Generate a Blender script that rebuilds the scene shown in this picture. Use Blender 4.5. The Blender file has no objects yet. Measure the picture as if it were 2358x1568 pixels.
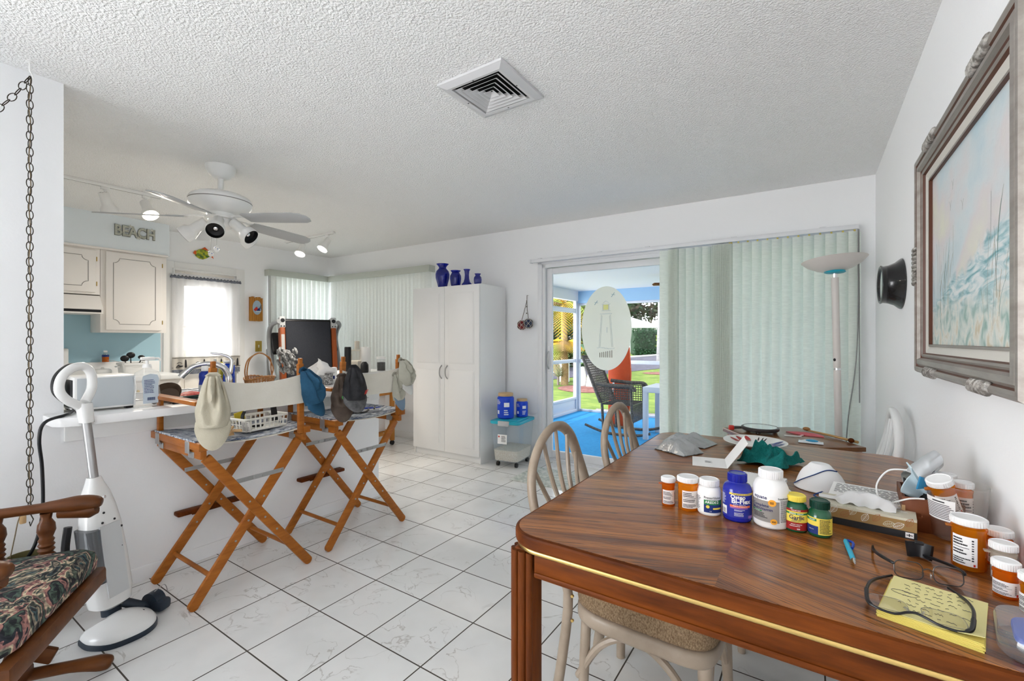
import bpy, bmesh, math, random
from mathutils import Vector, Matrix, Euler, noise
PI = math.pi
SC = bpy.context.scene
COL = SC.collection
rad = math.radians
RNG = random.Random(7)

# ------------------------------------------------------------ materials
MATS = {}

def _n(nt, t, **kw):
    n = nt.nodes.new(t)
    for k, v in kw.items():
        setattr(n, k, v)
    return n

def rgba(c):
    return (c[0], c[1], c[2], 1.0)

def hexc(h):
    h = h.lstrip('#')
    out = []
    for i in (0, 2, 4):
        v = int(h[i:i + 2], 16) / 255
        out.append(v / 12.92 if v <= .04045 else ((v + .055) / 1.055) ** 2.4)
    return tuple(out)

def mat(name, c, r=.5, metal=0, bump=None, var=None, coat=0, trans=0, ior=1.45, emit=None, alpha=None, sheen=0, spec=.35):
    """principled material. bump=(scale,strength,(stretch)), var=(scale,colour2,(stretch),contrast)"""
    if name in MATS:
        return MATS[name]
    if isinstance(c, str):
        c = hexc(c)
    m = bpy.data.materials.new(name)
    m.use_nodes = True
    nt = m.node_tree
    p = nt.nodes['Principled BSDF']
    p.inputs['Base Color'].default_value = rgba(c)
    p.inputs['Roughness'].default_value = r
    p.inputs['Metallic'].default_value = metal
    p.inputs['Coat Weight'].default_value = coat
    p.inputs['Coat Roughness'].default_value = .08
    p.inputs['Transmission Weight'].default_value = trans
    p.inputs['IOR'].default_value = ior
    p.inputs['Sheen Weight'].default_value = sheen
    p.inputs['Specular IOR Level'].default_value = spec
    m.diffuse_color = rgba(c)
    if emit:
        p.inputs['Emission Color'].default_value = rgba(emit[0])
        p.inputs['Emission Strength'].default_value = emit[1]
    if alpha is not None:
        p.inputs['Alpha'].default_value = alpha
    if var or bump:
        tc = _n(nt, 'ShaderNodeTexCoord')
    if var:
        sc, c2 = var[0], var[1]
        st = var[2] if len(var) > 2 else (1, 1, 1)
        k = var[3] if len(var) > 3 else .2
        if isinstance(c2, str):
            c2 = hexc(c2)
        mp = _n(nt, 'ShaderNodeMapping')
        mp.inputs['Scale'].default_value = st
        nz = _n(nt, 'ShaderNodeTexNoise')
        nz.inputs['Scale'].default_value = sc
        nz.inputs['Detail'].default_value = 5
        nz.inputs['Roughness'].default_value = .62
        cr = _n(nt, 'ShaderNodeValToRGB')
        cr.color_ramp.elements[0].position = .5 - k
        cr.color_ramp.elements[1].position = .5 + k
        cr.color_ramp.elements[0].color = rgba(c)
        cr.color_ramp.elements[1].color = rgba(c2)
        nt.links.new(tc.outputs['Object'], mp.inputs['Vector'])
        nt.links.new(mp.outputs['Vector'], nz.inputs['Vector'])
        nt.links.new(nz.outputs['Fac'], cr.inputs['Fac'])
        nt.links.new(cr.outputs['Color'], p.inputs['Base Color'])
    if bump:
        mp2 = _n(nt, 'ShaderNodeMapping')
        mp2.inputs['Scale'].default_value = bump[2] if len(bump) > 2 else (1, 1, 1)
        nb = _n(nt, 'ShaderNodeTexNoise')
        nb.inputs['Scale'].default_value = bump[0]
        nb.inputs['Detail'].default_value = 3
        bp = _n(nt, 'ShaderNodeBump')
        bp.inputs['Strength'].default_value = bump[1]
        bp.inputs['Distance'].default_value = .01
        nt.links.new(tc.outputs['Object'], mp2.inputs['Vector'])
        nt.links.new(mp2.outputs['Vector'], nb.inputs['Vector'])
        nt.links.new(nb.outputs['Fac'], bp.inputs['Height'])
        nt.links.new(bp.outputs['Normal'], p.inputs['Normal'])
    MATS[name] = m
    return m

def mixmat(name, build):
    if name in MATS:
        return MATS[name]
    m = bpy.data.materials.new(name)
    m.use_nodes = True
    nt = m.node_tree
    nt.nodes.clear()
    out = _n(nt, 'ShaderNodeOutputMaterial')
    nt.links.new(build(nt), out.inputs['Surface'])
    MATS[name] = m
    return m

def glassy(name, tint, gloss=.08, diff=0, dcol=None, rough=.02):
    """thin clear sheet: tinted transparency, a little gloss, optional body colour"""
    if isinstance(tint, str):
        tint = hexc(tint)
    if isinstance(dcol, str):
        dcol = hexc(dcol)
    def b(nt):
        t = _n(nt, 'ShaderNodeBsdfTransparent')
        t.inputs[0].default_value = rgba(tint)
        s = t.outputs[0]
        if diff:
            d = _n(nt, 'ShaderNodeBsdfDiffuse')
            d.inputs[0].default_value = rgba(dcol)
            tl = _n(nt, 'ShaderNodeBsdfTranslucent')
            tl.inputs[0].default_value = rgba(dcol)
            a = _n(nt, 'ShaderNodeMixShader')
            a.inputs[0].default_value = .5
            nt.links.new(d.outputs[0], a.inputs[1])
            nt.links.new(tl.outputs[0], a.inputs[2])
            mx = _n(nt, 'ShaderNodeMixShader')
            mx.inputs[0].default_value = diff
            nt.links.new(s, mx.inputs[1])
            nt.links.new(a.outputs[0], mx.inputs[2])
            s = mx.outputs[0]
        g = _n(nt, 'ShaderNodeBsdfGlossy')
        g.inputs['Roughness'].default_value = rough
        # Schlick reflectance, the same from both sides of the sheet
        ge = _n(nt, 'ShaderNodeNewGeometry')
        dt = _n(nt, 'ShaderNodeVectorMath', operation='DOT_PRODUCT')
        nt.links.new(ge.outputs['Normal'], dt.inputs[0])
        nt.links.new(ge.outputs['Incoming'], dt.inputs[1])
        def M(op, x, y=0):
            n = _n(nt, 'ShaderNodeMath', operation=op)
            for i, q in enumerate((x, y)):
                if isinstance(q, (int, float)):
                    n.inputs[i].default_value = q
                else:
                    nt.links.new(q, n.inputs[i])
            return n.outputs[0]
        f0 = max(.0015, .035 + gloss * .3)
        fr = M('ADD', M('MULTIPLY', M('POWER', M('SUBTRACT', 1.0, M('ABSOLUTE', dt.outputs['Value'])), 5.0), .75 * (1 - f0)), f0)
        mg = _n(nt, 'ShaderNodeMixShader')
        nt.links.new(fr, mg.inputs[0])
        nt.links.new(s, mg.inputs[1])
        nt.links.new(g.outputs[0], mg.inputs[2])
        return mg.outputs[0]
    return mixmat(name, b)

def cloth_lit(name, c, tr=.4, bump=None):
    """cloth that lets light through"""
    if isinstance(c, str):
        c = hexc(c)
    def b(nt):
        d = _n(nt, 'ShaderNodeBsdfDiffuse')
        d.inputs[0].default_value = rgba(c)
        t = _n(nt, 'ShaderNodeBsdfTranslucent')
        t.inputs[0].default_value = rgba(c)
        mx = _n(nt, 'ShaderNodeMixShader')
        mx.inputs[0].default_value = tr
        nt.links.new(d.outputs[0], mx.inputs[1])
        nt.links.new(t.outputs[0], mx.inputs[2])
        if bump:
            tc = _n(nt, 'ShaderNodeTexCoord')
            mp = _n(nt, 'ShaderNodeMapping')
            mp.inputs['Scale'].default_value = bump[2]
            nz = _n(nt, 'ShaderNodeTexNoise')
            nz.inputs['Scale'].default_value = bump[0]
            cr = _n(nt, 'ShaderNodeValToRGB')
            cr.color_ramp.elements[0].color = rgba([x * (1 - bump[1]) for x in c])
            cr.color_ramp.elements[1].color = rgba([min(1, x * (1 + bump[1] * .6)) for x in c])
            cr.color_ramp.elements[0].position = .35
            cr.color_ramp.elements[1].position = .65
            nt.links.new(tc.outputs['Object'], mp.inputs['Vector'])
            nt.links.new(mp.outputs['Vector'], nz.inputs['Vector'])
            nt.links.new(nz.outputs['Fac'], cr.inputs['Fac'])
            nt.links.new(cr.outputs['Color'], d.inputs[0])
            nt.links.new(cr.outputs['Color'], t.inputs[0])
        return mx.outputs[0]
    return mixmat(name, b)

# ------------------------------------------------------------ mesh builder
def rot(rx=0, ry=0, rz=0):
    return Euler((rad(rx), rad(ry), rad(rz))).to_matrix().to_4x4()

def at(x, y, z, rx=0, ry=0, rz=0):
    return Matrix.Translation((x, y, z)) @ rot(rx, ry, rz)

def frame(o, xd, yd):
    """matrix with origin o, local x along xd, y near yd"""
    x = Vector(xd).normalized()
    z = x.cross(Vector(yd)).normalized()
    y = z.cross(x)
    m = Matrix((x, y, z)).transposed().to_4x4()
    m.translation = Vector(o)
    return m

_fontcache = {}

class G:
    def __init__(s, m=None):
        s.v, s.f, s.mi, s.mats = [], [], [], []
        s.T = Matrix()
        s.cur = 0
        if m:
            s.use(m)

    def use(s, m):
        if m not in s.mats:
            s.mats.append(m)
        s.cur = s.mats.index(m)
        return s

    def at(s, *a, **k):
        s.T = a[0] if isinstance(a[0], Matrix) else at(*a, **k)
        return s

    def add(s, vs, fs):
        b = len(s.v)
        T = s.T
        s.v.extend(tuple(T @ Vector(p)) for p in vs)
        s.f.extend(tuple(i + b for i in f) for f in fs)
        s.mi.extend([s.cur] * len(fs))
        return s

    def bm(s, b, M=None):
        b.verts.index_update()
        s.add([(M @ v.co if M else v.co) for v in b.verts], [[v.index for v in f.verts] for f in b.faces])
        b.free()
        return s

    def box(s, c, d, bev=0, R=None, seg=2):
        b = bmesh.new()
        bmesh.ops.create_cube(b, size=1)
        for v in b.verts:
            v.co = Vector((v.co.x * d[0], v.co.y * d[1], v.co.z * d[2]))
        if bev:
            bev = min(bev, min(d) * .49)
            bmesh.ops.bevel(b, geom=list(b.edges), offset=bev, segments=seg, profile=.5, affect='EDGES')
        M = Matrix.Translation(c) @ (R if R else Matrix())
        return s.bm(b, M)

    def b2(s, lo, hi, bev=0):
        return s.box([(lo[i] + hi[i]) / 2 for i in range(3)], [abs(hi[i] - lo[i]) for i in range(3)], bev)

    def bar(s, p0, p1, w, t, up=(0, 0, 1), bev=.002):
        """rectangular bar from p0 to p1: w across, t along 'up'"""
        p0, p1 = Vector(p0), Vector(p1)
        d = p1 - p0
        x = d.normalized()
        y = Vector(up).cross(x)
        y = y.normalized() if y.length > 1e-6 else x.orthogonal().normalized()
        z = x.cross(y)
        R = Matrix((x, y, z)).transposed().to_4x4()
        return s.box((p0 + p1) / 2, (d.length, w, t), bev, R)

    def tube(s, pts, r, n=8, closed=False, caps=True, flat=1):
        pts = [Vector(p) for p in pts]
        k = len(pts)
        rs = r if isinstance(r, (list, tuple)) else [r] * k
        vs, fs = [], []
        up = None
        for i, p in enumerate(pts):
            a = pts[i - 1] if (i or closed) else p
            c = pts[(i + 1) % k] if (i < k - 1 or closed) else p
            t = (c - a)
            t = t.normalized() if t.length > 1e-9 else Vector((0, 0, 1))
            if up is None:
                up = t.orthogonal().normalized()
                if abs(t.z) < .95:
                    up = (Vector((0, 0, 1)) - t * t.z).normalized()
            up = (up - t * up.dot(t))
            up = up.normalized() if up.length > 1e-6 else t.orthogonal().normalized()
            w = t.cross(up)
            for j in range(n):
                q = 2 * PI * j / n
                vs.append(p + (up * math.cos(q) * flat + w * math.sin(q)) * rs[i])
        for i in range(k if closed else k - 1):
            i2 = (i + 1) % k
            for j in range(n):
                j2 = (j + 1) % n
                fs.append((i * n + j, i * n + j2, i2 * n + j2, i2 * n + j))
        if caps and not closed:
            fs.append(tuple(range(n - 1, -1, -1)))
            fs.append(tuple((k - 1) * n + j for j in range(n)))
        return s.add(vs, fs)

    def cyl(s, p0, p1, r, r1=None, n=16):
        return s.tube([p0, p1], [r, r if r1 is None else r1], n)

    def lathe(s, prof, c=(0, 0, 0), n=24, M=None, sx=1, sy=1, a0=0, a1=2 * PI):
        M = M or Matrix.Translation(c)
        full = abs(a1 - a0 - 2 * PI) < 1e-6
        vs, fs, idx = [], [], []
        m = n if full else n + 1
        for r, z in prof:
            if r < 1e-6:
                idx.append([len(vs)] * m)
                vs.append(M @ Vector((0, 0, z)))
            else:
                st = len(vs)
                for j in range(m):
                    q = a0 + (a1 - a0) * j / n
                    vs.append(M @ Vector((r * math.cos(q) * sx, r * math.sin(q) * sy, z)))
                idx.append(list(range(st, st + m)))
        for a, b in zip(idx[:-1], idx[1:]):
            for j in range(n):
                j2 = (j + 1) % m
                f = [a[j], a[j2], b[j2], b[j]]
                g = [f[0]]
                for q in f[1:]:
                    if q not in g:
                        g.append(q)
                if len(g) > 2:
                    fs.append(tuple(g))
        return s.add(vs, fs)

    def prism(s, poly, h, M=None, bev=0):
        """polygon in local xy, thickness h along local z"""
        M = M or Matrix()
        if bev:
            b = bmesh.new()
            vs = [b.verts.new((p[0], p[1], 0)) for p in poly]
            f = b.faces.new(vs)
            ex = bmesh.ops.extrude_face_region(b, geom=[f])
            bmesh.ops.translate(b, verts=[v for v in ex['geom'] if isinstance(v, bmesh.types.BMVert)], vec=(0, 0, h))
            ed = [e for e in b.edges if abs(e.verts[0].co.z - e.verts[1].co.z) < 1e-6]
            bmesh.ops.bevel(b, geom=ed, offset=bev, segments=2, profile=.5, affect='EDGES')
            return s.bm(b, M)
        k = len(poly)
        vs = [M @ Vector((p[0], p[1], 0)) for p in poly] + [M @ Vector((p[0], p[1], h)) for p in poly]
        fs = [tuple(range(k - 1, -1, -1)), tuple(range(k, 2 * k))]
        fs += [(i, (i + 1) % k, k + (i + 1) % k, k + i) for i in range(k)]
        return s.add(vs, fs)

    def flat(s, poly, M=None):
        M = M or Matrix()
        return s.add([M @ Vector((p[0], p[1], p[2] if len(p) > 2 else 0)) for p in poly], [tuple(range(len(poly)))])

    def ball(s, c, r, nu=16, nv=10, M=None):
        r = (r, r, r) if not isinstance(r, (list, tuple)) else r
        M = Matrix.Translation(c) @ (M or Matrix()) @ Matrix.Diagonal((r[0], r[1], r[2], 1))
        return s.lathe([(math.sin(PI * i / nv), -math.cos(PI * i / nv)) for i in range(nv + 1)], n=nu, M=M)

    def surf(s, fn, nu, nv, th=0, wrapu=False):
        P = [[Vector(fn(i / nu, j / nv)) for i in range(nu + 1)] for j in range(nv + 1)]
        w = nu + 1
        vs = [p for row in P for p in row]
        fs = [(j * w + i, j * w + i + 1, (j + 1) * w + i + 1, (j + 1) * w + i) for j in range(nv) for i in range(nu)]
        if th:
            N = [Vector() for _ in vs]
            for f in fs:
                nn = (vs[f[1]] - vs[f[0]]).cross(vs[f[3]] - vs[f[0]])
                for q in f:
                    N[q] += nn
            o = len(vs)
            vs += [v - (m.normalized() if m.length > 1e-12 else Vector()) * th for v, m in zip(vs, N)]
            fs += [tuple(o + q for q in reversed(f)) for f in list(fs)]
            rim = [i for i in range(w)] + [j * w + nu for j in range(1, nv + 1)] + [nv * w + i for i in range(nu - 1, -1, -1)] + [j * w for j in range(nv - 1, 0, -1)]
            for a, b in zip(rim, rim[1:] + rim[:1]):
                fs.append((b, a, o + a, o + b))
        return s.add(vs, fs)

    def text(s, t, size, M, depth=0, wrap=None, align='CENTER', sx=1, bold=0):
        """lettering in local xy of M; wrap=(radius,angle0): bend round local z axis"""
        key = (t, align, depth > 0, bold)
        if key not in _fontcache:
            cu = bpy.data.curves.new('lettering', 'FONT')
            cu.body = t
            cu.align_x = align
            cu.align_y = 'CENTER'
            cu.size = 1
            cu.resolution_u = 3
            cu.offset = bold
            if depth > 0:
                cu.extrude = .5
            ob = bpy.data.objects.new('lettering', cu)
            me = ob.to_mesh()
            _fontcache[key] = ([v.co.copy() for v in me.vertices], [tuple(p.vertices) for p in me.polygons])
            ob.to_mesh_clear()
            bpy.data.objects.remove(ob)
            bpy.data.curves.remove(cu)
        vs, fs = _fontcache[key]
        out = []
        for v in vs:
            x, y, z = v.x * size * sx, v.y * size, v.z * depth
            if wrap:
                a = wrap[1] + x / wrap[0]
                R = wrap[0] + z
                p = Vector((R * math.cos(a), R * math.sin(a), y))
            else:
                p = Vector((x, y, z))
            out.append(M @ p)
        return s.add(out, fs)

    def patch(s, r, z0, z1, a0, a1, n=14, M=None):
        """label strip on a cylinder"""
        M = M or Matrix()
        vs, fs = [], []
        for i in range(n + 1):
            a = a0 + (a1 - a0) * i / n
            for z in (z0, z1):
                vs.append(M @ Vector((r * math.cos(a), r * math.sin(a), z)))
        for i in range(n):
            fs.append((2 * i, 2 * i + 2, 2 * i + 3, 2 * i + 1))
        return s.add(vs, fs)

    def lines(s, r, z0, z1, a0, a1, rows, rng, fill=.8, M=None):
        """rows of tiny print on a cylinder"""
        dz = (z1 - z0) / rows
        for k in range(rows):
            z = z1 - dz * (k + .5)
            a = a0
            end = a0 + (a1 - a0) * rng.uniform(fill * .7, 1)
            while a < end:
                w = rng.uniform(.03, .1) * (a1 - a0)
                s.patch(r, z - dz * .26, z + dz * .26, a, min(a + w, end), 2, M)
                a += w + .012 * (a1 - a0)
        return s

    def print_rows(s, M, w, h, rows, rng, fill=1):
        """rows of tiny print on a flat sheet (local xy, centred)"""
        dy = h / rows
        for k in range(rows):
            y = h / 2 - dy * (k + .5)
            x = -w / 2
            end = -w / 2 + w * rng.uniform(.6, 1) * fill
            while x < end:
                l = min(rng.uniform(.04, .13) * w, end - x)
                s.flat([(x, y - dy * .22), (x + l, y - dy * .22), (x + l, y + dy * .22), (x, y + dy * .22)], M)
                x += l + .025 * w
        return s

    def obj(s, name, parent=None, smooth=38, kind=None):
        me = bpy.data.meshes.new(name)
        me.from_pydata(s.v, [], s.f)
        for m in s.mats:
            me.materials.append(m)
        if len(s.mats) > 1:
            me.polygons.foreach_set('material_index', s.mi)
        if smooth:
            me.polygons.foreach_set('use_smooth', [True] * len(s.f))
            try:
                me.set_sharp_from_angle(angle=rad(smooth))
            except Exception:
                pass
        me.update()
        o = bpy.data.objects.new(name, me)
        COL.objects.link(o)
        if parent:
            o.parent = parent
        if kind:
            o['kind'] = kind
        return o

def tag(o, label, cat, group=None, kind=None):
    o['label'] = label
    o['category'] = cat
    if group:
        o['group'] = group
    if kind:
        o['kind'] = kind
    return o

def thing(name, label, cat, loc=(0, 0, 0), rz=0, group=None):
    o = bpy.data.objects.new(name, None)
    o.empty_display_size = .05
    COL.objects.link(o)
    o.location = loc
    o.rotation_euler = (0, 0, rad(rz))
    return tag(o, label, cat, group)

def struct(g, name, parent=None):
    return g.obj(name, parent, kind='structure')

def children(o):
    return [c for c in bpy.data.objects if c.parent is o]

def copy_tree(o, parent=None):
    c = o.copy()
    COL.objects.link(c)
    if parent:
        c.parent = parent
    for ch in children(o):
        copy_tree(ch, c)
    return c

def dup(o, label, loc, rz=None, group=None):
    c = copy_tree(o)
    c.location = loc
    if rz is not None:
        c.rotation_euler = (0, 0, rad(rz))
    c['label'] = label
    if group:
        c['group'] = group
    return c

def arc(c, r, a0, a1, n, plane='xz'):
    out = []
    for i in range(n + 1):
        a = rad(a0 + (a1 - a0) * i / n)
        u, v = r * math.cos(a), r * math.sin(a)
        out.append({'xz': (c[0] + u, c[1], c[2] + v), 'yz': (c[0], c[1] + u, c[2] + v), 'xy': (c[0] + u, c[1] + v, c[2])}[plane])
    return out

def spline(pts, n=6):
    """catmull-rom through points"""
    P = [Vector(p) for p in pts]
    out = []
    for i in range(len(P) - 1):
        p0, p1, p2, p3 = P[max(i - 1, 0)], P[i], P[i + 1], P[min(i + 2, len(P) - 1)]
        for k in range(n):
            t = k / n
            out.append(.5 * ((2 * p1) + (p2 - p0) * t + (2 * p0 - 5 * p1 + 4 * p2 - p3) * t * t + (3 * p1 - p0 - 3 * p2 + p3) * t ** 3))
    out.append(P[-1])
    return out

def rrect(w, h, r, n=5):
    out = []
    for cx, cy, a in ((w / 2 - r, h / 2 - r, 0), (-w / 2 + r, h / 2 - r, 90), (-w / 2 + r, -h / 2 + r, 180), (w / 2 - r, -h / 2 + r, 270)):
        for i in range(n + 1):
            q = rad(a + 90 * i / n)
            out.append((cx + r * math.cos(q), cy + r * math.sin(q)))
    return out

def nz(p, s=1):
    return noise.noise(Vector(p) * s)

WORLD, SKY_BOOST, SUN, EXPO = 1.9, 9, 1.6, .56
# ------------------------------------------------------------ shared materials
WALL = mat('wall paint white', (.87, .875, .885), .85, bump=(90, .05))
WALLB = mat('wall paint pale blue', (.76, .82, .86), .8, bump=(90, .05))
SPLASH = mat('wall paint blue', (.36, .55, .64), .7)
TRIMW = mat('trim paint white', (.80, .80, .79), .45)
ALU = mat('white aluminium', (.74, .75, .77), .35)
CABW = mat('cabinet paint cream', (.80, .77, .74), .45)
WHITE = mat('white enamel', (.82, .82, .81), .3)
WHITEP = mat('white plastic', (.84, .84, .83), .35)
GREYP = mat('grey plastic', (.45, .46, .47), .4)
BLACK = mat('black plastic', (.012, .012, .014), .35)
BLACKM = mat('black matt', (.02, .02, .022), .8)
CHROME = mat('chrome', (.8, .8, .82), .12, 1)
STEEL = mat('zinc plate', (.42, .42, .42), .42, .85)
BRASS = mat('brass', (.58, .40, .14), .3, 1)
GOOVE = mat('groove grey', (.30, .29, .28), .7)
INK = mat('print black', (.02, .02, .025), .7)
INKG = mat('print grey', (.16, .16, .17), .7)
PAPER = mat('paper white', (.84, .84, .83), .75)
RED = mat('red plastic', (.55, .03, .02), .35)
TEAK = mat('honey teak', (.42, .14, .018), .45, var=(9, (.25, .07, .008), (1, 1, 6), .25), coat=.1, spec=.25)
OAK = mat('stained oak', (.15, .036, .004), .5, var=(26, (.05, .010, .0015), (1, 1, .12), .16), spec=.12)
OAKX = mat('stained oak lengthways', (.15, .036, .004), .5, var=(26, (.05, .010, .0015), (.12, 1, 1), .16), spec=.12)
DARKOAK = mat('dark glider wood', (.15, .05, .013), .38, var=(20, (.06, .018, .005), (1, .15, 1), .22), coat=.08, spec=.2)

def floor_material():
    def b(nt):
        S, OX, OY = .321787, -3.499905, 3.17768
        tc = _n(nt, 'ShaderNodeTexCoord')
        sp = _n(nt, 'ShaderNodeSeparateXYZ')
        nt.links.new(tc.outputs['Object'], sp.inputs[0])
        def M(op, a, bb=None, cl=False):
            n = _n(nt, 'ShaderNodeMath', operation=op, use_clamp=cl)
            for i, q in enumerate((a, bb)):
                if q is None:
                    continue
                if isinstance(q, (int, float)):
                    n.inputs[i].default_value = q
                else:
                    nt.links.new(q, n.inputs[i])
            return n.outputs[0]
        ids, ed = [], []
        for ax, o in ((0, OX), (1, OY)):
            t = M('DIVIDE', M('SUBTRACT', sp.outputs[ax], o), S)
            ids.append(M('FLOOR', t))
            f = M('FRACT', t)
            ed.append(M('MINIMUM', f, M('SUBTRACT', 1.0, f)))
        e = M('MULTIPLY', M('MINIMUM', ed[0], ed[1]), S)
        grout = M('LESS_THAN', e, .0028)
        cid = _n(nt, 'ShaderNodeCombineXYZ')
        nt.links.new(ids[0], cid.inputs[0])
        nt.links.new(ids[1], cid.inputs[1])
        wn = _n(nt, 'ShaderNodeTexWhiteNoise', noise_dimensions='3D')
        nt.links.new(cid.outputs[0], wn.inputs['Vector'])
        off = _n(nt, 'ShaderNodeVectorMath', operation='SCALE')
        off.inputs['Scale'].default_value = 9
        nt.links.new(wn.outputs['Color'], off.inputs[0])
        ad = _n(nt, 'ShaderNodeVectorMath', operation='ADD')
        nt.links.new(tc.outputs['Object'], ad.inputs[0])
        nt.links.new(off.outputs[0], ad.inputs[1])
        def noisy(scale, detail, dist=0):
            n = _n(nt, 'ShaderNodeTexNoise')
            n.inputs['Scale'].default_value = scale
            n.inputs['Detail'].default_value = detail
            n.inputs['Distortion'].default_value = dist
            nt.links.new(ad.outputs[0], n.inputs['Vector'])
            return n.outputs['Fac']
        v = M('ABSOLUTE', M('SUBTRACT', noisy(5.5, 4, .8), .5))
        vein = M('SUBTRACT', 1.0, M('DIVIDE', v, .012), True)
        vein = M('MULTIPLY', vein, M('MULTIPLY', M('SUBTRACT', noisy(4, 2), .47, True), 7.0, True))
        cr = _n(nt, 'ShaderNodeValToRGB')
        cr.color_ramp.elements[0].color = (.72, .72, .71, 1)
        cr.color_ramp.elements[1].color = (.80, .80, .79, 1)
        cr.color_ramp.elements[0].position = .35
        cr.color_ramp.elements[1].position = .6
        nt.links.new(noisy(3, 3), cr.inputs[0])
        m1 = _n(nt, 'ShaderNodeMix', data_type='RGBA')
        nt.links.new(M('MULTIPLY', vein, .55), m1.inputs['Factor'])
        nt.links.new(cr.outputs[0], m1.inputs['A'])
        m1.inputs['B'].default_value = (.33, .30, .27, 1)
        m2 = _n(nt, 'ShaderNodeMix', data_type='RGBA')
        nt.links.new(grout, m2.inputs['Factor'])
        nt.links.new(m1.outputs['Result'], m2.inputs['A'])
        m2.inputs['B'].default_value = (.055, .045, .035, 1)
        p = _n(nt, 'ShaderNodeBsdfPrincipled')
        nt.links.new(m2.outputs['Result'], p.inputs['Base Color'])
        nt.links.new(M('ADD', M('MULTIPLY', grout, .6), .16), p.inputs['Roughness'])
        bp = _n(nt, 'ShaderNodeBump')
        bp.inputs['Strength'].default_value = .4
        bp.inputs['Distance'].default_value = .004
        nt.links.new(M('SUBTRACT', 1.0, grout), bp.inputs['Height'])
        nt.links.new(bp.outputs[0], p.inputs['Normal'])
        return p.outputs[0]
    return mixmat('marbled white floor tile', b)

def ceiling_material():
    def b(nt):
        tc = _n(nt, 'ShaderNodeTexCoord')
        a = _n(nt, 'ShaderNodeTexNoise')
        a.inputs['Scale'].default_value = 105
        a.inputs['Detail'].default_value = 2.5
        a.inputs['Roughness'].default_value = .5
        nt.links.new(tc.outputs['Object'], a.inputs['Vector'])
        cr = _n(nt, 'ShaderNodeValToRGB')
        cr.color_ramp.elements[0].position = .36
        cr.color_ramp.elements[1].position = .64
        nt.links.new(a.outputs['Fac'], cr.inputs[0])
        bp = _n(nt, 'ShaderNodeBump')
        bp.inputs['Strength'].default_value = .8
        bp.inputs['Distance'].default_value = .006
        nt.links.new(cr.outputs[0], bp.inputs['Height'])
        p = _n(nt, 'ShaderNodeBsdfPrincipled')
        p.inputs['Base Color'].default_value = (.92, .92, .915, 1)
        p.inputs['Roughness'].default_value = .95
        p.inputs['Specular IOR Level'].default_value = .1
        nt.links.new(bp.outputs[0], p.inputs['Normal'])
        return p.outputs[0]
    return mixmat('popcorn ceiling', b)

# ------------------------------------------------------------ room shell
YB = -3.0          # the room runs on behind the camera
BWM = at(-5.784, 4.03, 0, 0, 0, 1.232)     # back wall: local x along it, -y into the room

def bwp(u, y, z):
    return BWM @ Vector((u, y, z))

g = G(floor_material())
g.b2((-6.05, YB, -.1), (.5, 4.16, 0))
struct(g, 'floor')
g = G(ceiling_material())
g.b2((-6.05, -3.3, 2.44), (.5, 4.3, 2.56))
struct(g, 'ceiling')
g = G(WALL)
g.b2((.38, YB, 0), (.5, 4.3, 2.44))
struct(g, 'wall_right')
DU0, DU1, DZ = 3.447, 6.03, 2.03
WU0, WU1, WZ0, WZ1 = .12, 1.9, .78, 2.08
g = G(WALL).at(BWM)
for a, c, z0, z1 in ((-.3, WU0, 0, 2.44), (WU0, WU1, 0, WZ0), (WU0, WU1, WZ1, 2.44), (WU1, DU0, 0, 2.44), (DU0, DU1, DZ, 2.44), (DU1, 6.3, 0, 2.44)):
    g.b2((a, 0, z0), (c, .13, z1))
struct(g, 'wall_back')
g = G(WALL)
for a, c, z0, z1 in ((1.97, 2.09, 0, 2.44), (2.09, 2.73, 2.03, 2.44), (2.73, 3.16, 0, 2.44), (3.16, 3.95, 0, .78), (3.16, 3.95, 2.08, 2.44), (3.95, 4.03, 0, 2.44)):
    g.b2((-5.98, a, z0), (-5.86, c, z1))
struct(g, 'wall_left')
g = G(SPLASH)
g.b2((-5.98, -.5, 0), (-5.86, 1.97, 2.44))
struct(g, 'wall_kitchen')
g = G(WALL)
g.b2((-5.98, -.62, 0), (-3.02, -.5, 2.44))
struct(g, 'wall_kitchen_end')
# unseen living-room end, shaped for the light: solid at right, unglazed gap at left
g = G(WALL)
g.b2((-2.6, YB, 0), (.38, YB + .12, 2.44))
g.b2((-6.05, YB, 2.2), (-2.6, YB + .12, 2.44))
struct(g, 'wall_front')
g = G(WALL)
g.b2((-3.02, -.62, 0), (-2.9, .6, 2.44))
g.b2((-3.02, .6, 0), (-2.9, 2.434, .868))
struct(g, 'wall_partition')
g = G(WALLB)
g.b2((-5.86, -.5, 2.115), (-5.555, 1.945, 2.44))
struct(g, 'ceiling_soffit')
g = G(TRIMW)
g.b2((-2.9, .6, .775), (-2.885, 2.43, .866), .003)
struct(g, 'trim_1')
g = G(WALL)
g.b2((-2.9, .0, 0), (-2.893, 2.434, .075), .002)
struct(g, 'baseboard_partition')
g = G(TRIMW).at(BWM)
g.b2((-.07, -.012, 0), (3.36, 0, .085), .003)
struct(g, 'baseboard_back')
g = G(TRIMW)
g.b2((.368, YB, 0), (.38, 4.14, .085), .003)
struct(g, 'baseboard_right')

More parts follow.
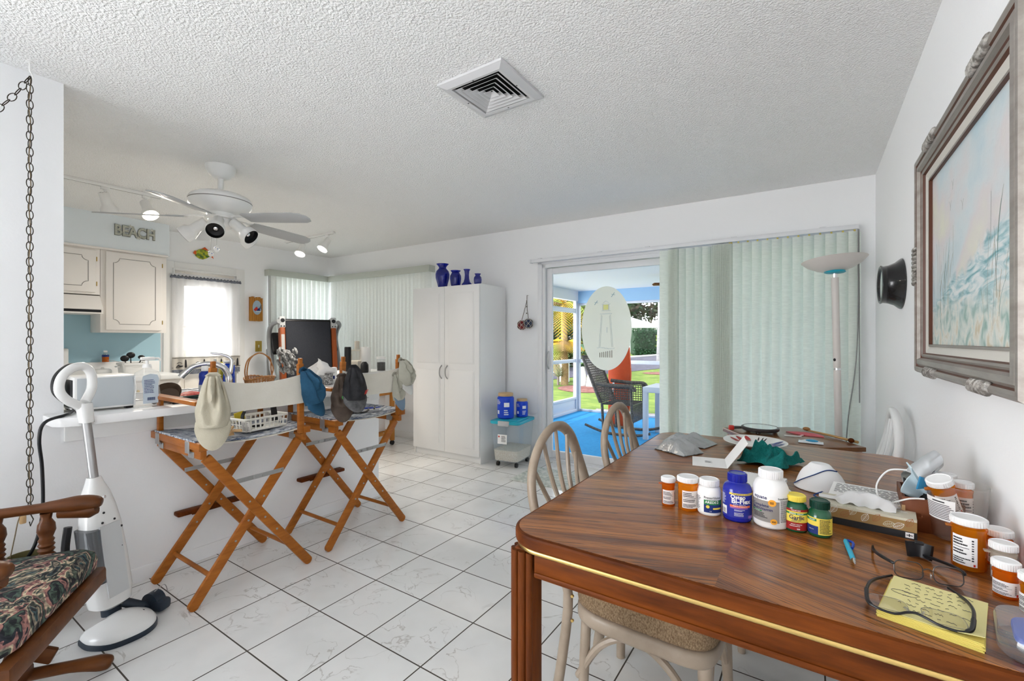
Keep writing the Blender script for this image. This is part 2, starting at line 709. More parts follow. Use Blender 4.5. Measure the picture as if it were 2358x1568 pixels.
# kitchen door in the left wall, with casing
g = G(TRIMW)
for y0, y1, z0, z1 in ((1.99, 2.09, 0, 2.11), (2.73, 2.83, 0, 2.11), (2.09, 2.73, 2.03, 2.11)):
    g.b2((-5.86, y0, z0), (-5.838, y1, z1), .004)
for y0, y1, z0, z1 in ((2.075, 2.09, 0, 2.04), (2.73, 2.745, 0, 2.04), (2.09, 2.73, 2.02, 2.04)):
    g.b2((-5.86, y0, z0), (-5.826, y1, z1), .003)
struct(g, 'trim_2')
g = G(mat('door paint cream', (.80, .76, .70), .5))
for y0, y1, z0, z1 in ((2.092, 2.2, .01, 2.029), (2.62, 2.728, .01, 2.029), (2.2, 2.62, .01, .95), (2.2, 2.62, 1.86, 2.029), (2.2, 2.62, 1.38, 1.41)):
    g.b2((-5.92, y0, z0), (-5.88, y1, z1), .003)
g.b2((-5.884, 2.2, .2), (-5.872, 2.62, .8), .006)
dr = struct(g, 'door_1')
g = G(glassy('window pane', (.985, .99, .99), -.06))
g.b2((-5.903, 2.2, .95), (-5.899, 2.62, 1.86))
struct(g, 'window_pane', dr)
g = G(BRASS)
g.cyl((-5.88, 2.67, .98), (-5.83, 2.67, .98), .012)
g.ball((-5.815, 2.67, .98), (.018, .028, .028))
struct(g, 'door_knob', dr)

# corner window frames behind the blinds
def window_frame(nm, M, w, z0, z1, ncol):
    g = G(ALU).at(M)
    for x0, x1, a, c in ((0, .04, z0, z1), (w - .04, w, z0, z1), (.04, w - .04, z0, z0 + .04), (.04, w - .04, z1 - .04, z1), (.04, w - .04, (z0 + z1) / 2 - .02, (z0 + z1) / 2 + .02)):
        g.b2((x0, .03, a), (x1, .08, c))
    for i in range(1, ncol):
        g.b2((w * i / ncol - .015, .035, z0 + .04), (w * i / ncol + .015, .075, z1 - .04))
    o = struct(g, nm)
    g = G(glassy('window pane', (.985, .99, .99), -.06)).at(M)
    g.b2((.04, .052, z0 + .04), (w - .04, .056, z1 - .04))
    struct(g, 'window_pane', o)
window_frame('window_1', BWM @ at(WU0, 0, 0), WU1 - WU0, WZ0, WZ1, 2)
window_frame('window_2', at(-5.86, 3.16, 0, 0, 0, 90), .79, WZ0, WZ1, 1)

# sliding door: outer frame, two panels with glass
g = G(ALU).at(BWM)
g.b2((DU0 - .05, -.022, 0), (DU0, 0, DZ + .05), .004)
g.b2((DU0 - .05, -.022, DZ), (DU1 + .03, 0, DZ + .05), .004)
g.b2((DU1, -.022, 0), (DU1 + .03, 0, DZ), .004)
g.b2((DU0, -.01, 0), (DU0 + .03, .13, DZ))
g.b2((DU1 - .03, -.01, 0), (DU1, .13, DZ))
g.b2((DU0, -.01, DZ - .035), (DU1, .13, DZ))
g.b2((DU0, -.02, 0), (DU1, .13, .018))
for y in (.02, .06, .1):
    g.b2((DU0 + .03, y - .004, .018), (DU1 - .03, y + .004, .03))
struct(g, 'door_2')
def slider(nm, u0, u1, y, handle):
    g = G(ALU).at(BWM)
    z0, z1, w = .03, DZ - .04, .06
    for a, c, b0, b1 in ((u0, u0 + w, z0, z1), (u1 - w, u1, z0, z1), (u0 + w, u1 - w, z0, z0 + .075), (u0 + w, u1 - w, z1 - .06, z1)):
        g.b2((a, y - .015, b0), (c, y + .015, b1), .003)
    o = struct(g, nm)
    g = G(glassy('door glass', (.985, .99, .99), -.115)).at(BWM)
    g.b2((u0 + w, y - .003, z0 + .075), (u1 - w, y + .003, z1 - .06))
    struct(g, 'door_glass', o)
    if handle:
        g = G(ALU).at(BWM)
        g.b2((u0 + .012, y - .03, .92), (u0 + .045, y - .014, 1.18), .006)
        g.use(STEEL)
        g.tube([(u0 + .028, y - .03, .95), (u0 + .028, y - .055, .98), (u0 + .028, y - .055, 1.1), (u0 + .028, y - .03, 1.13)], .008)
        struct(g, 'door_handle', o)
slider('door_3', DU0 + .035, 4.78, .04, True)
slider('door_4', 4.74, DU1 - .035, .085, False)
# ------------------------------------------------------------ wardrobe and things on it
def shaker_door(g, w, h, M, panels, t=.018):
    """flat door in local xz, front toward -y, with raised panels"""
    g.at(M)
    g.b2((0, 0, 0), (w, t, h), .003)
    for z0, z1 in panels:
        m = .06
        g.b2((m, -.004, z0), (w - m, 0, z1), .0035)
        g.b2((m + .012, -.007, z0 + .012), (w - m - .012, -.002, z1 - .012), .003)

LAM = mat('white laminate', (.80, .80, .80), .38)
wd = thing('wardrobe', 'tall white two-door wardrobe with blue vases on top', 'wardrobe', (-3.69, 3.575, 0), .6)
g = G(LAM)
g.b2((0, .02, .0), (.018, .47, 1.815), .001)
g.b2((.902, .02, .0), (.92, .47, 1.815), .001)
g.b2((.018, .02, 1.797), (.902, .47, 1.815))
g.b2((.018, .45, .05), (.902, .465, 1.797))
g.b2((.018, .03, .07), (.902, .45, .088))
g.obj('body', wd)
G(LAM).b2((.018, .035, 0), (.902, .05, .07)).obj('plinth', wd)
for i in range(2):
    g = G(LAM)
    shaker_door(g, .455, 1.74, at(.003 + i * .459, 0, .072), [(.07, .86), (.93, 1.67)])
    d = g.obj('door', wd)
    x = .42 if i == 0 else .5
    G(STEEL).tube(spline([(x, 0, .84), (x, -.028, .87), (x, -.036, .91), (x, -.028, .95), (x, 0, .98)], 4), .006).obj('handle', d)

COBALT = glassy('cobalt glass', (.02, .10, .75), .1, .35, (.006, .03, .42), .03)
def vase(label, loc, prof):
    o = G(COBALT).lathe(prof + [(r - .004, z) for r, z in reversed(prof[1:])] + [(0, .008)], n=28).obj('vase', None, 60)
    o.location = loc
    tag(o, label, 'vase', 'cobalt vases on the wardrobe')
vase('largest cobalt blue glass vase, urn shaped, on the wardrobe', (-3.33, 3.66, 1.816),
     [(0, 0), (.045, 0), (.05, .01), (.06, .05), (.074, .1), (.076, .14), (.066, .175), (.043, .2), (.038, .212), (.045, .228), (.068, .252)])
vase('squat cobalt blue vase with wide rim beside the largest vase', (-3.145, 3.66, 1.816),
     [(0, 0), (.045, 0), (.052, .02), (.059, .08), (.058, .11), (.043, .138), (.038, .147), (.055, .165)])
vase('slender cobalt blue bud vase with flared foot and straight neck', (-3.0, 3.67, 1.816),
     [(0, 0), (.055, 0), (.054, .012), (.035, .035), (.025, .07), (.022, .11), (.026, .15), (.036, .168)])
vase('smallest cobalt blue vase at the right edge of the wardrobe', (-2.865, 3.68, 1.816),
     [(0, 0), (.03, 0), (.038, .02), (.041, .05), (.038, .075), (.025, .092), (.024, .1), (.034, .113)])

# ------------------------------------------------------------ storage tub, canisters
tub = thing('storage_tub', 'clear wheeled tub of pale grains with teal lid beside the wardrobe', 'storage tub', (-2.525, 3.82, 0), 8)
def tubwall(x, y, z, s=1):
    return [(px * s, py * s, z) for px, py in rrect(x, y, .03)]
def loft(g, rings, cap0=True, cap1=False):
    n = len(rings[0])
    vs = [p for r in rings for p in r]
    fs = []
    for k in range(len(rings) - 1):
        fs += [(k * n + i, k * n + (i + 1) % n, (k + 1) * n + (i + 1) % n, (k + 1) * n + i) for i in range(n)]
    if cap0:
        fs.append(tuple(range(n - 1, -1, -1)))
    if cap1:
        fs.append(tuple((len(rings) - 1) * n + i for i in range(n)))
    return g.add(vs, fs)
TUBC = glassy('clear storage plastic', (.95, .98, 1), .04, .12, (.85, .9, .95), .08)
loft(G(TUBC), [tubwall(.26, .34, .055), tubwall(.30, .39, .40), tubwall(.30, .39, .43)]).obj('bin', tub)
loft(G(mat('pale grains', (.62, .52, .40), .9, var=(160, (.85, .80, .72), (1, 1, 1), .12), bump=(150, 1))), [tubwall(.25, .33, .062), tubwall(.268, .352, .165)], True, True).obj('grains', tub, kind='stuff')
TEAL = mat('teal lid plastic', (.02, .36, .48), .35)
g = G(TEAL)
g.prism(rrect(.325, .42, .04), .03, at(0, 0, .425), .008)
g.prism(rrect(.25, .34, .04), .012, at(0, 0, .452), .005)
g.obj('lid', tub)
for y in (-.212, .212):
    g = G(GREYP)
    g.box((-.0, y, .435), (.12, .014, .05), .004)
    g.obj('latch', tub)
for x in (-.1, .1):
    for y in (-.13, .13):
        g = G(BLACK)
        g.cyl((x - .012, y, .022), (x + .012, y, .022), .022, n=16)
        g.cyl((x, y, .03), (x, y, .056), .008, n=8)
        g.obj('caster', tub)
g = G(PAPER).box((-.02, -.199, .28), (.1, .002, .09), 0, rot(-3.2))
g.use(INK).print_rows(at(-.0, -.2035, .285, 90 - 3), .055, .06, 6, RNG)
g.use(RED).box((-.055, -.2005, .305), (.014, .002, .014), 0, rot(-3.2))
g.obj('sticker', tub)

CANB = mat('canister blue', (.01, .06, .55), .3)
TAN = mat('tan lid', (.52, .36, .19), .45)
# the print on these canisters is too small to read in the photograph
def canister_plain(label, loc, s, rz):
    t = thing('canister', label, 'canister', loc, rz, 'blue canisters on the tub')
    prof = [(0, 0), (.06, 0), (.068, .006), (.07, .02), (.07, .17), (.062, .18), (.058, .185), (0, .185)]
    G(CANB).lathe([(r * s, z * s) for r, z in prof], n=24).obj('body', t)
    G(TAN).lathe([(r * s, z * s) for r, z in [(0, .185), (.062, .185), (.063, .188), (.063, .207), (.06, .21), (0, .21)]], n=24).obj('lid', t)
    g = G(mat('label white', (.8, .82, .86), .5))
    g.lines(.0705 * s, .12 * s, .16 * s, rad(-125), rad(-85), 4, RNG)
    g.patch(.0705 * s, .04 * s, .07 * s, rad(-118), rad(-98))
    g.patch(.0705 * s, .1 * s, .135 * s, rad(-62), rad(-25))
    g.lines(.0705 * s, .03 * s, .08 * s, rad(-62), rad(-25), 3, RNG)
    g.obj('label', t)
canister_plain('larger blue plastic canister with tan lid on the clear tub', (-2.565, 3.75, .466), 1.2, -5)
canister_plain('smaller blue plastic canister with tan lid on the clear tub', (-2.475, 3.915, .466), .86, 8)

# ------------------------------------------------------------ director chairs
CANVAS = mat('cream canvas', (.70, .67, .60), .9, bump=(300, .15), var=(5, (.62, .585, .51)))
RUGW = mat('blue and white woven pad', (.06, .09, .16), .95, var=(70, (.62, .65, .68), (1, .35, 1), .12), bump=(80, .8))
dc = thing('director_chair', 'bar-height teak director chair nearest camera, khaki cap on its left post', 'chair', (-2.6, 1.2, 0), 0, 'director chairs at the bar')
for x, dx in ((-.215, -1), (.235, 1)):
    for k in (-1, 1):
        xo = x + (.012 if k < 0 else -.012) * dx
        g = G(TEAK)
        b, t = Vector((xo, -.275 * k, .022)), Vector((xo, .235 * k, .70))
        d = (t - b).normalized()
        g.bar(b, t, .021, .046, Vector((0, d.z, -d.y)), .004)
        g.cyl((xo - .0095, b.y, b.z), (xo + .0095, b.y, b.z), .0225, n=16)
        for q in (.0, .35, .62):
            p = b + (t - b) * (q if q else .47)
            g.use(STEEL).cyl(p + Vector((-.014, 0, 0)), p + Vector((.014, 0, 0)), .005, n=8).use(TEAK)
        g.obj('leg', dc)
    xx = x + .03 * dx
    g = G(STEEL)
    xx = x
    g.bar((xx - .002, -.145, .548), (xx - .002, .012, .552), .003, .022, (0, 0, 1), .001)
    g.bar((xx + .002, -.012, .552), (xx + .002, .145, .556), .003, .022, (0, 0, 1), .001)
    for p in ((-.137, .548), (.0, .552), (.137, .556), (.035, .55), (-.05, .55)):
        g.cyl((xx - .007, p[0], p[1]), (xx + .007, p[0], p[1]), .006, n=8)
    g.obj('locking_stay', dc)
for k in (-1, 1):
    G(TEAK).cyl((-.2, -.197 * k, .125), (.22, -.197 * k, .125), .011, n=10).obj('rung', dc)
    y = .255 * k
    G(TEAK).box((.0, y, .757), (.56, .04, .036), .004).obj('seat_rail', dc)
    G(TEAK).box((.01, y * .97, .716), (.50, .028, .04), .004).obj('under_rail', dc)
    g = G(STEEL)
    for x in (-.19, .16):
        g.box((x, y - .021 * 1, .745), (.045, .003, .055), .001)
        g.box((x + .01, y * .97 - .016, .71), (.06, .003, .03), .001)
        g.box((x, y + .021, .745), (.045, .003, .055), .001)
    g.obj('hinge', dc)
    g = G(TEAK)
    g.b2((-.28, y - .026, .945), (.25, y + .026, .965), .005)
    g.obj('arm', dc)
    G(TEAK).box((-.215, y, .86), (.03, .022, .17), .003).obj('arm_post', dc)
    yp = .215 * k
    g = G(TEAK)
    g.bar((.262, yp + .012 * k, .74), (.275, yp, 1.12), .03, .024, (1, 0, 0), .003)
    g.bar((.275, yp, 1.11), (.277, yp, 1.15), .02, .018, (1, 0, 0), .003)
    g.obj('back_post', dc)
def backrest(u, v):
    y = -.232 + .464 * u
    sag = .035 * (1 - (2 * u - 1) ** 2)
    return (.292 - .03 * math.sin(PI * u) * (1 - .4 * v), y, 1.068 - sag * (1 - .25 * v) - v * (.16 - .02 * math.sin(PI * u)))
G(CANVAS).surf(backrest, 20, 8, .004).obj('backrest', dc, 60)
g = G(RUGW)
g.surf(lambda u, v: (-.235 + .47 * u, -.272 + .544 * v, .783 - .02 * math.sin(PI * v) + .003 * nz((u * 14, v * 14, 1))), 24, 24, .012)
g.use(CANVAS).surf(lambda u, v: (-.245 + .5 * u, -.27 + .54 * v, .770 - .02 * math.sin(PI * v)), 4, 14, .003)
g.obj('seat', dc, 60)
g = G(OAKX)
g.box((-.262, -.0, .305), (.06, .34, .024), .008)
g.obj('footrest', dc)
G(OAKX).cyl((-.24, -.1, .3), (-.24, .1, .3), .012).obj('footrest_rod', dc)
dc2 = dup(dc, 'bar-height teak director chair farther back, dark caps on its left post', (-2.605, 1.905, 0))

# caps hanging from the chair posts by their back straps
def cap(label, loc, rz, crown, brim, h=.2, w=.088, bl=.10, tilt=0, seed=0, deep=.1, lean=0, folds=((-.5, .5), (.25, -.35), (.9, .1))):
    """soft cap hung by its strap: slack folded crown over a stiff brim; local +x faces out"""
    t = thing('baseball_cap', label, 'cap', loc, rz, 'caps hung on the director chairs')
    t.rotation_euler = (rad(lean), rad(tilt), rad(rz))
    def crn(u, v):
        a = (u - .5) * PI * 1.06
        ww = w * (.36 + .64 * min(1, v * 1.5) ** .75) * (1 - .10 * max(0, v - .75) / .25)
        dd = deep * (.12 + .88 * math.sin(PI * (.08 + .66 * v)) ** .9)
        env = math.sin(PI * min(1, v * .95 + .08)) ** .7
        n = 0
        for a0, sl in folds:
            q = (a - a0 - sl * (v - .2)) / (.16 + .14 * v)
            n += -.026 * math.exp(-q * q) + .013 * math.exp(-((q - 1.5) / .8) ** 2)
        n += nz((a * 1.6 + seed, v * 4.5, seed)) * .016 + nz((a * 4 + seed, v * 9, seed * 2)) * .006
        # cloth bunches where it meets the brim
        n += .006 * math.sin(a * 7 + seed + v * 6) * max(0, v - .6) * 2
        n *= env * max(.15, math.cos(a))
        return (.01 + dd * max(0, math.cos(a)) + n, ww * math.sin(a), -h * v)
    g = G(crown).surf(crn, 44, 34, .0025)
    for k in range(-2, 3):
        pts = [Vector(crn(.5 + k * .19, .05 + j * .047)) + Vector((.0012, 0, 0)) for j in range(20)]
        g.tube(pts, .0010, 5)
    g.obj('crown', t, 75)
    ww, dd = w * .95, deep * .42
    def brm(u, v):
        x = (2 * u - 1)
        L = bl * math.sqrt(max(0, 1 - .80 * x * x))
        return (.016 + dd * (1 - x * x) ** .8 + .012 * math.sin(v * 2.2), ww * x * (1 + .05 * math.sin(PI * v)), -h * .985 + .02 * (x * x) - L * v)
    G(brim).surf(brm, 26, 10, .005).tube([Vector(brm(i / 20, 0)) + Vector((.003, 0, .002)) for i in range(21)], .0025, 5).obj('brim', t, 70)
    G(crown).tube([(.006, -.024, -.006), (.004, -.012, .006), (.004, .012, .006), (.006, .024, -.006)], .006, 6, flat=2).obj('strap', t)
    return t
KHAKI = mat('khaki twill', (.50, .46, .36), .9, bump=(250, .2), var=(9, (.43, .39, .30)))
KHAKI2 = mat('stone twill', (.44, .43, .36), .9, bump=(250, .2), var=(9, (.36, .35, .29)))
DENIM = mat('blue denim', (.02, .09, .17), .85, bump=(250, .3), var=(14, (.012, .05, .10)))
BLK = mat('black cotton', (.012, .012, .014), .85, var=(25, (.03, .03, .034)))
BRN = mat('faded brown cotton', (.06, .042, .033), .9, var=(16, (.10, .075, .06)))
GRYB = mat('washed black cotton', (.055, .055, .058), .9, var=(30, (.14, .14, .145)))
PALEB = mat('white cap cotton', (.60, .60, .57), .9, bump=(250, .2))
cap('khaki cotton cap hanging from the near chair left post', (-2.275, 0.965, 1.085), -24, KHAKI, KHAKI, .225, .066, .105, seed=2.2, deep=.075)
cap('blue denim cap hanging from the near chair right post', (-2.295, 1.405, 1.085), 22, DENIM, DENIM, .185, .058, .085, seed=5, tilt=-4, lean=16, deep=.085)
c = cap('faded brown cap underneath the black cap, far chair', (-2.265, 1.635, 1.04), -28, BRN, BRN, .17, .06, .09, seed=8, deep=.07)
G(mat('green cap badge', (.10, .42, .10), .7)).prism([(.022 * math.cos(q * PI / 8), .016 * math.sin(q * PI / 8)) for q in range(16)], .003, at(.068, .012, -.115, 90, 0, 90)).obj('badge', c)
c = cap('black cap with flag patch on the far chair left post', (-2.205, 1.665, 1.09), -10, BLK, GRYB, .18, .068, .075, seed=11, deep=.085, folds=((-.8, .2), (.9, .1)))
g = G(mat('flag patch white', (.7, .7, .7), .8))
M = at(.088, .005, -.125, 90, 0, 90) @ rot(0, 0, -22)
for i in range(5):
    for j in range(4):
        g.box(M @ Vector((-.02 + i * .0065, .012 - j * .0065, .004)), (.003, .0045, .0045))
g.use(RED)
for j in range(3):
    g.box(M @ Vector((.027, .006 - j * .009, .002)), (.003, .03, .0035), 0, rot(18))
g.obj('flag_patch', c)
cap('stone grey cap with white brim on the far chair right post', (-2.30, 2.105, 1.115), 24, KHAKI2, PALEB, .165, .058, .08, seed=14, lean=14, deep=.085)
cap('grey-blue cap half hidden behind the stone grey cap', (-2.325, 2.085, 1.02), 8, KHAKI2, mat('blue grey cotton', (.17, .24, .32), .9), .17, .045, .075, seed=17, lean=6, deep=.05)

# things lying on the two chair seats
bk = thing('plastic_basket', 'white slotted plastic basket on the near director chair seat', 'basket', (-2.5, 1.28, .776), 8)
BASKW = mat('cream plastic', (.70, .69, .64), .45)
g = G(BASKW)
for x0, x1, y0, y1 in ((-.075, -.075, -.115, .115), (.075, .075, -.115, .115), (-.075, .075, -.115, -.115), (-.075, .075, .115, .115)):
    L = .23 if x0 == x1 else .15
    n = 9 if x0 == x1 else 6
    for i in range(n + 1):
        f = i / n
        p = Vector((x0 + (x1 - x0) * f, y0 + (y1 - y0) * f, 0))
        g.bar(p + Vector((0, 0, .004)), p * 1.06 + Vector((0, 0, .062)), .007, .003, (p.x, p.y, .001), 0)
    for z, wd_ in ((.004, .008), (.034, .004), (.06, .008)):
        k = 1 + .06 * z / .062
        g.bar((x0 * k, y0 * k, z), (x1 * k, y1 * k, z), .004, wd_, (0, 0, 1), 0)
g.b2((-.074, -.114, .0), (.074, .114, .004))
g.obj('body', bk)
bm_ = G(BASKW)
bm_.tube([(p[0], p[1], .064) for p in rrect(.168, .25, .02)], .005, 6, True).obj('rim', bk)
o = G(BLACK).box((-2.485, 1.36, .845), (.018, .03, .10), .005, rot(10, 8)).use(mat('button white', (.7, .7, .7), .5)).box((-2.475, 1.36, .872), (.004, .018, .024), .001, rot(10, 8)).obj('remote_control')
tag(o, 'small black remote standing up in the white plastic basket', 'remote control')
o = G(BLACK).tube(spline([(-2.5, 1.21, .87), (-2.49, 1.195, .845), (-2.49, 1.205, .81), (-2.49, 1.25, .79), (-2.49, 1.30, .785)], 6), .01, 8, flat=.5).obj('flexible_strap')
tag(o, 'curved black strap sticking out of the white plastic basket', 'strap')
o = G(mat('yellow card', (.55, .42, .03), .6)).box((-2.53, 1.2, .845), (.004, .05, .045), 0, rot(12)).obj('price_card')
tag(o, 'yellow card tucked behind the black strap in the basket', 'card')
o = G(mat('grey printed card', (.56, .54, .5), .7)).box((-2.41, 1.175, .805), (.05, .003, .055), 0, rot(10, 0, 20)).use(INKG).print_rows(at(-2.41, 1.173, .806, 90 + 10, 0, 20), .042, .045, 6, RNG).obj('blister_pack')
tag(o, 'grey printed packet leaning on the front of the plastic basket', 'packet')
PEG = mat('bare wood', (.55, .36, .18), .7)
for k in range(7):
    o = G(PEG).box((0, 0, 0), (.075, .011, .009), .002).box((.02, 0, .006), (.03, .011, .006), .002).obj('clothes_peg')
    o.location = (-2.42 + RNG.uniform(-.03, .05), 1.075 + RNG.uniform(-.03, .03), .781 + .009 * (k % 4))
    o.rotation_euler = (0, 0, RNG.uniform(0, 3))
    tag(o, 'wooden clothes peg in the heap on the near chair seat', 'clothes peg', 'wooden pegs on the near chair')
pens = [((.02, .05, .4), 'blue'), ((.02, .05, .4), 'blue'), ((.02, .02, .02), 'black'), ((.02, .02, .02), 'black'), ((.6, .6, .6), 'white'), ((.6, .6, .6), 'white'), ((.3, .3, .32), 'grey')]
for k, (c_, nm) in enumerate(pens):
    o = G(mat('pen barrel ' + nm, c_, .35)).cyl((0, -.07, 0), (0, .062, 0), .005, n=10).cyl((0, .062, 0), (0, .075, 0), .0045, .001, n=10).bar((.006, -.06, .002), (.006, -.02, .002), .003, .002).obj('pen')
    o.location = (-2.5 + k * .022, 1.98 + RNG.uniform(-.05, .06), .788 + .004 * (k % 3))
    o.rotation_euler = (0, 0, RNG.uniform(-.9, .9))
    tag(o, nm + ' pen in the loose heap on the far director chair seat', 'pen', 'pens on the far chair')
o = G(BLACK).tube(spline([(-2.47, 1.84, .80), (-2.44, 1.80, .79), (-2.4, 1.82, .79), (-2.37, 1.88, .79), (-2.40, 1.93, .795)], 5), .009, 8, flat=.6).ball((-2.42, 1.8, .795), (.045, .03, .014)).obj('headset')
tag(o, 'black cushioned strap bundle under the flag cap, far chair seat', 'strap')
o = G(STEEL).tube(spline([(-2.5, 1.83, .80), (-2.49, 1.87, .85), (-2.47, 1.93, .87), (-2.46, 1.98, .865)], 5), .002, 6).obj('wire_hook')
tag(o, 'thin bent wire rising from the far chair seat', 'wire')
# ------------------------------------------------------------ dining table
def table_top_material():
    def b(nt):
        tc = _n(nt, 'ShaderNodeTexCoord')
        sp = _n(nt, 'ShaderNodeSeparateXYZ')
        nt.links.new(tc.outputs['Object'], sp.inputs[0])
        def M(op, a, bb=None, cl=False):
            n = _n(nt, 'ShaderNodeMath', operation=op, use_clamp=cl)
            for i, q in enumerate((a, bb)):
                if q is None:
                    continue
                if isinstance(q, (int, float)):
                    n.inputs[i].default_value = q
                else:
                    nt.links.new(q, n.inputs[i])
            return n.outputs[0]
        x, y = sp.outputs[0], sp.outputs[1]
        ax = M('ABSOLUTE', x)
        across = M('ADD', y, M('MULTIPLY', ax, .36))
        sg = M('MULTIPLY', M('SIGN', x), 3.7)
        def streak(sa, sc, off, det):
            cv = _n(nt, 'ShaderNodeCombineXYZ')
            nt.links.new(M('ADD', M('MULTIPLY', ax, sa), sg), cv.inputs[0])
            nt.links.new(M('MULTIPLY', across, sc), cv.inputs[1])
            cv.inputs[2].default_value = off
            n = _n(nt, 'ShaderNodeTexNoise')
            n.inputs['Scale'].default_value = 1
            n.inputs['Detail'].default_value = det
            n.inputs['Distortion'].default_value = .5
            nt.links.new(cv.outputs[0], n.inputs['Vector'])
            return n.outputs['Fac']
        cr = _n(nt, 'ShaderNodeValToRGB')
        cr.color_ramp.elements[0].position = .28
        cr.color_ramp.elements[1].position = .68
        cr.color_ramp.elements[0].color = (.10, .027, .005, 1)
        cr.color_ramp.elements[1].color = (.42, .15, .03, 1)
        nt.links.new(streak(2.2, 26, 0, 4), cr.inputs[0])
        pore = M('SUBTRACT', 1.0, M('DIVIDE', M('SUBTRACT', streak(7, 260, 4, 2), .40), .06), True)
        mx = _n(nt, 'ShaderNodeMix', data_type='RGBA')
        nt.links.new(M('MULTIPLY', pore, .75), mx.inputs['Factor'])
        nt.links.new(cr.outputs[0], mx.inputs['A'])
        mx.inputs['B'].default_value = (.04, .010, .002, 1)
        p = _n(nt, 'ShaderNodeBsdfPrincipled')
        nt.links.new(mx.outputs['Result'], p.inputs['Base Color'])
        p.inputs['Roughness'].default_value = .32
        p.inputs['Coat Weight'].default_value = .55
        p.inputs['Coat IOR'].default_value = 1.5
        p.inputs['Specular IOR Level'].default_value = .2
        p.inputs['Coat Roughness'].default_value = .12
        bp = _n(nt, 'ShaderNodeBump')
        bp.inputs['Strength'].default_value = .25
        bp.inputs['Distance'].default_value = .002
        bp.invert = True
        nt.links.new(pore, bp.inputs['Height'])
        nt.links.new(bp.outputs[0], p.inputs['Normal'])
        return p.outputs[0]
    return mixmat('oak veneer top', b)

TX, TY = -.165, 1.76          # table centre
TW, TD = 1.04, 1.56
TZ = .75
tb = thing('dining_table', 'stained oak dining table with brass edge strip, covered with medicine bottles', 'table', (TX, TY, 0))
def hull(g, w, d, r, z0, z1, bev=0):
    g.prism(rrect(w, d, r, 8), z1 - z0, at(0, 0, z0), bev)
g = G(table_top_material())
hull(g, TW - .02, TD - .02, .09, .73, TZ)
g.obj('tabletop', tb, 20)
g = G(OAKX)
hull(g, TW, TD, .1, .715, TZ - .0006, .007)
g.obj('edge_band', tb, 20)
g = G(BRASS)
hull(g, TW - .012, TD - .012, .094, .702, .715, .004)
g.obj('brass_trim', tb, 50)
g = G(OAKX)
w2, d2 = TW / 2 - .03, TD / 2 - .03
for sy in (-1, 1):
    g.b2((-w2 + .06, sy * d2 - .011, .65), (w2 - .06, sy * d2 + .011, .702), .002)
    g.b2((-w2 + .06, sy * d2 - .015, .640), (w2 - .06, sy * d2 + .015, .655), .005)
g.use(OAK)
for sx in (-1, 1):
    g.b2((sx * w2 - .011, -d2 + .06, .65), (sx * w2 + .011, d2 - .06, .702), .002)
    g.b2((sx * w2 - .015, -d2 + .06, .640), (sx * w2 + .015, d2 - .06, .655), .005)
g.obj('apron', tb)
LEGW = mat('oak leg', (.17, .042, .005), .45, var=(26, (.06, .013, .002), (1, 1, .08), .18), spec=.15)
for sx in (-1, 1):
    for sy in (-1, 1):
        g = G(LEGW)
        cx, cy = sx * (TW / 2 - .052), sy * (TD / 2 - .052)
        g.b2((cx - .028, cy - .028, 0), (cx + .028, cy + .028, .702), .006)
        for q in (-.021, 0, .021):
            w_ = .009 if q else .012
            for ex, ey in ((sx * .03, q), (q, sy * .03)):
                g.cyl((cx + ex, cy + ey, .0), (cx + ex, cy + ey, .698), w_, n=10)
        g.obj('leg', tb, 50)

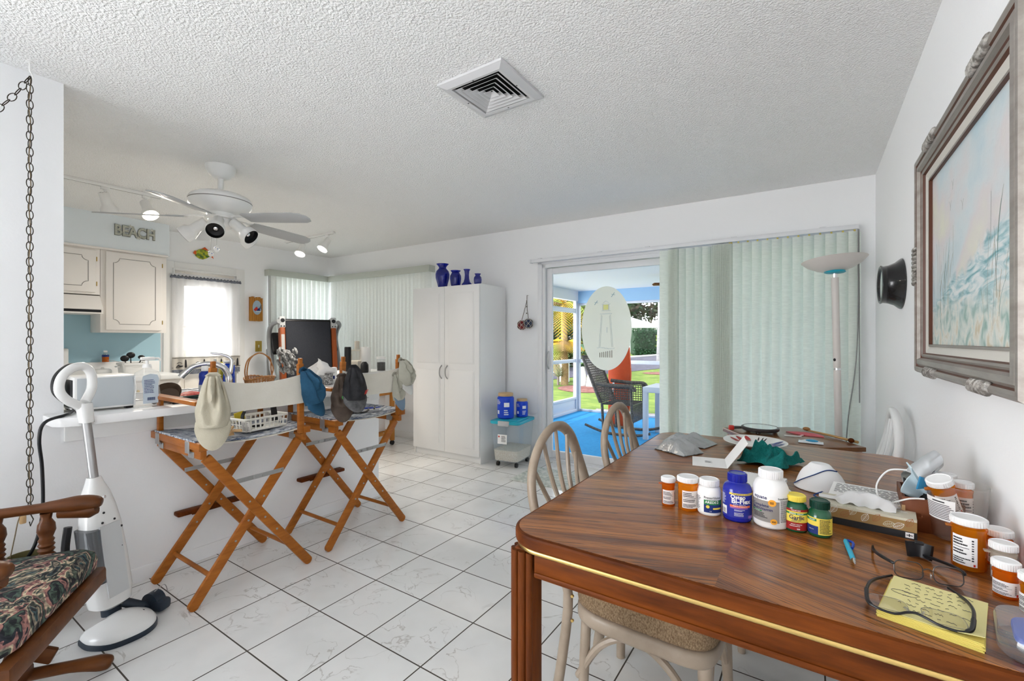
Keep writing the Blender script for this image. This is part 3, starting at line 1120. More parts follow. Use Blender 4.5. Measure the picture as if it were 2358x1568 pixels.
# ------------------------------------------------------------ windsor chairs
TWEED = mat('brown tweed', (.15, .09, .045), .95, var=(330, (.34, .235, .14), (1, 1, .45), .12), bump=(300, .7))
TAUPE = mat('whitewashed taupe wood', (.27, .205, .15), .45, var=(10, (.35, .28, .215)), coat=.2)
WHITEWOOD = mat('white painted wood', (.78, .78, .77), .4)
def windsor(label, loc, rz, wood):
    t = thing('spindle_back_chair', label, 'chair', loc, rz, 'spindle-back dining chairs')
    def bx(z):     # back curve
        return -.225 - .145 * math.sin(min(1, max(0, (z - .42) / .42)) * PI / 2)
    pts = []
    for i in range(25):
        a = PI * i / 24
        z = .655 + .262 * math.sin(a)
        pts.append((bx(z), -.205 * math.cos(a), z))
    left = [(-.275, -.19, 0), (-.245, -.18, .2), (-.228, -.175, .40), (bx(.5), -.185, .5), (bx(.58), -.198, .58)]
    right = [(x, -y, z) for x, y, z in reversed(left)]
    P = spline(left + pts + right, 3)
    G(wood).tube(P, .0215, 10, flat=.75).obj('back_hoop', t, 60)
    for k in range(7):
        f = (k - 3) / 3
        a = PI / 2 - f * 1.5
        z = .655 + .257 * math.sin(a)
        top = Vector((bx(z), .2 * math.cos(a), z))
        bot = Vector((-.215, .05 * f, .46))
        mid = (top + bot) / 2
        mid.x = bx(mid.z) + .012
        G(wood).tube(spline([bot, mid, top], 5), [.0065, .007, .0075, .008, .0085, .009, .009, .0085, .008, .0075, .007], 8).obj('spindle', t)
    def outline(s, x1):
        o = []
        for i in range(48):
            a = 2 * PI * i / 48
            c, q = math.cos(a), math.sin(a)
            e = .42
            o.append(((abs(c) ** e) * (1 if c > 0 else -1) * .228 * s + x1, (abs(q) ** e) * (1 if q > 0 else -1) * (.218 + .02 * c) * s))
        return o
    g = G(wood)
    g.prism(outline(1, .01), .05, at(0, 0, .325), .012)
    g.obj('seat_frame', t, 50)
    g = G(TWEED)
    o = outline(1, .01)
    rings = []
    for s_, z in ((.93, .374), (.99, .382), (1.0, .40), (1.0, .475), (.985, .488), (.9, .497), (.6, .504), (.2, .506)):
        rings.append([(x * s_, y * s_, z) for x, y in o])
    loft(g, rings, True, True)
    g.tube([(x * 1.003, y * 1.003,   .48) for x, y in o], .004, 6, True)
    g.obj('seat_cushion', t, 60)
    for sy in (-1, 1):
        G(wood).tube([(.2, .17 * sy, .36), (.205, .172 * sy, .2), (.215, .178 * sy, .0)], [.021, .02, .014], 12).obj('leg', t)
        G(wood).tube(spline([(-.175, .18 * sy, 0), (-.17, .172 * sy, .2), (-.165, .165 * sy, .36)], 4), .017, 10).obj('rear_leg', t)
        # bentwood braces between front and rear leg
        G(wood).tube(spline([(-.19, .176 * sy, .14), (-.11, .176 * sy, .27), (0, .176 * sy, .325), (.11, .176 * sy, .27), (.195, .174 * sy, .14)], 6), .0125, 8).obj('brace', t)
    G(wood).tube(spline([(.205, -.165, .14), (.2, -.09, .27), (.195, 0, .325), (.2, .09, .27), (.205, .165, .14)], 6), .0125, 8).obj('brace', t)
    g = G(BRASS)
    for sy in (-1, 1):
        for z in (.33, .41, .12):
            g.cyl((-.2 + .0, (.185 + .012) * sy, z), (-.2, (.185 + .019) * sy, z), .005, n=8)
    g.obj('screw', t)
    return t
w1 = windsor('taupe spindle-back chair tucked in at the front end of the table side', (-.455, 1.545, 0), 0, TAUPE)
w2_ = dup(w1, 'taupe spindle-back chair farther along the table side, nearer the sliding door', (-.45, 2.195, 0))
w3 = windsor('white spindle-back chair behind the far table corner against the right wall', (-.055, 2.72, 0), 180, WHITEWOOD)

# ------------------------------------------------------------ dresser behind the table, with mirror, fan etc.
DZT = .66
DA = (-.50, 3.32)
ds = thing('dresser', 'low dresser with oak top and pinkish drawer fronts behind the table', 'dresser', (DA[0], DA[1], 0), -55)
PINK = mat('pinkish washed wood', (.46, .29, .27), .5, var=(16, (.60, .44, .41), (1, 1, 8), .25))
TOPW = mat('oak dresser top', (.25, .095, .028), .35, var=(16, (.15, .05, .013), (.15, 1, 1), .22), coat=.4)
g = G(PINK)
g.b2((.01, .03, 0), (.56, .50, DZT - .025), .002)
g.obj('body', ds)
G(TOPW).b2((-.005, 0, DZT - .025), (.575, .51, DZT), .003).obj('top', ds)
for k in range(3):
    g = G(PINK)
    z1 = DZT - .04 - k * .2
    g.b2((.02, .012, z1 - .185), (.55, .03, z1), .005)
    d = g.obj('drawer', ds)
    for x in (.16, .41):
        G(BRASS).ball((x, .0, z1 - .09), .013, 10, 8).obj('knob', d)
DM = at(DA[0], DA[1], DZT, 0, 0, -55)
def on_dresser(x, y, z=0):
    return DM @ Vector((x, y, z))
hm = thing('hand_mirror', 'round magnifying mirror with dark rim lying on the dresser', 'mirror', on_dresser(.16, .16), 10)
g = G(mat('dark mirror rim', (.05, .045, .045), .3))
g.lathe([(0, .014), (.10, .014), (.108, .02), (.108, .034), (.1, .038), (.094, .034)], n=40)
for k in range(3):
    a = k * 2.1 + .3
    g.ball((.09 * math.cos(a), .09 * math.sin(a), .008), (.014, .014, .009), 8, 6)
g.tube([(-.1, -.0, .024), (-.15, .0, .02), (-.175, 0, .012)], [.008, .01, .012], 8)
g.obj('frame', hm)
G(mat('mirror silver', (.85, .87, .88), .03, 1)).lathe([(0, .0365), (.095, .0365)], n=40).obj('glass', hm)
G(RED).box((-.165, .0, .018), (.035, .028, .03), .008).obj('handle_end', hm)
pf = thing('hand_fan', 'flat pink fan-shaped mat lying on the dresser top', 'fan', on_dresser(.27, .36), -20)
g = G(mat('pink sheet', (.62, .10, .13), .6))
g.prism([(0, 0)] + [(.11 * math.cos(rad(a)), .11 * math.sin(rad(a))) for a in range(20, 175, 12)], .004, at(0, 0, .001))
g.obj('leaf', pf)
G(mat('pale pink sheet', (.72, .45, .45), .6)).box((0, -.02, .003), (.014, .06, .005), .002).obj('handle', pf)
bs = thing('back_scratcher', 'long wooden back scratcher lying along the dresser edge', 'back scratcher', on_dresser(.14, .475, .008), -47)
BAMB = mat('bamboo', (.48, .28, .10), .5)
G(BAMB).tube([(0, 0, 0), (.17, 0, .003), (.36, 0, .002)], [.006, .007, .008], 8).obj('shaft', bs)
G(mat('scratcher head wood', (.36, .16, .05), .5)).ball((0, 0, .008), (.024, .02, .012), 10, 8).obj('head', bs)
G(OAK).ball((.33, -.012, .006), (.018, .014, .014), 10, 8).obj('bead', bs)
o = G(mat('sachet white', (.75, .79, .82), .45)).surf(lambda u, v: ((u - .5) * .12, (v - .5) * .08, .004 + .016 * math.sin(PI * u) * math.sin(PI * v)), 10, 8).use(mat('sachet blue', (.05, .36, .62), .4)).ball((.005, -.01, .014), (.032, .02, .008), 12, 8).obj('wipes_packet')
o.location = on_dresser(.46, .28)
tag(o, 'small white packet with a blue seal near the dresser right end', 'packet')
o = G(PAPER).bar((0, 0, .006), (.09, .01, .006), .012, .004).obj('cotton_swab')
o.location = on_dresser(.28, .24)
tag(o, 'slim white strip of card lying between mirror and packet on the dresser', 'card strip')
# ------------------------------------------------------------ things on the dining table
AMBER = glassy('amber plastic', (1, .52, .06), .05, .34, (1, .40, .015), .05)
AMBERD = glassy('deep amber plastic', (.95, .36, .03), .05, .55, (.85, .22, .012), .05)
LIDW = mat('lid white', (.82, .82, .82), .4)
RXLAB = mat('pharmacy label', (.80, .74, .70), .55)
RXLABW = mat('pharmacy label white', (.82, .82, .81), .55)
PILLM = mat('orange tablets', (.65, .22, .02), .5)
def cam_angle(x, y):
    return math.atan2(-y, -x)
def ribbed(g, r, z0, z1, n=40, flare=.003):
    vs = []
    prof = [(r - .001, z0), (r, z0 + .001), (r, z1 - .002), (r - .003, z1), (r - .004, z1 - .0015), (0, z1 - .002)]
    g.lathe(prof, n=n)
    for k in range(n):
        a = 2 * PI * k / n
        g.bar(((r + .0001) * math.cos(a), (r + .0001) * math.sin(a), z0 + .001), ((r + .0001) * math.cos(a), (r + .0001) * math.sin(a), z1 - .003), .0012, .0012, (math.cos(a), math.sin(a), 0), 0)
    return g
def rx(label, loc, r, h, off=0, body=None, lab=None, pills=0, tilt=(0, 0, 0), group='prescription bottles on the table', seed=1, span=1.0, ring=True):
    """amber prescription bottle, r body radius, h total height; label turned 'off' degrees from the viewer"""
    t = thing('prescription_bottle', label, 'medicine bottle', loc, 0, group)
    t.rotation_euler = [rad(q) for q in tilt]
    rg = random.Random(seed)
    hb = h - .014
    G(body or AMBER).lathe([(0, .001), (r - .003, 0), (r, .003), (r, hb - .014), (r + .001, hb - .012), (r + .001, hb - .008), (r - .003, hb - .006), (r - .003, hb)], n=36).obj('body', t, 50)
    g = ribbed(G(LIDW), r + .002, hb - .002, h - .001, 36)
    g.obj('lid', t, 50)
    if ring:
        G(body or AMBER).box((-(r + .004), 0, hb - .011), (.012, .012, .004), .0015).obj('lid_tab', t)
    a = cam_angle(loc[0], loc[1]) + rad(off)
    R = r + .0006
    g = G(lab or RXLAB)
    g.patch(R, h * .1, hb - .024, a - span, a + span)
    z1 = hb - .028
    zz = z1 - h * .1
    g.use(INK)
    g.lines(R + .0004, z1 - zz * .30, z1, a - span * .9, a + span * .35, 3, rg)
    g.patch(R + .0004, z1 - zz * .37, z1 - zz * .35, a - span * .9, a + span * .4)
    g.lines(R + .0004, z1 - zz * .62, z1 - zz * .42, a - span * .9, a + span * .35, 2, rg)
    g.lines(R + .0004, z1 - zz * .95, z1 - zz * .72, a - span * .9, a + span * .5, 3, rg)
    for k in range(9):
        q = z1 - zz * (.08 + .09 * k)
        g.patch(R + .0004, q, q + zz * rg.uniform(.02, .06), a + span * .58, a + span * .74, 3)
    g.use(RED).patch(R + .0004, h * .11, h * .11 + .005, a + span * .7, a + span * .85, 3)
    g.obj('label', t)
    if pills:
        g = G(PILLM)
        for k in range(pills):
            q = rg.uniform(0, 2 * PI)
            rr = (r - .008) * math.sqrt(rg.uniform(.25, 1))
            g.ball((rr * math.cos(q), rr * math.sin(q), .006 + rg.uniform(0, .022)), (.0062, .0045, .0036), 8, 6, rot(rg.uniform(0, 90), rg.uniform(0, 90), rg.uniform(0, 180)))
        g.obj('tablets', t, kind='stuff')
    return t
rx('slim amber pill bottle, leftmost of the row of medicine on the table', (-.363, 1.402, TZ), .0185, .088, 18, AMBERD, seed=3, span=1.25)
rx('wide amber pill bottle second from left in the medicine row', (-.307, 1.405, TZ), .028, .098, 25, seed=4)

def bottle(label, loc, body, prof, capm, cap_, lab, glossy=60):
    t = thing('supplement_bottle', label, 'medicine bottle', loc, 0, 'supplement bottles in a row on the table')
    t.scale = (1, 1, .925)
    G(body).lathe(prof, n=40).obj('body', t, glossy)
    ribbed(G(capm), *cap_).obj('lid', t, 50)
    g = G()
    lab(g, cam_angle(loc[0], loc[1]))
    g.obj('label', t)
    return t
def bprof(r, h, hs, rn, hn, foot=.004):
    """radius, body height, shoulder height, neck radius, neck top"""
    return [(0, .002), (r - foot, 0), (r - .001, .004), (r, .008), (r, h - .004), (r - .0015, h), (r - (r - rn) * .35, h + (hs - h) * .55), (rn + .002, hs - .002), (rn, hs), (rn, hn)]
WB = mat('white bottle', (.83, .82, .80), .35)
BLUEB = mat('cobalt bottle', (.008, .016, .30), .15, coat=.3)
GREENB = mat('green bottle', (.008, .085, .035), .12, coat=.5)
YEL = mat('label yellow', (.78, .62, .09), .5)
NAVY = mat('label navy', (.012, .03, .16), .5)
GRN = mat('label green', (.02, .20, .06), .5)
MAROON = mat('label maroon', (.30, .012, .012), .5)
PURP = mat('label purple', (.26, .12, .42), .5)
ORAN = mat('label orange', (.85, .38, .04), .5)
CORAL = mat('label coral', (.80, .16, .05), .5)
TAUP = mat('label taupe', (.27, .25, .235), .5)
LWH = mat('label paper', (.83, .83, .82), .5)
TXW = mat('print white', (.85, .85, .85), .5)
TXN = mat('print navy', (.015, .02, .10), .5)
TXG = mat('print light', (.62, .64, .72), .5)
I4 = Matrix()
def Z(z):
    return Matrix.Translation((0, 0, z))
def lab_areds(g, a):
    r = .0322
    g.use(LWH).patch(r, .012, .066, a - 1.5, a + 1.25)
    g.use(INKG).lines(r + .0004, .016, .058, a - 1.4, a - .75, 9, RNG)
    g.use(GRN).patch(r + .0003, .036, .05, a - .45, a + 1.25)
    g.use(NAVY).patch(r + .0003, .012, .036, a - .45, a + 1.25)
    g.use(INK).text('PreserVision', .0094, Z(.057), wrap=(r + .0006, a + .28), bold=.01)
    g.text('Eye Vitamin & Mineral', .003, Z(.0518), wrap=(r + .0006, a + .2))
    g.use(TXW).text('AREDS', .0102, Z(.0435), wrap=(r + .0006, a + .12), bold=.02)
    g.text('2', .0115, Z(.0438), wrap=(r + .0006, a + .72), bold=.03)
    g.use(YEL)
    g.prism([(.0048 * math.cos(q * PI / 8), .0048 * math.sin(q * PI / 8)) for q in range(16)], .0012, frame((r * math.cos(a - .12) - 0, r * math.sin(a - .12), .030), (-math.sin(a - .12), math.cos(a - .12), 0), (0, 0, 1)))
    g.patch(r + .0006, .0225, .0275, a + .3, a + 1.1)
    g.use(TXW).text('120', .0042, Z(.0165), wrap=(r + .0006, a + .1))
bottle('white bottle with green and navy label, third in the medicine row', (-.248, 1.405, TZ), WB, bprof(.0318, .075, .088, .022, .09), LIDW, (.0265, .088, .108), lab_areds)
def lab_osteo(g, a):
    r = .0374
    g.use(mat('label royal', (.02, .03, .30), .3)).patch(r, .014, .086, a - 1.5, a + 1.35)
    g.use(YEL).patch(r + .0003, .0815, .087, a - .55, a + 1.35)
    g.use(TXN).lines(r + .0005, .0825, .086, a - .35, a + 1.2, 1, RNG, 1)
    g.use(TXW).text('Osteo', .0150, Z(.0755), wrap=(r + .0006, a + .05), bold=.03, align='CENTER')
    g.text('Bi-Flex', .0185, Z(.0632), wrap=(r + .0006, a + .28), bold=.03)
    g.text('JOINT HEALTH', .0046, Z(.0538), wrap=(r + .0006, a + .15))
    g.use(CORAL).patch(r + .0003, .0455, .0515, a - .5, a + .95)
    g.use(TXW).text('TRIPLE STRENGTH', .0046, Z(.0485), wrap=(r + .0006, a + .2), bold=.01)
    g.use(PURP).patch(r + .0003, .0415, .0455, a - .5, a + .75)
    g.use(TXG).lines(r + .0006, .034, .040, a - .2, a + .7, 2, RNG)
    g.lines(r + .0006, .0195, .031, a - .2, a + .6, 4, RNG)
    g.use(LWH).patch(r + .0004, .02, .044, a - 1.3, a - .75)
    g.use(INK)
    for k in range(9):
        g.patch(r + .0007, .022, .036, a - 1.26 + k * .05, a - 1.26 + k * .05 + RNG.uniform(.01, .03), 1)
    g.use(TXG).lines(r + .0006, .05, .08, a - 1.35, a - .8, 9, RNG)
    g.use(PURP).flat([]) if False else g.use(PURP).patch(r + .0003, .014, .022, a + .8, a + 1.3)
bottle('cobalt blue bottle with blue lid in the middle of the medicine row', (-.175, 1.405, TZ), BLUEB, bprof(.0370, .098, .112, .022, .116), BLUEB, (.0245, .114, .139), lab_osteo)
def lab_multi(g, a):
    r = .0427
    g.use(TAUP).patch(r, .02, .094, a - 1.45, a + .5)
    g.use(LWH).patch(r + .0001, .08, .094, a - 1.45, a + .5)
    g.use(TXN).text('equate', .0135, Z(.0885), wrap=(r + .0005, a - .62), bold=.02)
    g.text('Complete', .0112, Z(.0655), wrap=(r + .0005, a - .62), bold=.015)
    g.text('Multivitamin', .0112, Z(.0555), wrap=(r + .0005, a - .52), bold=.015)
    g.use(GRN).patch(r + .0004, .047, .0505, a - 1.2, a - .5)
    g.use(TXW).text('ADULTS 50+', .0030, Z(.0487), wrap=(r + .0007, a - .8))
    g.use(INK).lines(r + .0005, .03, .045, a - 1.1, a - .15, 4, RNG)
    g.use(ORAN)
    for q, z, R in ((a + .08, .076, .0095), (a + .17, .0235, .008)):
        g.prism([(R * math.cos(k * PI / 10), R * math.sin(k * PI / 10)) for k in range(20)], .0016, frame(((r - .0008) * math.cos(q), (r - .0008) * math.sin(q), z), (-math.sin(q), math.cos(q), 0), (0, 0, 1)))
    g.use(INK).text('450', .0065, Z(.0235), wrap=(r + .002, a + .17), bold=.02)
    g.lines(r + .002, .073, .080, a - .03, a + .2, 3, RNG)
    g.use(LWH).patch(r + .0002, .02, .094, a + .5, a + 1.4)
    g.use(INK).text('Supplement Facts', .0068, Z(.089), wrap=(r + .0006, a + .95), bold=.02)
    g.lines(r + .0006, .022, .084, a + .55, a + 1.32, 22, RNG)
bottle('largest white bottle with taupe label in the medicine row', (-.094, 1.41, TZ), WB, bprof(.0422, .116, .137, .026, .14), LIDW, (.029, .139, .163), lab_multi)
def lab_garlic(g, a):
    r = .0281
    g.use(MAROON).patch(r, .008, .066, a - 1.4, a + 1.3)
    g.use(YEL).patch(r + .0002, .03, .06, a - 1.1, a + 1.1)
    g.use(TXW).text('VALUE SIZE', .0042, Z(.063), wrap=(r + .0005, a), bold=.02)
    g.use(GRN).patch(r + .0004, .0515, .0565, a - 1.2, a + 1.2)
    g.use(TXW).text('SPRING  VALLEY', .0046, Z(.054), wrap=(r + .0007, a + .05), bold=.02)
    g.use(TXN).text('Garlic', .0150, Z(.0435), wrap=(r + .0007, a + .08), bold=.02)
    g.text('1,000 mg', .0058, Z(.0365), wrap=(r + .0007, a + .05), bold=.02)
    g.lines(r + .0006, .031, .0335, a - .4, a + .5, 1, RNG)
    g.use(TXW).text('HEART HEALTH', .0036, Z(.024), wrap=(r + .0006, a + .05), bold=.02)
    g.lines(r + .0006, .018, .021, a - .5, a + .6, 1, RNG)
    g.text('200', .0048, Z(.012), wrap=(r + .0006, a + .2), bold=.02)
bottle('green bottle with yellow lid and maroon garlic label', (-.036, 1.408, TZ), GREENB, bprof(.0275, .070, .082, .018, .086), mat('yellow lid', (.82, .66, .10), .4), (.0225, .084, .101), lab_garlic)
def lab_valley(g, a):
    r = .0272
    g.use(YEL).patch(r, .01, .054, a - 1.4, a + 1.35)
    g.use(NAVY).patch(r + .0002, .01, .032, a - 1.4, a - .12)
    g.use(GRN).patch(r + .0003, .045, .051, a - 1.3, a - .25)
    g.use(TXW).text('VALLEY', .0046, Z(.048), wrap=(r + .0006, a - .65), bold=.02)
    g.text('HEALTH', .0034, Z(.022), wrap=(r + .0006, a - .7))
    g.use(INK).lines(r + .0005, .013, .052, a, a + 1.2, 10, RNG)
bottle('small green bottle with dark green lid, rightmost of the medicine row', (.016, 1.402, TZ), GREENB, bprof(.0266, .060, .074, .018, .078), mat('dark green lid', (.008, .045, .03), .3), (.0215, .076, .098), lab_valley)

# ---- cluster against the right wall
rx('large amber pill bottle half full of tablets in front of the clear cup', (.287, 1.385, TZ), .0285, .112, -16, pills=70, seed=21, span=.75, lab=RXLABW)
cup = thing('plastic_tub', 'tall clear plastic tub holding amber pill bottles by the wall', 'tub', (.303, 1.565, TZ), 0)
CLEAR = glassy('clear cup plastic', (.975, .975, .97), .04, .05, (.9, .88, .85), .05)
G(CLEAR).lathe([(0, .003), (.044, .002), (.0465, .004), (.059, .135), (.062, .1355), (.062, .139), (.059, .139), (.0582, .136), (.0458, .006), (0, .006)], n=48).obj('body', cup, 60)
g = G(RXLABW)
a = cam_angle(.303, 1.565)
def conepatch(g, z0, z1, a0, a1, d, n=16):
    R = lambda z: .0467 + (z - .004) * (.0125 / .131) + d
    vs, fs = [], []
    for i in range(n + 1):
        q = a0 + (a1 - a0) * i / n
        for z in (z0, z1):
            vs.append((R(z) * math.cos(q), R(z) * math.sin(q), z))
    for i in range(n):
        fs.append((2 * i, 2 * i + 2, 2 * i + 3, 2 * i + 1))
    g.add(vs, fs)
conepatch(g, .052, .105, a - 1.35, a - .05, .0006)
g.use(INK)
for k in range(9):
    z = .057 + k * .0042
    conepatch(g, z, z + .0016, a - 1.3, a - .1 - RNG.uniform(0, .15), .001)
conepatch(g, .0965, .0995, a - .9, a - .4, .001)
g.obj('label', cup)
GI = 'prescription bottles in the clear tub'
rx('amber pill bottle tilted inside the clear plastic tub', (.292, 1.56, TZ + .066), .0245, .095, 10, seed=31, tilt=(14, -18, 0), group=GI)
rx('upright amber pill bottle behind the tilted one in the clear tub', (.318, 1.588, TZ + .012), .019, .13, 30, seed=32, group=GI)
rx('amber pill bottle behind the clear tub, closest to the far chair', (.30, 1.668, TZ), .021, .14, 30, seed=33)
rx('amber pill bottle with ribbed white lid between tub and wall', (.345, 1.435, TZ), .0215, .082, 10, AMBERD, seed=34)
WBT = glassy('frosted bottle plastic', (.8, .78, .72), .08, .6, (.75, .70, .6), .1)
rx('frosted pill bottle with tan band behind the small labelled bottle', (.332, 1.352, TZ), .0195, .08, 0, WBT, RXLABW, seed=35)
rx('small amber pill bottle with white pharmacy label at the table edge by the wall', (.315, 1.268, TZ), .0185, .072, -4, AMBERD, RXLABW, seed=36, span=1.2, ring=False)
rx('amber pill bottle cut off by the right frame edge', (.338, 1.205, TZ), .021, .078, -10, AMBER, RXLABW, seed=37, span=1.2, ring=False)
pc = thing('pill_case', 'clear hinged pill case with blue insert at the table front right', 'pill case', (.305, 1.075, TZ), -10)
loft(G(glassy('clear case', (.88, .9, .9), .1, .16, (.8, .82, .84), .05)), [[(p[0], p[1], z) for p in rrect(.10 * s, .14 * s, .04 * s, 6)] for s, z in ((.94, 0), (1, .006), (1, .03), (.95, .036))], True, True).obj('shell', pc)
G(mat('case blue', (.01, .07, .5), .35)).prism(rrect(.06, .1, .028, 6), .012, at(0, 0, .016), .003).obj('insert', pc)

# ---- tissue box, papers, wooden box
tx = thing('tissue_box', 'low tissue box printed with leaves, black base band, beside the green bottle', 'tissue box', (.121, 1.558, TZ), -6)
TAN2 = mat('tan card', (.33, .20, .075), .6)
LEAFS = [mat('leaf print pale', (.60, .60, .48), .6), mat('leaf print white', (.74, .73, .68), .6), mat('leaf print rust', (.34, .13, .05), .6)]
g = G(mat('cream card', (.60, .57, .46), .6))
BW_, BD_, BH_ = .205, .105, .05
g.b2((-BW_ / 2, -BD_ / 2, .018), (BW_ / 2, BD_ / 2, BH_))
g.use(BLACKM).b2((-BW_ / 2 - .0003, -BD_ / 2 - .0003, 0), (BW_ / 2 + .0003, BD_ / 2 + .0003, .018))
g.use(TAN2).b2((-BW_ / 2, -BD_ / 2 - .0004, .018), (BW_ / 2, -BD_ / 2, BH_ - .006))
g.use(PAPER).b2((BW_ / 2 - .022, -BD_ / 2 - .0012, .003), (BW_ / 2 - .006, -BD_ / 2, .016))
g.use(INK).b2((BW_ / 2 - .02, -BD_ / 2 - .0014, .0085), (BW_ / 2 - .008, -BD_ / 2, .0105)).b2((BW_ / 2 - .0155, -BD_ / 2 - .0014, .006), (BW_ / 2 - .0135, -BD_ / 2, .013))
def leaf_print(g, M, L, W, m):
    pts = [(L * t, W * math.sin(PI * t) ** .8) for t in [i / 8 for i in range(9)]]
    poly = pts + [(x, -y) for x, y in reversed(pts[1:-1])]
    g.use(m)
    for i in range(len(poly)):
        p, q = poly[i], poly[(i + 1) % len(poly)]
        g.bar(M @ Vector((p[0], p[1], 0)), M @ Vector((q[0], q[1], 0)), .0009, .0005, (M.to_3x3() @ Vector((0, 0, 1))), 0)
    g.bar(M @ Vector((0, 0, 0)), M @ Vector((L, 0, 0)), .0008, .0005, (M.to_3x3() @ Vector((0, 0, 1))), 0)
    for k in range(1, 6):
        t = k / 6
        for s in (-1, 1):
            g.bar(M @ Vector((L * t, 0, 0)), M @ Vector((L * min(1, t + .16), s * W * .75 * math.sin(PI * min(1, t + .1)), 0)), .0006, .0005, (M.to_3x3() @ Vector((0, 0, 1))), 0)
for k in range(9):
    leaf_print(g, at(-.095 + k * .022 + RNG.uniform(-.003, .003), -BD_ / 2 - .0006, .022 + RNG.uniform(0, .012), 90, 0, 0) @ rot(0, 0, RNG.uniform(10, 70)), .024, .007, LEAFS[k % 3])
for k in range(9):
    leaf_print(g, at(-.095 + k * .022, -.045 + RNG.uniform(0, .07), BH_ + .0004, 0, 0, RNG.uniform(0, 360)), .03, .009, LEAFS[k % 3])
g.obj('box', tx, 0)
TISSUE = cloth_lit('tissue paper', (.84, .84, .84), .25)
g = G(TISSUE)
def tis(u, v):
    x = (u - .5) * .12
    w = .03 + .03 * v
    return (x * (1 + .2 * v) + .01 * nz((u * 3, v * 3, 2)), -.02 + w * (v - .2) + .012 * nz((u * 5, v * 4, 7)), BH_ + .002 + .034 * math.sin(PI * min(1, v * 1.1)) * (1 - .8 * abs(2 * u - 1) ** 3) + .008 * nz((u * 6, v * 5, 4)))
g.surf(tis, 18, 12, .0006)
g.surf(lambda u, v: (-.055 - .05 * u, -.012 + .02 * v, BH_ + .004 + .006 * math.sin(PI * v)), 6, 4, .0006)
g.obj('tissue', tx, 70)
o = G(PAPER).b2((-.1, -.07, 0), (.1, .07, .0015)).use(INKG).print_rows(at(0, .02, .0018), .18, .08, 9, RNG).use(INK).print_rows(at(.05, -.02, .0018), .06, .03, 5, RNG).obj('receipt')
o.location = (.145, 1.655, TZ + .0505)
o.rotation_euler = (rad(4), 0, rad(-8))
tag(o, 'printed white sheet lying across the back of the tissue box', 'paper')
wb = thing('wooden_box', 'open reddish wood box stuffed with masks behind the tissue box', 'box', (.265, 1.70, TZ), -3)
CHERRY = mat('cherry wood', (.19, .055, .018), .45, var=(18, (.11, .028, .008), (1, 1, .1), .25))
g = G(CHERRY)
for x0, x1, y0, y1 in ((-.06, .06, -.135, -.128), (-.06, .06, .02, .027), (-.06, -.053, -.128, .02), (.053, .06, -.128, .02)):
    g.b2((x0, y0, 0), (x1, y1, .086), .001)
g.b2((-.053, -.128, 0), (.053, .02, .006))
g.use(PEG)
for z in (.018, .05):
    g.b2((-.0604, -.1355, z), (-.0535, -.127, z + .014))
g.obj('body', wb)
fm = thing('face_mask', 'pale blue folded face mask with white ear loop in the wooden box', 'face mask', (.222, 1.60, TZ + .088), 0)
MASKB = cloth_lit('pale blue mask cloth', (.62, .76, .82), .2)
G(MASKB).surf(lambda u, v: (-.012 + .035 * u + .012 * math.sin(v * 5), .02 * u - .01 * math.sin(v * 9), .004 + .078 * (1 - u * .65) * (1 - v) - .02 * u), 10, 14, .003).obj('cloth', fm, 60)
G(WHITEP).tube(spline([(-.01, 0, .062), (-.05, -.005, .055), (-.075, -.01, .01), (-.06, -.02, -.03), (-.01, -.035, -.005), (.02, -.035, .0)], 6), .0022, 6).obj('ear_loop', fm)
G(mat('clip blue', (.03, .22, .42), .4)).prism([(0, 0), (.02, .004), (.024, .03), (.008, .034)], .006, at(.006, -.012, .018, 90, 0, 20), .001).obj('nose_clip', fm)
o = G(BLACKM).surf(lambda u, v: (.10 * (u - .5), .03 * (v - .5) + .01 * math.sin(u * 7), .035 + .05 * v * (1 - u) + .01 * nz((u * 4, v * 4, 1))), 12, 8, .004).obj('fabric_pouch')
o.location = (.262, 1.625, TZ + .035)
tag(o, 'black cloth pouch crumpled in the wooden box', 'pouch')
o = G(mat('silver foil', (.62, .64, .66), .3, .6)).surf(lambda u, v: (.028 * math.cos(2 * PI * u) * (1 - .25 * v), .075 * (v - .3) + .006 * nz((u * 4, v * 6, 3)), .024 * math.sin(2 * PI * u) * (1 + .3 * math.sin(v * 3)) + .05 * v), 16, 10).obj('crumpled_wrapper')
o.location = (.245, 1.675, TZ + .112)
o.rotation_euler = (rad(10), rad(10), rad(-55))
tag(o, 'rolled grey-white plastic wrapper on top of the wooden box', 'wrapper')
o = G(mat('olive tube', (.22, .24, .05), .5)).cyl((0, 0, 0), (.09, .03, 0), .016, n=14).obj('ointment_tube')
o.location = (.245, 1.66, TZ + .10)
tag(o, 'olive green tube lying at the back of the wooden box', 'tube')
o = G(mat('grey wrapper', (.55, .56, .57), .4)).surf(lambda u, v: (.02 * (u - .5) + .05 * v, -.01 * v, .07 * (1 - v) + .01 * math.sin(u * 3)), 6, 10, .001).obj('plastic_strip')
o.location = (.275, 1.60, TZ + .06)
tag(o, 'creased grey plastic strip hanging over the wooden box rim', 'wrapper')

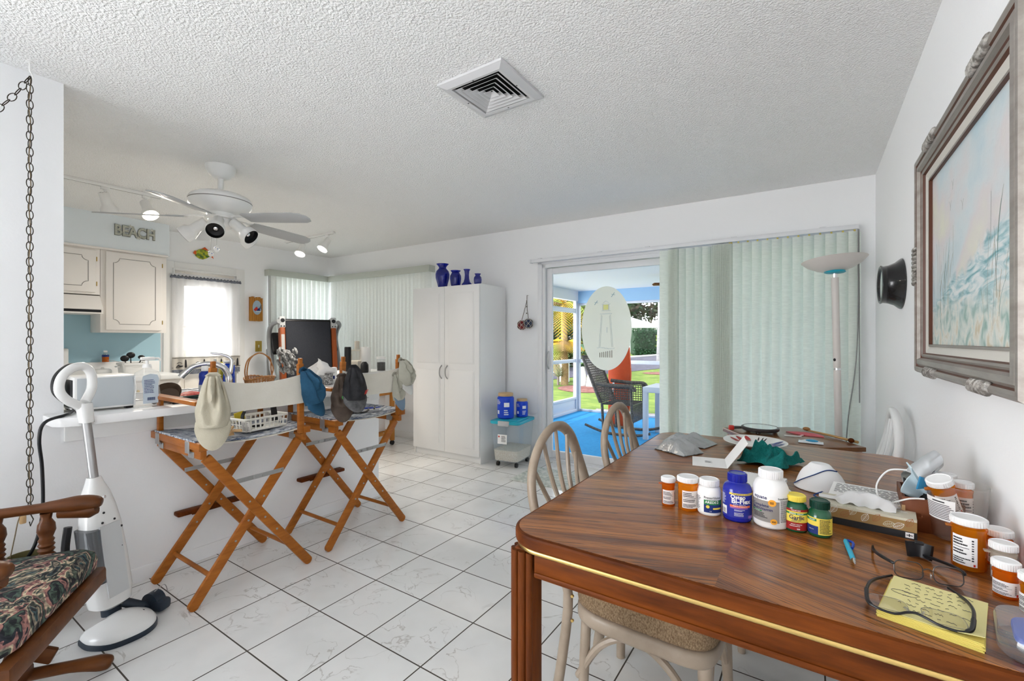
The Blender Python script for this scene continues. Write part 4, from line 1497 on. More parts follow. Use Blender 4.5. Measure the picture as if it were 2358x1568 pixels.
# ---- pen, clip, two pairs of glasses, yellow pad
p = thing('pen', 'turquoise ballpoint pen lying in front of the tissue box', 'pen', (.0735, 1.315, TZ + .006), -85.6)
g = G(mat('turquoise', (.02, .42, .62), .25))
g.tube([(-.068, 0, 0), (-.06, 0, 0), (.03, 0, 0), (.045, 0, 0)], [.004, .0055, .0055, .0048], 12)
g.obj('barrel', p)
G(mat('pen clip blue', (.01, .05, .35), .3)).tube(spline([(-.062, .003, .003), (-.05, .012, .004), (-.03, .010, .004), (-.015, .006, .003)], 4), .003, 8).obj('clip', p)
G(CHROME).tube([(.045, 0, 0), (.058, 0, 0), (.069, 0, 0)], [.0048, .0035, .001], 10).obj('tip', p)
ck = thing('clip', 'black bulldog-style plastic clip lying behind the wire-rimmed glasses', 'clip', (.205, 1.388, TZ), -5)
g = G(BLACK)
g.surf(lambda u, v: (.05 * (u - .5) * (1 - .15 * v), .012 * math.sin(PI * u) - .01 - .006 * v, .034 - .032 * v), 12, 6, .008)
g.box((0, -.004, .033), (.016, .012, .007), .002)
g.obj('body', ck)
def lens_loop(w, h, r=.012, n=6):
    return rrect(w, h, r, n)
def spectacles(label, M, lw, lh, gap, rim, tr, thick, ends, upper_only=False, temples=(), lens=True):
    t = bpy.data.objects.new('eyeglasses', None)
    t.empty_display_size = .03
    COL.objects.link(t)
    t.matrix_world = M
    tag(t, label, 'glasses', 'reading glasses on the table')
    LENS = glassy('lens', (.985, .98, .975), -.02)
    for s in (-1, 1):
        cx = s * (lw / 2 + gap / 2)
        P = [(cx + x, 0, y) for x, y in lens_loop(lw, lh)]
        if upper_only:
            P2 = [q for q in P if q[2] > -lh * .15]
            P2.sort(key=lambda q: math.atan2(q[2] + lh * .3, q[0] - cx))
            G(rim).tube(P2, tr, 8).obj('rim', t)
            G(glassy('rim wire clear', (.8, .8, .8))).tube(P, .0007, 5, True).obj('lower_rim', t) if False else None
        else:
            G(rim).tube(P, tr, 8, True).obj('rim', t)
        G(LENS).prism([(x, y) for x, y in lens_loop(lw - .001, lh - .001)], .0012, at(cx, .0006, 0, 90, 0, 0)).obj('lens', t)
        if len(temples) and temples[0 if s < 0 else 1]:
            tp = temples[0 if s < 0 else 1]
            G(thick).tube(spline(tp, 5), [ends[0] + (ends[1] - ends[0]) * i / (5 * (len(tp) - 1)) for i in range(5 * (len(tp) - 1) + 1)], 8, flat=1.6).obj('temple', t)
    G(rim).tube(spline([(-gap / 2, 0, .004), (0, -.002, .008), (gap / 2, 0, .004)], 4), tr, 8).obj('bridge', t)
    g = G(glassy('nose pad', (.85, .85, .83), .1, .2, (.7, .7, .7)))
    for s in (-1, 1):
        g.ball((s * (gap / 2 - .002), .006, -.006), (.002, .0035, .006), 8, 6)
    g.obj('nose_pad', t)
    return t
GUN = mat('gunmetal', (.10, .09, .085), .3, .9)
GX = Matrix.Translation((.199, 1.252, TZ + .019)) @ rot(0, 0, 9) @ rot(-8, 0, 0)
spectacles('thin wire-rimmed rectangular glasses lying open above the yellow pad', GX, .047, .034, .017, GUN, .0011, BLACK, (.0019, .0028),
           temples=([(-.055, 0, .008), (-.060, .006, .010), (-.068, .05, .010), (-.066, .10, .008), (-.056, .145, .004)], [(.055, 0, .008), (.060, .006, .010), (.056, .05, .010), (.040, .10, .008), (.022, .145, .004)]))
hg_ = thing('eyeglasses', 'black half-rim glasses lying across the yellow pad', 'glasses', (0, 0, TZ), 0, 'reading glasses on the table')
brow = spline([(.087, 1.104, .020), (.086, 1.062, .017), (.098, 1.048, .015), (.122, 1.046, .0135), (.140, 1.056, .0165), (.152, 1.058, .018), (.164, 1.054, .0165), (.182, 1.045, .0135), (.205, 1.041, .0135), (.221, 1.052, .016), (.231, 1.085, .020)], 5)
G(BLACK).tube(brow, [.0022 if 7 < i < 43 else .0036 for i in range(len(brow))], 8).obj('rim', hg_)
LENS2 = glassy('lens', (.985, .98, .975), -.02)
for x0, y0, s in ((.116, 1.082, 1), (.192, 1.078, 1)):
    P = [(x0 + .029 * math.copysign(abs(math.cos(q)) ** .6, math.cos(q)), y0 + .026 * math.copysign(abs(math.sin(q)) ** .6, math.sin(q))) for q in [2 * PI * k / 28 for k in range(28)]]
    G(LENS2).prism(P, .0012, at(0, 0, .0125)).obj('lens', hg_)
    G(glassy('clear rim', (.8, .8, .8), .1, .2, (.5, .5, .5))).tube([(p[0], p[1], .013) for p in P], .0007, 5, True).obj('lower_rim', hg_)
g = G(glassy('nose pad', (.85, .85, .83), .1, .2, (.7, .7, .7)))
for x0 in (.146, .160):
    g.tube([(x0, 1.062, .016), (x0 + (.153 - x0) * -.8, 1.078, .014)], .0022, 6)
g.obj('nose_pad', hg_)
for P in ([(.087, 1.104, .020), (.095, 1.14, .019), (.108, 1.18, .012), (.125, 1.215, .006), (.14, 1.235, .0045)], [(.231, 1.085, .020), (.238, 1.12, .020), (.239, 1.16, .016), (.234, 1.20, .010), (.226, 1.235, .0045)]):
    q = spline(P, 5)
    G(BLACK).tube(q, [.0030 - .0012 * i / len(q) for i in range(len(q))], 8, flat=1.3).obj('temple', hg_)
pd = thing('note_pad', 'yellow note pad with handwriting under the black glasses', 'note pad', (.187, 1.128, TZ), -14)
YP = mat('yellow paper', (.72, .60, .16), .7)
YP2 = mat('yellow paper pale', (.76, .69, .32), .7)
g = G(YP)
for k in range(8):
    g.box((.004 * nz((k, .3, 0)) - .001 * k * .3, -.004 + .0045 * (7 - k) * -.4, .0006 + k * .0011), (.135, .165, .0009), 0, rot(0, 0, 2.5 * nz((k * 1.7, 0, 3))))
g.obj('sheets', pd)
g = G(YP2).surf(lambda u, v: (-.067 + .135 * u, -.083 + .166 * v, .0096 + .010 * max(0, .2 - v) * max(0, u - .6) * 12), 12, 12, .0006)
WR = mat('pen ink', (.05, .05, .07), .8)
g.use(WR)
rg = random.Random(5)
for row in range(8):
    y = .068 - row * .017
    x = -.05 + rg.uniform(0, .02)
    while x < rg.uniform(.015, .055):
        n = rg.randint(3, 7)
        pts = [(x + i * .0022, y - .0012 * i * .3 + rg.uniform(-.0035, .0035), .0104) for i in range(n)]
        g.tube(pts, .00045, 4)
        x += n * .0022 + .005
g.tube([(-.042 + .02 * math.cos(a * .35), .01 + .009 * math.sin(a * .35), .0104) for a in range(18)], .0004, 4)
g.obj('top_sheet', pd)

# ---- far half of the table: parcels, plate, card, cloth, mask
GRYBAG = mat('grey poly bag', (.40, .41, .42), .25, .35, bump=(26, .9))
def parcel(label, loc, rz, w, d, h, s):
    o = G(GRYBAG).surf(lambda u, v: ((u - .5) * w, (v - .5) * d, .003 + h * (math.sin(PI * u) * math.sin(PI * v)) ** .6 * (1 + .5 * nz((u * 4, v * 4, s))) + .006 * abs(nz((u * 9, v * 9, s + 3)))), 22, 16).surf(lambda u, v: ((.5 - u) * w, (v - .5) * d, .001), 2, 2).obj('mailing_bag', None, 30)
    o.location = loc
    o.rotation_euler = (0, 0, rad(rz))
    tag(o, label, 'parcel', 'grey parcels on the table')
parcel('crumpled grey plastic parcel nearest the table left edge', (-.50, 2.105, TZ), -28, .17, .13, .06, 2)
parcel('flatter grey plastic parcel behind the crumpled one', (-.495, 2.30, TZ), -14, .21, .14, .042, 5)
pl = thing('dinner_plate', 'white plate painted with red and blue petals on the table', 'plate', (-.225, 2.405, TZ), 20)
G(mat('white china', (.80, .79, .77), .25)).lathe([(0, .004), (.07, .002), (.085, .006), (.128, .022), (.135, .023), (.135, .026), (.128, .026), (.085, .011), (.07, .008), (0, .008)], n=56).obj('dish', pl, 60)
def petal(g, a, r0, L, W):
    pts = []
    for i in range(11):
        t = i / 10
        pts.append((r0 + L * t, W * math.sin(PI * t) ** .7))
    P = pts + [(x, -y) for x, y in reversed(pts[1:-1])]
    def zz(x, y):
        r = math.hypot(x, y)
        return .0125 + max(0, (r - .085)) * .35
    q = [Matrix.Rotation(rad(a), 4, 'Z') @ Vector((x, y, 0)) for x, y in P]
    c = Matrix.Rotation(rad(a), 4, 'Z') @ Vector((r0 + L / 2, 0, 0))
    vs = [(p.x, p.y, zz(p.x, p.y)) for p in q] + [(c.x, c.y, zz(c.x, c.y))]
    n = len(q)
    g.add(vs, [(i, (i + 1) % n, n) for i in range(n)])
g = G(mat('glaze red', (.42, .02, .02), .3))
for a in (95, 118, 140):
    petal(g, a, .06, .06, .012)
g.use(mat('glaze blue', (.02, .035, .22), .3))
for a in (-40, -18, 4):
    petal(g, a, .065, .06, .013)
g.use(INK)
for a in (48, 56, 66):
    petal(g, a, .07, .045, .003)
g.use(mat('glaze grey', (.35, .36, .36), .3))
for a in (190, 215, 240, 262):
    petal(g, a, .075, .045, .006)
g.obj('petal_pattern', pl)
cd = thing('greeting_card', 'opened white greeting card standing by the teal cloth', 'card', (-.275, 1.925, TZ), 12)
g = G(PAPER).b2((-.125, 0, 0), (0, .15, .0012))
g.use(INKG).print_rows(at(-.062, .075, .0016, 0, 0, 0), .03, .035, 5, RNG)
g.obj('lower_leaf', cd)
G(PAPER).prism([(0, 0), (.15, 0), (.15, .125), (0, .125)], .0012, at(0, 0, 0) @ Matrix.Rotation(rad(90), 4, 'Z') @ Matrix.Rotation(rad(52), 4, 'X') if False else at(0, 0, 0) @ Matrix.Rotation(rad(90), 4, 'Z') @ Matrix.Rotation(rad(125), 4, 'X') @ Matrix.Diagonal((1, 1, 1, 1))).obj('upper_leaf', cd)
TOWEL = mat('teal terry', (.006, .17, .16), .95, bump=(320, .9), var=(40, (.014, .26, .24)))
def cloth(u, v):
    x, y = (u - .5), (v - .5)
    z = .05 * math.exp(-((x + .1) ** 2 + (y + .1) ** 2) * 14) + .030 * abs(nz((u * 3, v * 5, 8))) * 2 + .016 * math.sin(u * 11 + v * 6 + 2 * nz((u * 3, v * 3, 1))) ** 2 + .006 * nz((u * 9, v * 9, 2))
    e = min(u, 1 - u, v, 1 - v)
    return (x * .17 + .02 * nz((u * 3, v * 3, 5)), y * .19 + .02 * nz((u * 3, v * 3, 9)), .006 + max(0, z) * min(1, e * 9 + .15))
o = G(TOWEL).surf(cloth, 44, 44, .005).obj('face_cloth', None, 70)
o.location = (-.14, 2.10, TZ + .0045)
o.rotation_euler = (0, 0, rad(-24))
tag(o, 'crumpled teal terry cloth next to the open card', 'cloth')
nb = thing('spiral_pad', 'white spiral pad partly hidden under the teal cloth', 'pad', (-.155, 1.78, TZ), -8)
g = G(PAPER).b2((-.07, -.09, 0), (.07, .09, .012))
g.obj('sheets', nb)
g = G(STEEL)
for k in range(14):
    g.tube(arc((-.062 + k * .0095, .09, .006), .008, 0, 360, 10, 'yz'), .0009, 5)
g.obj('spiral', nb)
ms = thing('respirator_mask', 'moulded white respirator mask with blue elastic behind the bottles', 'mask', (.02, 1.83, TZ), -20)
MASKW = mat('white felt', (.80, .80, .80), .9)
def respir(u, v):
    a = 2 * PI * u
    r = (1 - v) ** .6
    k = 1 + .18 * max(0, math.cos(a)) ** 3
    z = .075 * (1 - (1 - v) ** 2.2)
    if v > .72:
        r = max(.0, r)
    return (.072 * r * math.cos(a) * k, .058 * r * math.sin(a), .004 + z + .01 * math.exp(-((v - .85) * 9) ** 2))
g = G(MASKW).surf(respir, 36, 18)
g.tube([(.072 * math.cos(2 * PI * i / 30) * (1 + .18 * max(0, math.cos(2 * PI * i / 30)) ** 3), .058 * math.sin(2 * PI * i / 30), .004) for i in range(30)], .003, 6, True)
g.obj('shell', ms, 60)
ELB = mat('blue elastic', (.02, .06, .22), .7)
g = G(ELB)
g.tube(spline([(-.066, -.028, .010), (-.035, -.052, .034), (.0, -.046, .056), (.03, -.024, .074), (.05, .0, .070)], 6), .003, 6, flat=.5)
g.tube(spline([(.07, -.03, .006), (.085, -.07, .006), (.05, -.11, .005), (.02, -.10, .006), (.03, -.06, .012)], 6), .003, 6, flat=.5)
g.obj('elastic_band', ms)
o = G(WHITEP).tube([(0, -.0, .02), (0, .04, .02), (.0, .085, .02)], [.019, .0195, .019], 18).ball((0, 0, .02), .0185, 18, 10).obj('white_applicator')
o.location = (-.055, 1.60, TZ)
o.rotation_euler = (0, 0, rad(20))
tag(o, 'white rounded plastic applicator lying behind the yellow-lidded bottle', 'applicator')
o = G(mat('cardboard white', (.78, .77, .74), .6)).box((0, 0, .02), (.09, .05, .04), .003, rot(0, 0, 12)).obj('small_carton')
o.location = (-.325, 1.56, TZ)
tag(o, 'small white carton behind the second amber bottle', 'carton')
o = G(WHITEP).cyl((0, 0, 0), (0, 0, .05), .018, n=20).obj('white_vial')
o.location = (-.12, 1.62, TZ)
tag(o, 'little white vial standing behind the blue bottle', 'vial')
# ------------------------------------------------------------ vertical blinds
VANE = cloth_lit('pale green vane fabric', (.90, .93, .89), .5, (26, .05, (1, 1, 9)))
VANE2 = cloth_lit('pale grey-green vane fabric', (.88, .90, .88), .22, (26, .04, (1, 1, 9)))
VEDGE = mat('vane clip yellow', (.62, .50, .12), .5)
def vane(root, u, y, ang, z0, z1, w=.089, m=VANE):
    """one hanging strip, gently curved, ang degrees from the window plane"""
    def f(a, b):
        s = (a - .5) * w
        return (s, -.013 * (1 - (2 * a - 1) ** 2), z0 + (z1 - z0) * b)
    return G(m).at(at(u, y, 0, 0, 0, ang)).surf(f, 6, 1, .0008).obj('vane', root, 60)
bd = thing('vertical_blind', 'wide pale green vertical blind covering half the sliding door', 'blind', (-5.784, 4.03, 0), 1.232)
g = G(ALU)
g.b2((3.36, -.10, 2.045), (6.06, -.055, 2.078), .003)
for u in (3.45, 4.1, 4.55, 5.25, 5.85):
    g.b2((u - .02, -.085, 2.078), (u + .02, 0, 2.088), .001)
g.b2((3.34, -.102, 2.043), (3.36, -.053, 2.08), .002)
g.obj('headrail', bd)
z0, z1 = .06, 2.03
specs = [(4.705, 18)] + [(4.752 + i * .0125, 77) for i in range(6)] + [(4.86, 48), (4.92, 40), (4.985, 52), (5.05, 42)] + [(5.10 + i * .0135, 78) for i in range(11)] + [(5.285 + i * .0685, 31) for i in range(12)]
for u, a in specs:
    vane(bd, u, -.078, a, z0, z1)
for u, a in specs[-14:]:
    G(VEDGE).box((u, -.078, 2.035), (.012, .006, .02), .002).obj('clip', bd)
g = G(mat('bead chain grey', (.25, .25, .25), .5))
g.tube(spline([(6.055, -.11, 2.04), (6.05, -.11, 1.2), (6.0, -.11, .7), (5.985, -.11, .45)], 6), .004, 6)
g.tube([(6.06, -.1, 2.04), (6.065, -.1, .8)], .004, 6)
g.obj('pull_chain', bd)

bl = thing('vertical_blind', 'vertical blind on the corner window facing the room, beside the wardrobe', 'blind', (-5.784, 4.03, 0), 1.232)
VALM = mat('valance grey-green', (.50, .53, .48), .5)
g = G(VALM)
g.b2((.0, -.115, 2.07), (1.96, -.10, 2.15), .002)
g.b2((1.945, -.10, 2.07), (1.96, 0, 2.15), .002)
g.b2((.0, -.10, 2.135), (1.945, 0, 2.15), .002)
g.obj('valance', bl)
for i in range(28):
    vane(bl, .1 + i * .0665, -.058, (22 if 3 < i else 40) + 6 * math.sin(i * 1.7), .70, 2.08, .089, VANE2)
bl2 = thing('vertical_blind', 'vertical blind on the left wall behind the folded treadmill', 'blind', (-5.86, 3.08, 0), 90)
g = G(VALM)
g.b2((0, .0, 2.07), (.015, -.115, 2.15), .002)
g.b2((.015, -.115, 2.07), (.875, -.10, 2.15), .002)
g.b2((.015, -.10, 2.135), (.875, 0, 2.15), .002)
g.obj('valance', bl2)
for i in range(12):
    vane(bl2, .08 + i * .069, -.056, -20 + 5 * math.sin(i * 2.1), .70, 2.08, .089, VANE2)
G(mat('bead chain grey', (.25, .25, .25), .5)).tube([(.02, -.07, 2.08), (.02, -.07, 1.0)], .004, 6).tube([(.035, -.075, 2.08), (.04, -.075, 1.0)], .003, 6).obj('pull_chain', bl2)

# ------------------------------------------------------------ ceiling vent
vt = thing('ceiling_vent', 'square louvred air vent in the popcorn ceiling', 'vent', (-1.272, 1.742, 2.44))
VM = mat('vent white metal', (.62, .62, .63), .45)
def ring(g, a, z0, b, z1):
    """square sloping ring from half-size a at z0 to b at z1"""
    A = [(-a, -a, z0), (a, -a, z0), (a, a, z0), (-a, a, z0)]
    B = [(-b, -b, z1), (b, -b, z1), (b, b, z1), (-b, b, z1)]
    g.add(A + B, [(i, (i + 1) % 4, 4 + (i + 1) % 4, 4 + i) for i in range(4)])
g = G(VM)
ring(g, .182, -.001, .182, -.012)
ring(g, .182, -.012, .172, -.016)
ring(g, .172, -.016, .15, -.024)
ring(g, .15, -.024, .135, -.022)
ring(g, .135, -.022, .133, -.004)
g.obj('frame', vt, 20)
for k, a in enumerate((.115, .09, .065, .041, .019)):
    g = G(VM)
    ring(g, a - .012, -.006, a + .009, -.0215)
    ring(g, a + .009, -.0215, a + .007, -.0220)
    ring(g, a + .007, -.0220, a - .014, -.006)
    g.obj('louvre', vt, 20)
g = G(mat('duct black', (.006, .006, .006), .9)).b2((-.134, -.134, -.0045), (.134, .134, -.0015))
g.obj('backing', vt)
g = G(INKG)
for x, y in ((0, -.142), (0, .142), (-.142, 0), (.142, 0)):
    g.cyl((x, y, -.0245), (x, y, -.022), .004, n=8)
g.obj('screw', vt)

# ------------------------------------------------------------ ceiling fan
fan = thing('ceiling_fan', 'white five-blade ceiling fan with four spotlights over the bar', 'ceiling fan', (-3.39, 1.485, 2.44))
FW = mat('fan white', (.80, .80, .79), .3)
FG = mat('fan blade grey-white', (.42, .43, .44), .5)
g = G(FW).lathe([(0, 0), (.092, 0), (.094, -.008), (.088, -.03), (.075, -.055), (.055, -.075), (.035, -.085), (0, -.087)], n=32)
g.obj('canopy', fan, 60)
G(FW).cyl((0, 0, -.08), (0, 0, -.19), .018, n=14).obj('downrod', fan)
g = G(FW).lathe([(.02, -.165), (.05, -.17), (.07, -.185), (.14, -.195), (.178, -.215), (.19, -.235), (.19, -.243)], n=48)
g.use(GOOVE).lathe([(.19, -.243), (.187, -.245), (.187, -.247), (.19, -.249)], n=48).use(FW)
g.lathe([(.19, -.249), (.186, -.275), (.165, -.30), (.12, -.318), (.085, -.325), (.08, -.345), (.095, -.35), (.095, -.362), (.075, -.366), (.07, -.41), (.05, -.425), (0, -.427)], n=48)
g.obj('motor', fan, 60)
for k in range(5):
    a = 21.5 + 72 * k
    R = rot(0, 0, a)
    g = G(FW).at(R)
    g.bar((.06, 0, -.348), (.17, 0, -.352), .03, .006, (0, 0, 1), .002)
    g.at(R @ at(.19, 0, -.358) @ rot(-12, 3, 0))
    for s in (-1, 0, 1):
        g.tube(spline([(-.02, .0, .004), (.03, .022 * s, .002), (.08, .03 * s, 0), (.115, .01 * s, 0)], 4), .006, 6, flat=.6)
    g.obj('blade_iron', fan)
    g = G(FG).at(R @ at(.20, 0, -.362) @ rot(-12, 3, 0))
    P = [(0, -.055), (.03, -.062), (.2, -.07), (.40, -.072), (.455, -.055), (.482, -.02), (.485, .015), (.47, .05), (.43, .068), (.2, .066), (.03, .058), (0, .05)]
    g.prism(P, .006, at(0, 0, -.006), .002)
    g.obj('blade', fan)
for k, a in enumerate((232, 328, 30, 96)):
    R = rot(0, 0, a)
    sp = G(FW).at(R)
    sp.tube([(.06, 0, -.39), (.105, 0, -.395)], .011, 8)
    sp.at(R @ at(.10, 0, -.395) @ rot(0, 128, 0))
    sp.lathe([(0, -.02), (.03, -.018), (.034, -.01), (.034, .075), (.038, .085), (.052, .1), (.055, .115), (.055, .15), (.052, .15), (.05, .11), (.03, .09), (0, .085)], n=24)
    s_ = sp.obj('spot_shade', fan, 60)
    b_ = G(BLACK).at(R @ at(.10, 0, -.395) @ rot(0, 128, 0)).lathe([(0, .112), (.049, .112), (.0525, .151), (.0515, .152), (.046, .125), (.03, .118), (.0, .117)], n=24)
    b_.use(CHROME).ball((0, 0, .118), (.02, .02, .014), 12, 8)
    b_.obj('bulb', s_)
for x, y, L in ((.055, -.05, .155), (.02, -.07, .185)):
    g = G(STEEL).cyl((x, y, -.40), (x, y, -.40 - L), .0018, n=6)
    c_ = g.obj('pull_cord', fan)
    g = G(WHITE).ball((x, y, -.41 - L - .016), (.016, .016, .021), 12, 8)
    g.use(mat('delft blue', (.05, .12, .35), .4))
    for q in range(5):
        g.ball((x + .0145 * math.cos(q * 1.3), y + .0145 * math.sin(q * 1.3), -.41 - L - .016 + .008 * math.sin(q * 2)), .0035, 6, 4)
    g.obj('pull_knob', c_)

# ------------------------------------------------------------ track lights
BULB = mat('lit bulb', (1, .9, .75), .4, emit=((1, .86, .66), 14))
BULBC = mat('lit bulb neutral', (1, .95, .88), .4, emit=((1, .93, .82), 16))
def track(label, loc, rz, L, lamps, bulbm, joints=()):
    t = thing('track_light', label, 'track light', loc, rz, 'white track lights in the kitchen')
    g = G(WHITE).b2((0, -.018, -.024), (L, .018, 0), .002)
    g.use(GOOVE).b2((.005, -.004, -.0245), (L - .005, .004, -.02))
    g.obj('track', t)
    for x, tilt, on, turn in lamps:
        h = G(WHITE)
        h.box((x, 0, -.035), (.05, .03, .02), .003)
        h.cyl((x, 0, -.04), (x, 0, -.085), .007, n=8)
        h.at(at(x, 0, -.10, 0, 0, turn) @ rot(tilt, 0, 0))
        h.lathe([(0, .035), (.03, .035), (.034, .03), (.035, -.045), (.038, -.06), (.056, -.085), (.058, -.11), (.055, -.112), (.05, -.09), (.03, -.06), (0, -.058)], n=28)
        h.use(INKG)
        for k in range(6):
            q = k * PI / 3
            h.ball((.021 * math.cos(q), .021 * math.sin(q), .0355), (.0045, .0045, .001), 6, 4)
        s_ = h.obj('lamp_head', t, 60)
        b_ = G(bulbm if on else CHROME).at(at(x, 0, -.10, 0, 0, turn) @ rot(tilt, 0, 0))
        b_.lathe([(0, -.118), (.03, -.115), (.048, -.106), (.0485, -.098), (0, -.096)], n=24)
        b_.obj('bulb', s_)
        if on:
            ld = bpy.data.lights.new('track bulb', 'SPOT')
            ld.energy = 40
            ld.color = on
            ld.spot_size = rad(130)
            ld.spot_blend = .6
            ld.shadow_soft_size = .04
            lo = bpy.data.objects.new('track_bulb_light', ld)
            COL.objects.link(lo)
            M = at(loc[0], loc[1], loc[2], 0, 0, rz) @ at(x, 0, -.10, 0, 0, turn) @ rot(tilt, 0, 0) @ at(0, 0, -.14)
            lo.matrix_world = M
    return t
track('white ceiling track with two spot heads, one lit, near the cabinets', (-4.50, .35, 2.44), 90, 1.165, [(.81, 22, None, -60), (1.065, -36, (1, .89, .74), 10)], BULB)
track('short white ceiling track with two lit spots near the corner window', (-5.3, 3.045, 2.44), 1, .92, [(.33, -28, (1, .93, .82), 30), (.80, -34, (1, .93, .82), 0)], BULBC)

# ------------------------------------------------------------ kitchen
cb = thing('wall_cabinet', 'tall cream wall cabinet with grooved door beside the range hood', 'cabinet', (-5.858, 1.40, 1.32))
def grooved_door(w, h, M, parent, hinge_side=1):
    g = G(CABW).at(M)
    g.b2((0, -.02, 0), (w, 0, h), .004)
    g.use(GOOVE)
    m, r = .055, .045
    pts = []
    for cx, cy, a0 in ((m, m, 90), (w - m, m, 180), (w - m, h - m, 270), (m, h - m, 0)):
        for i in range(7):
            a = rad(a0 - 90 * i / 6)
            pts.append((cx + r * math.cos(a), -.0203, cy + r * math.sin(a)))
    g.tube(pts, .0028, 5, True)
    d = g.obj('door', parent)
    g = G(BRASS).at(M)
    for z in (.08, h - .08):
        g.b2((w + .001 if hinge_side > 0 else -.008, -.022, z - .02), (w + .008 if hinge_side > 0 else -.001, -.016, z + .02))
    g.obj('hinge', d)
    return d
G(CABW).b2((0, 0, 0), (.298, .52, .79), .002).obj('body', cb)
grooved_door(.44, .74, at(.298, .035, .025, 0, 0, 90), cb)
cb2 = thing('wall_cabinet', 'shorter cream wall cabinet above the range hood', 'cabinet', (-5.858, .60, 1.66))
G(CABW).b2((0, 0, .01), (.298, .797, .45), .002).obj('body', cb2)
grooved_door(.36, .39, at(.298, .025, .03, 0, 0, 90), cb2, -1)
grooved_door(.36, .39, at(.298, .405, .03, 0, 0, 90), cb2)
cm = G(CABW).b2((-5.56, -.3, 2.098), (-5.535, 1.93, 2.118), .004)
struct(cm, 'trim_3')
hd = thing('range_hood', 'white range hood under the short cabinet', 'range hood', (-5.858, .60, 1.49))
g = G(CABW)
loft(g, [[(0, .0, .0), (.40, .0, .0), (.40, .795, 0), (0, .795, 0)], [(0, 0, .045), (.40, 0, .045), (.40, .795, .045), (0, .795, .045)], [(0, 0, .17), (.30, 0, .17), (.30, .795, .17), (0, .795, .17)]], True, True)
g.obj('body', hd, 20)
G(BLACK).b2((.40, .02, .012), (.402, .78, .036)).obj('control_strip', hd)
st = thing('range', 'white electric range with dial backguard against the blue wall', 'stove', (-5.85, .47, 0))
g = G(WHITE)
g.b2((.0, 0, .0), (.63, .758, .90), .006)
g.b2((.0, .0, .90), (.64, .758, .915), .003)
g.obj('body', st)
g = G(WHITE)
g.b2((.0, .0, .915), (.085, .758, 1.17), .012)
g.b2((.0, .0, 1.17), (.07, .60, 1.225), .012)
g.use(BLACK).b2((.083, .02, .955), (.087, .74, .972))
g.obj('backguard', st)
for y in (.12, .27, .50, .645):
    g = G(WHITE).cyl((.085, y, 1.085), (.088, y, 1.085), .045, n=28)
    g.cyl((.088, y, 1.085), (.112, y, 1.085), .034, .03, n=28)
    g.box((.114, y, 1.085), (.008, .012, .06), .002, rot(20))
    g.use(INK).cyl((.113, y + .012, 1.117), (.119, y + .012, 1.117), .004, n=8)
    g.use(INKG)
    for q in range(9):
        a = rad(20 + q * 40)
        g.cyl((.0855, y + .055 * math.cos(a), 1.085 + .055 * math.sin(a)), (.0865, y + .055 * math.cos(a), 1.085 + .055 * math.sin(a)), .003, n=6)
    g.obj('knob', st)
for x, y in ((.2, .2), (.2, .56), (.46, .2), (.46, .56)):
    G(BLACK).tube([(x + .085 * math.cos(a * PI / 10), y + .085 * math.sin(a * PI / 10), .922) for a in range(20)], .008, 6, True).tube([(x + .05 * math.cos(a * PI / 10), y + .05 * math.sin(a * PI / 10), .922) for a in range(20)], .008, 6, True).obj('burner', st)
G(BLACK).b2((.63, .08, .3), (.633, .68, .78), .001).obj('oven_window', st)
G(STEEL).tube([(.635, .1, .84), (.67, .1, .84), (.67, .66, .84), (.635, .66, .84)], .01, 8).obj('oven_handle', st)
bc = thing('base_cabinet', 'cream base cabinet between the range and the kitchen door', 'cabinet', (-5.858, 1.235, 0))
G(CABW).b2((0, 0, .1), (.60, .70, .868), .002).b2((0, .01, 0), (.55, .69, .1)).obj('body', bc)
for z0_, z1_, nm in ((.14, .66, 'door'), (.69, .85, 'drawer')):
    g = G(CABW).b2((.60, .03, z0_), (.618, .67, z1_), .004)
    d = g.obj(nm, bc)
    G(BRASS).ball((.63, .35, (z1_ - .06) if nm == 'door' else (z0_ + z1_) / 2), .013, 8, 6).obj('knob', d)
FORM = mat('white laminate top', (.82, .82, .82), .3)
o = G(FORM).b2((-5.858, 1.232, .87), (-5.19, 1.955, .91), .004).b2((-5.858, 1.232, .91), (-5.835, 1.955, 1.03), .003).obj('countertop')
tag(o, 'white laminate counter with upstand beside the range', 'countertop')

# peninsula: cabinets, worktop, sink
pn = thing('base_cabinet', 'cream base cabinets on the kitchen side of the breakfast bar', 'cabinet', (-3.6, .62, 0))
G(CABW).b2((0, 0, .1), (.575, 1.8, .868), .002).b2((.05, .01, 0), (.575, 1.79, .1)).obj('body', pn)
for k in range(4):
    g = G(CABW).b2((-.018, .02 + k * .445, .13), (0, .445 + k * .445, .85), .004)
    g.obj('door', pn)
pen = [(-3.64, .605), (-3.64, 2.475), (-2.72, 2.475), (-2.68, 2.43), (-2.68, .60), (-2.70, .555), (-2.75, .53), (-2.896, .53), (-2.896, .605)]
o = G(FORM).prism(pen, .04, at(0, 0, .87), .003).obj('bar_top')
tag(o, 'white laminate breakfast bar top with rounded end', 'countertop')
sk = thing('kitchen_sink', 'dark stainless double sink set in the breakfast bar', 'sink', (-3.33, 1.36, .91))
g = G(STEEL)
for x0, x1, y0, y1 in ((-.24, .2, -.42, -.40), (-.24, .2, .40, .42), (-.24, -.22, -.40, .40), (.17, .2, -.4, .4), (-.22, .17, -.01, .01)):
    g.b2((x0, y0, 0), (x1, y1, .005), .001)
g.obj('rim', sk)
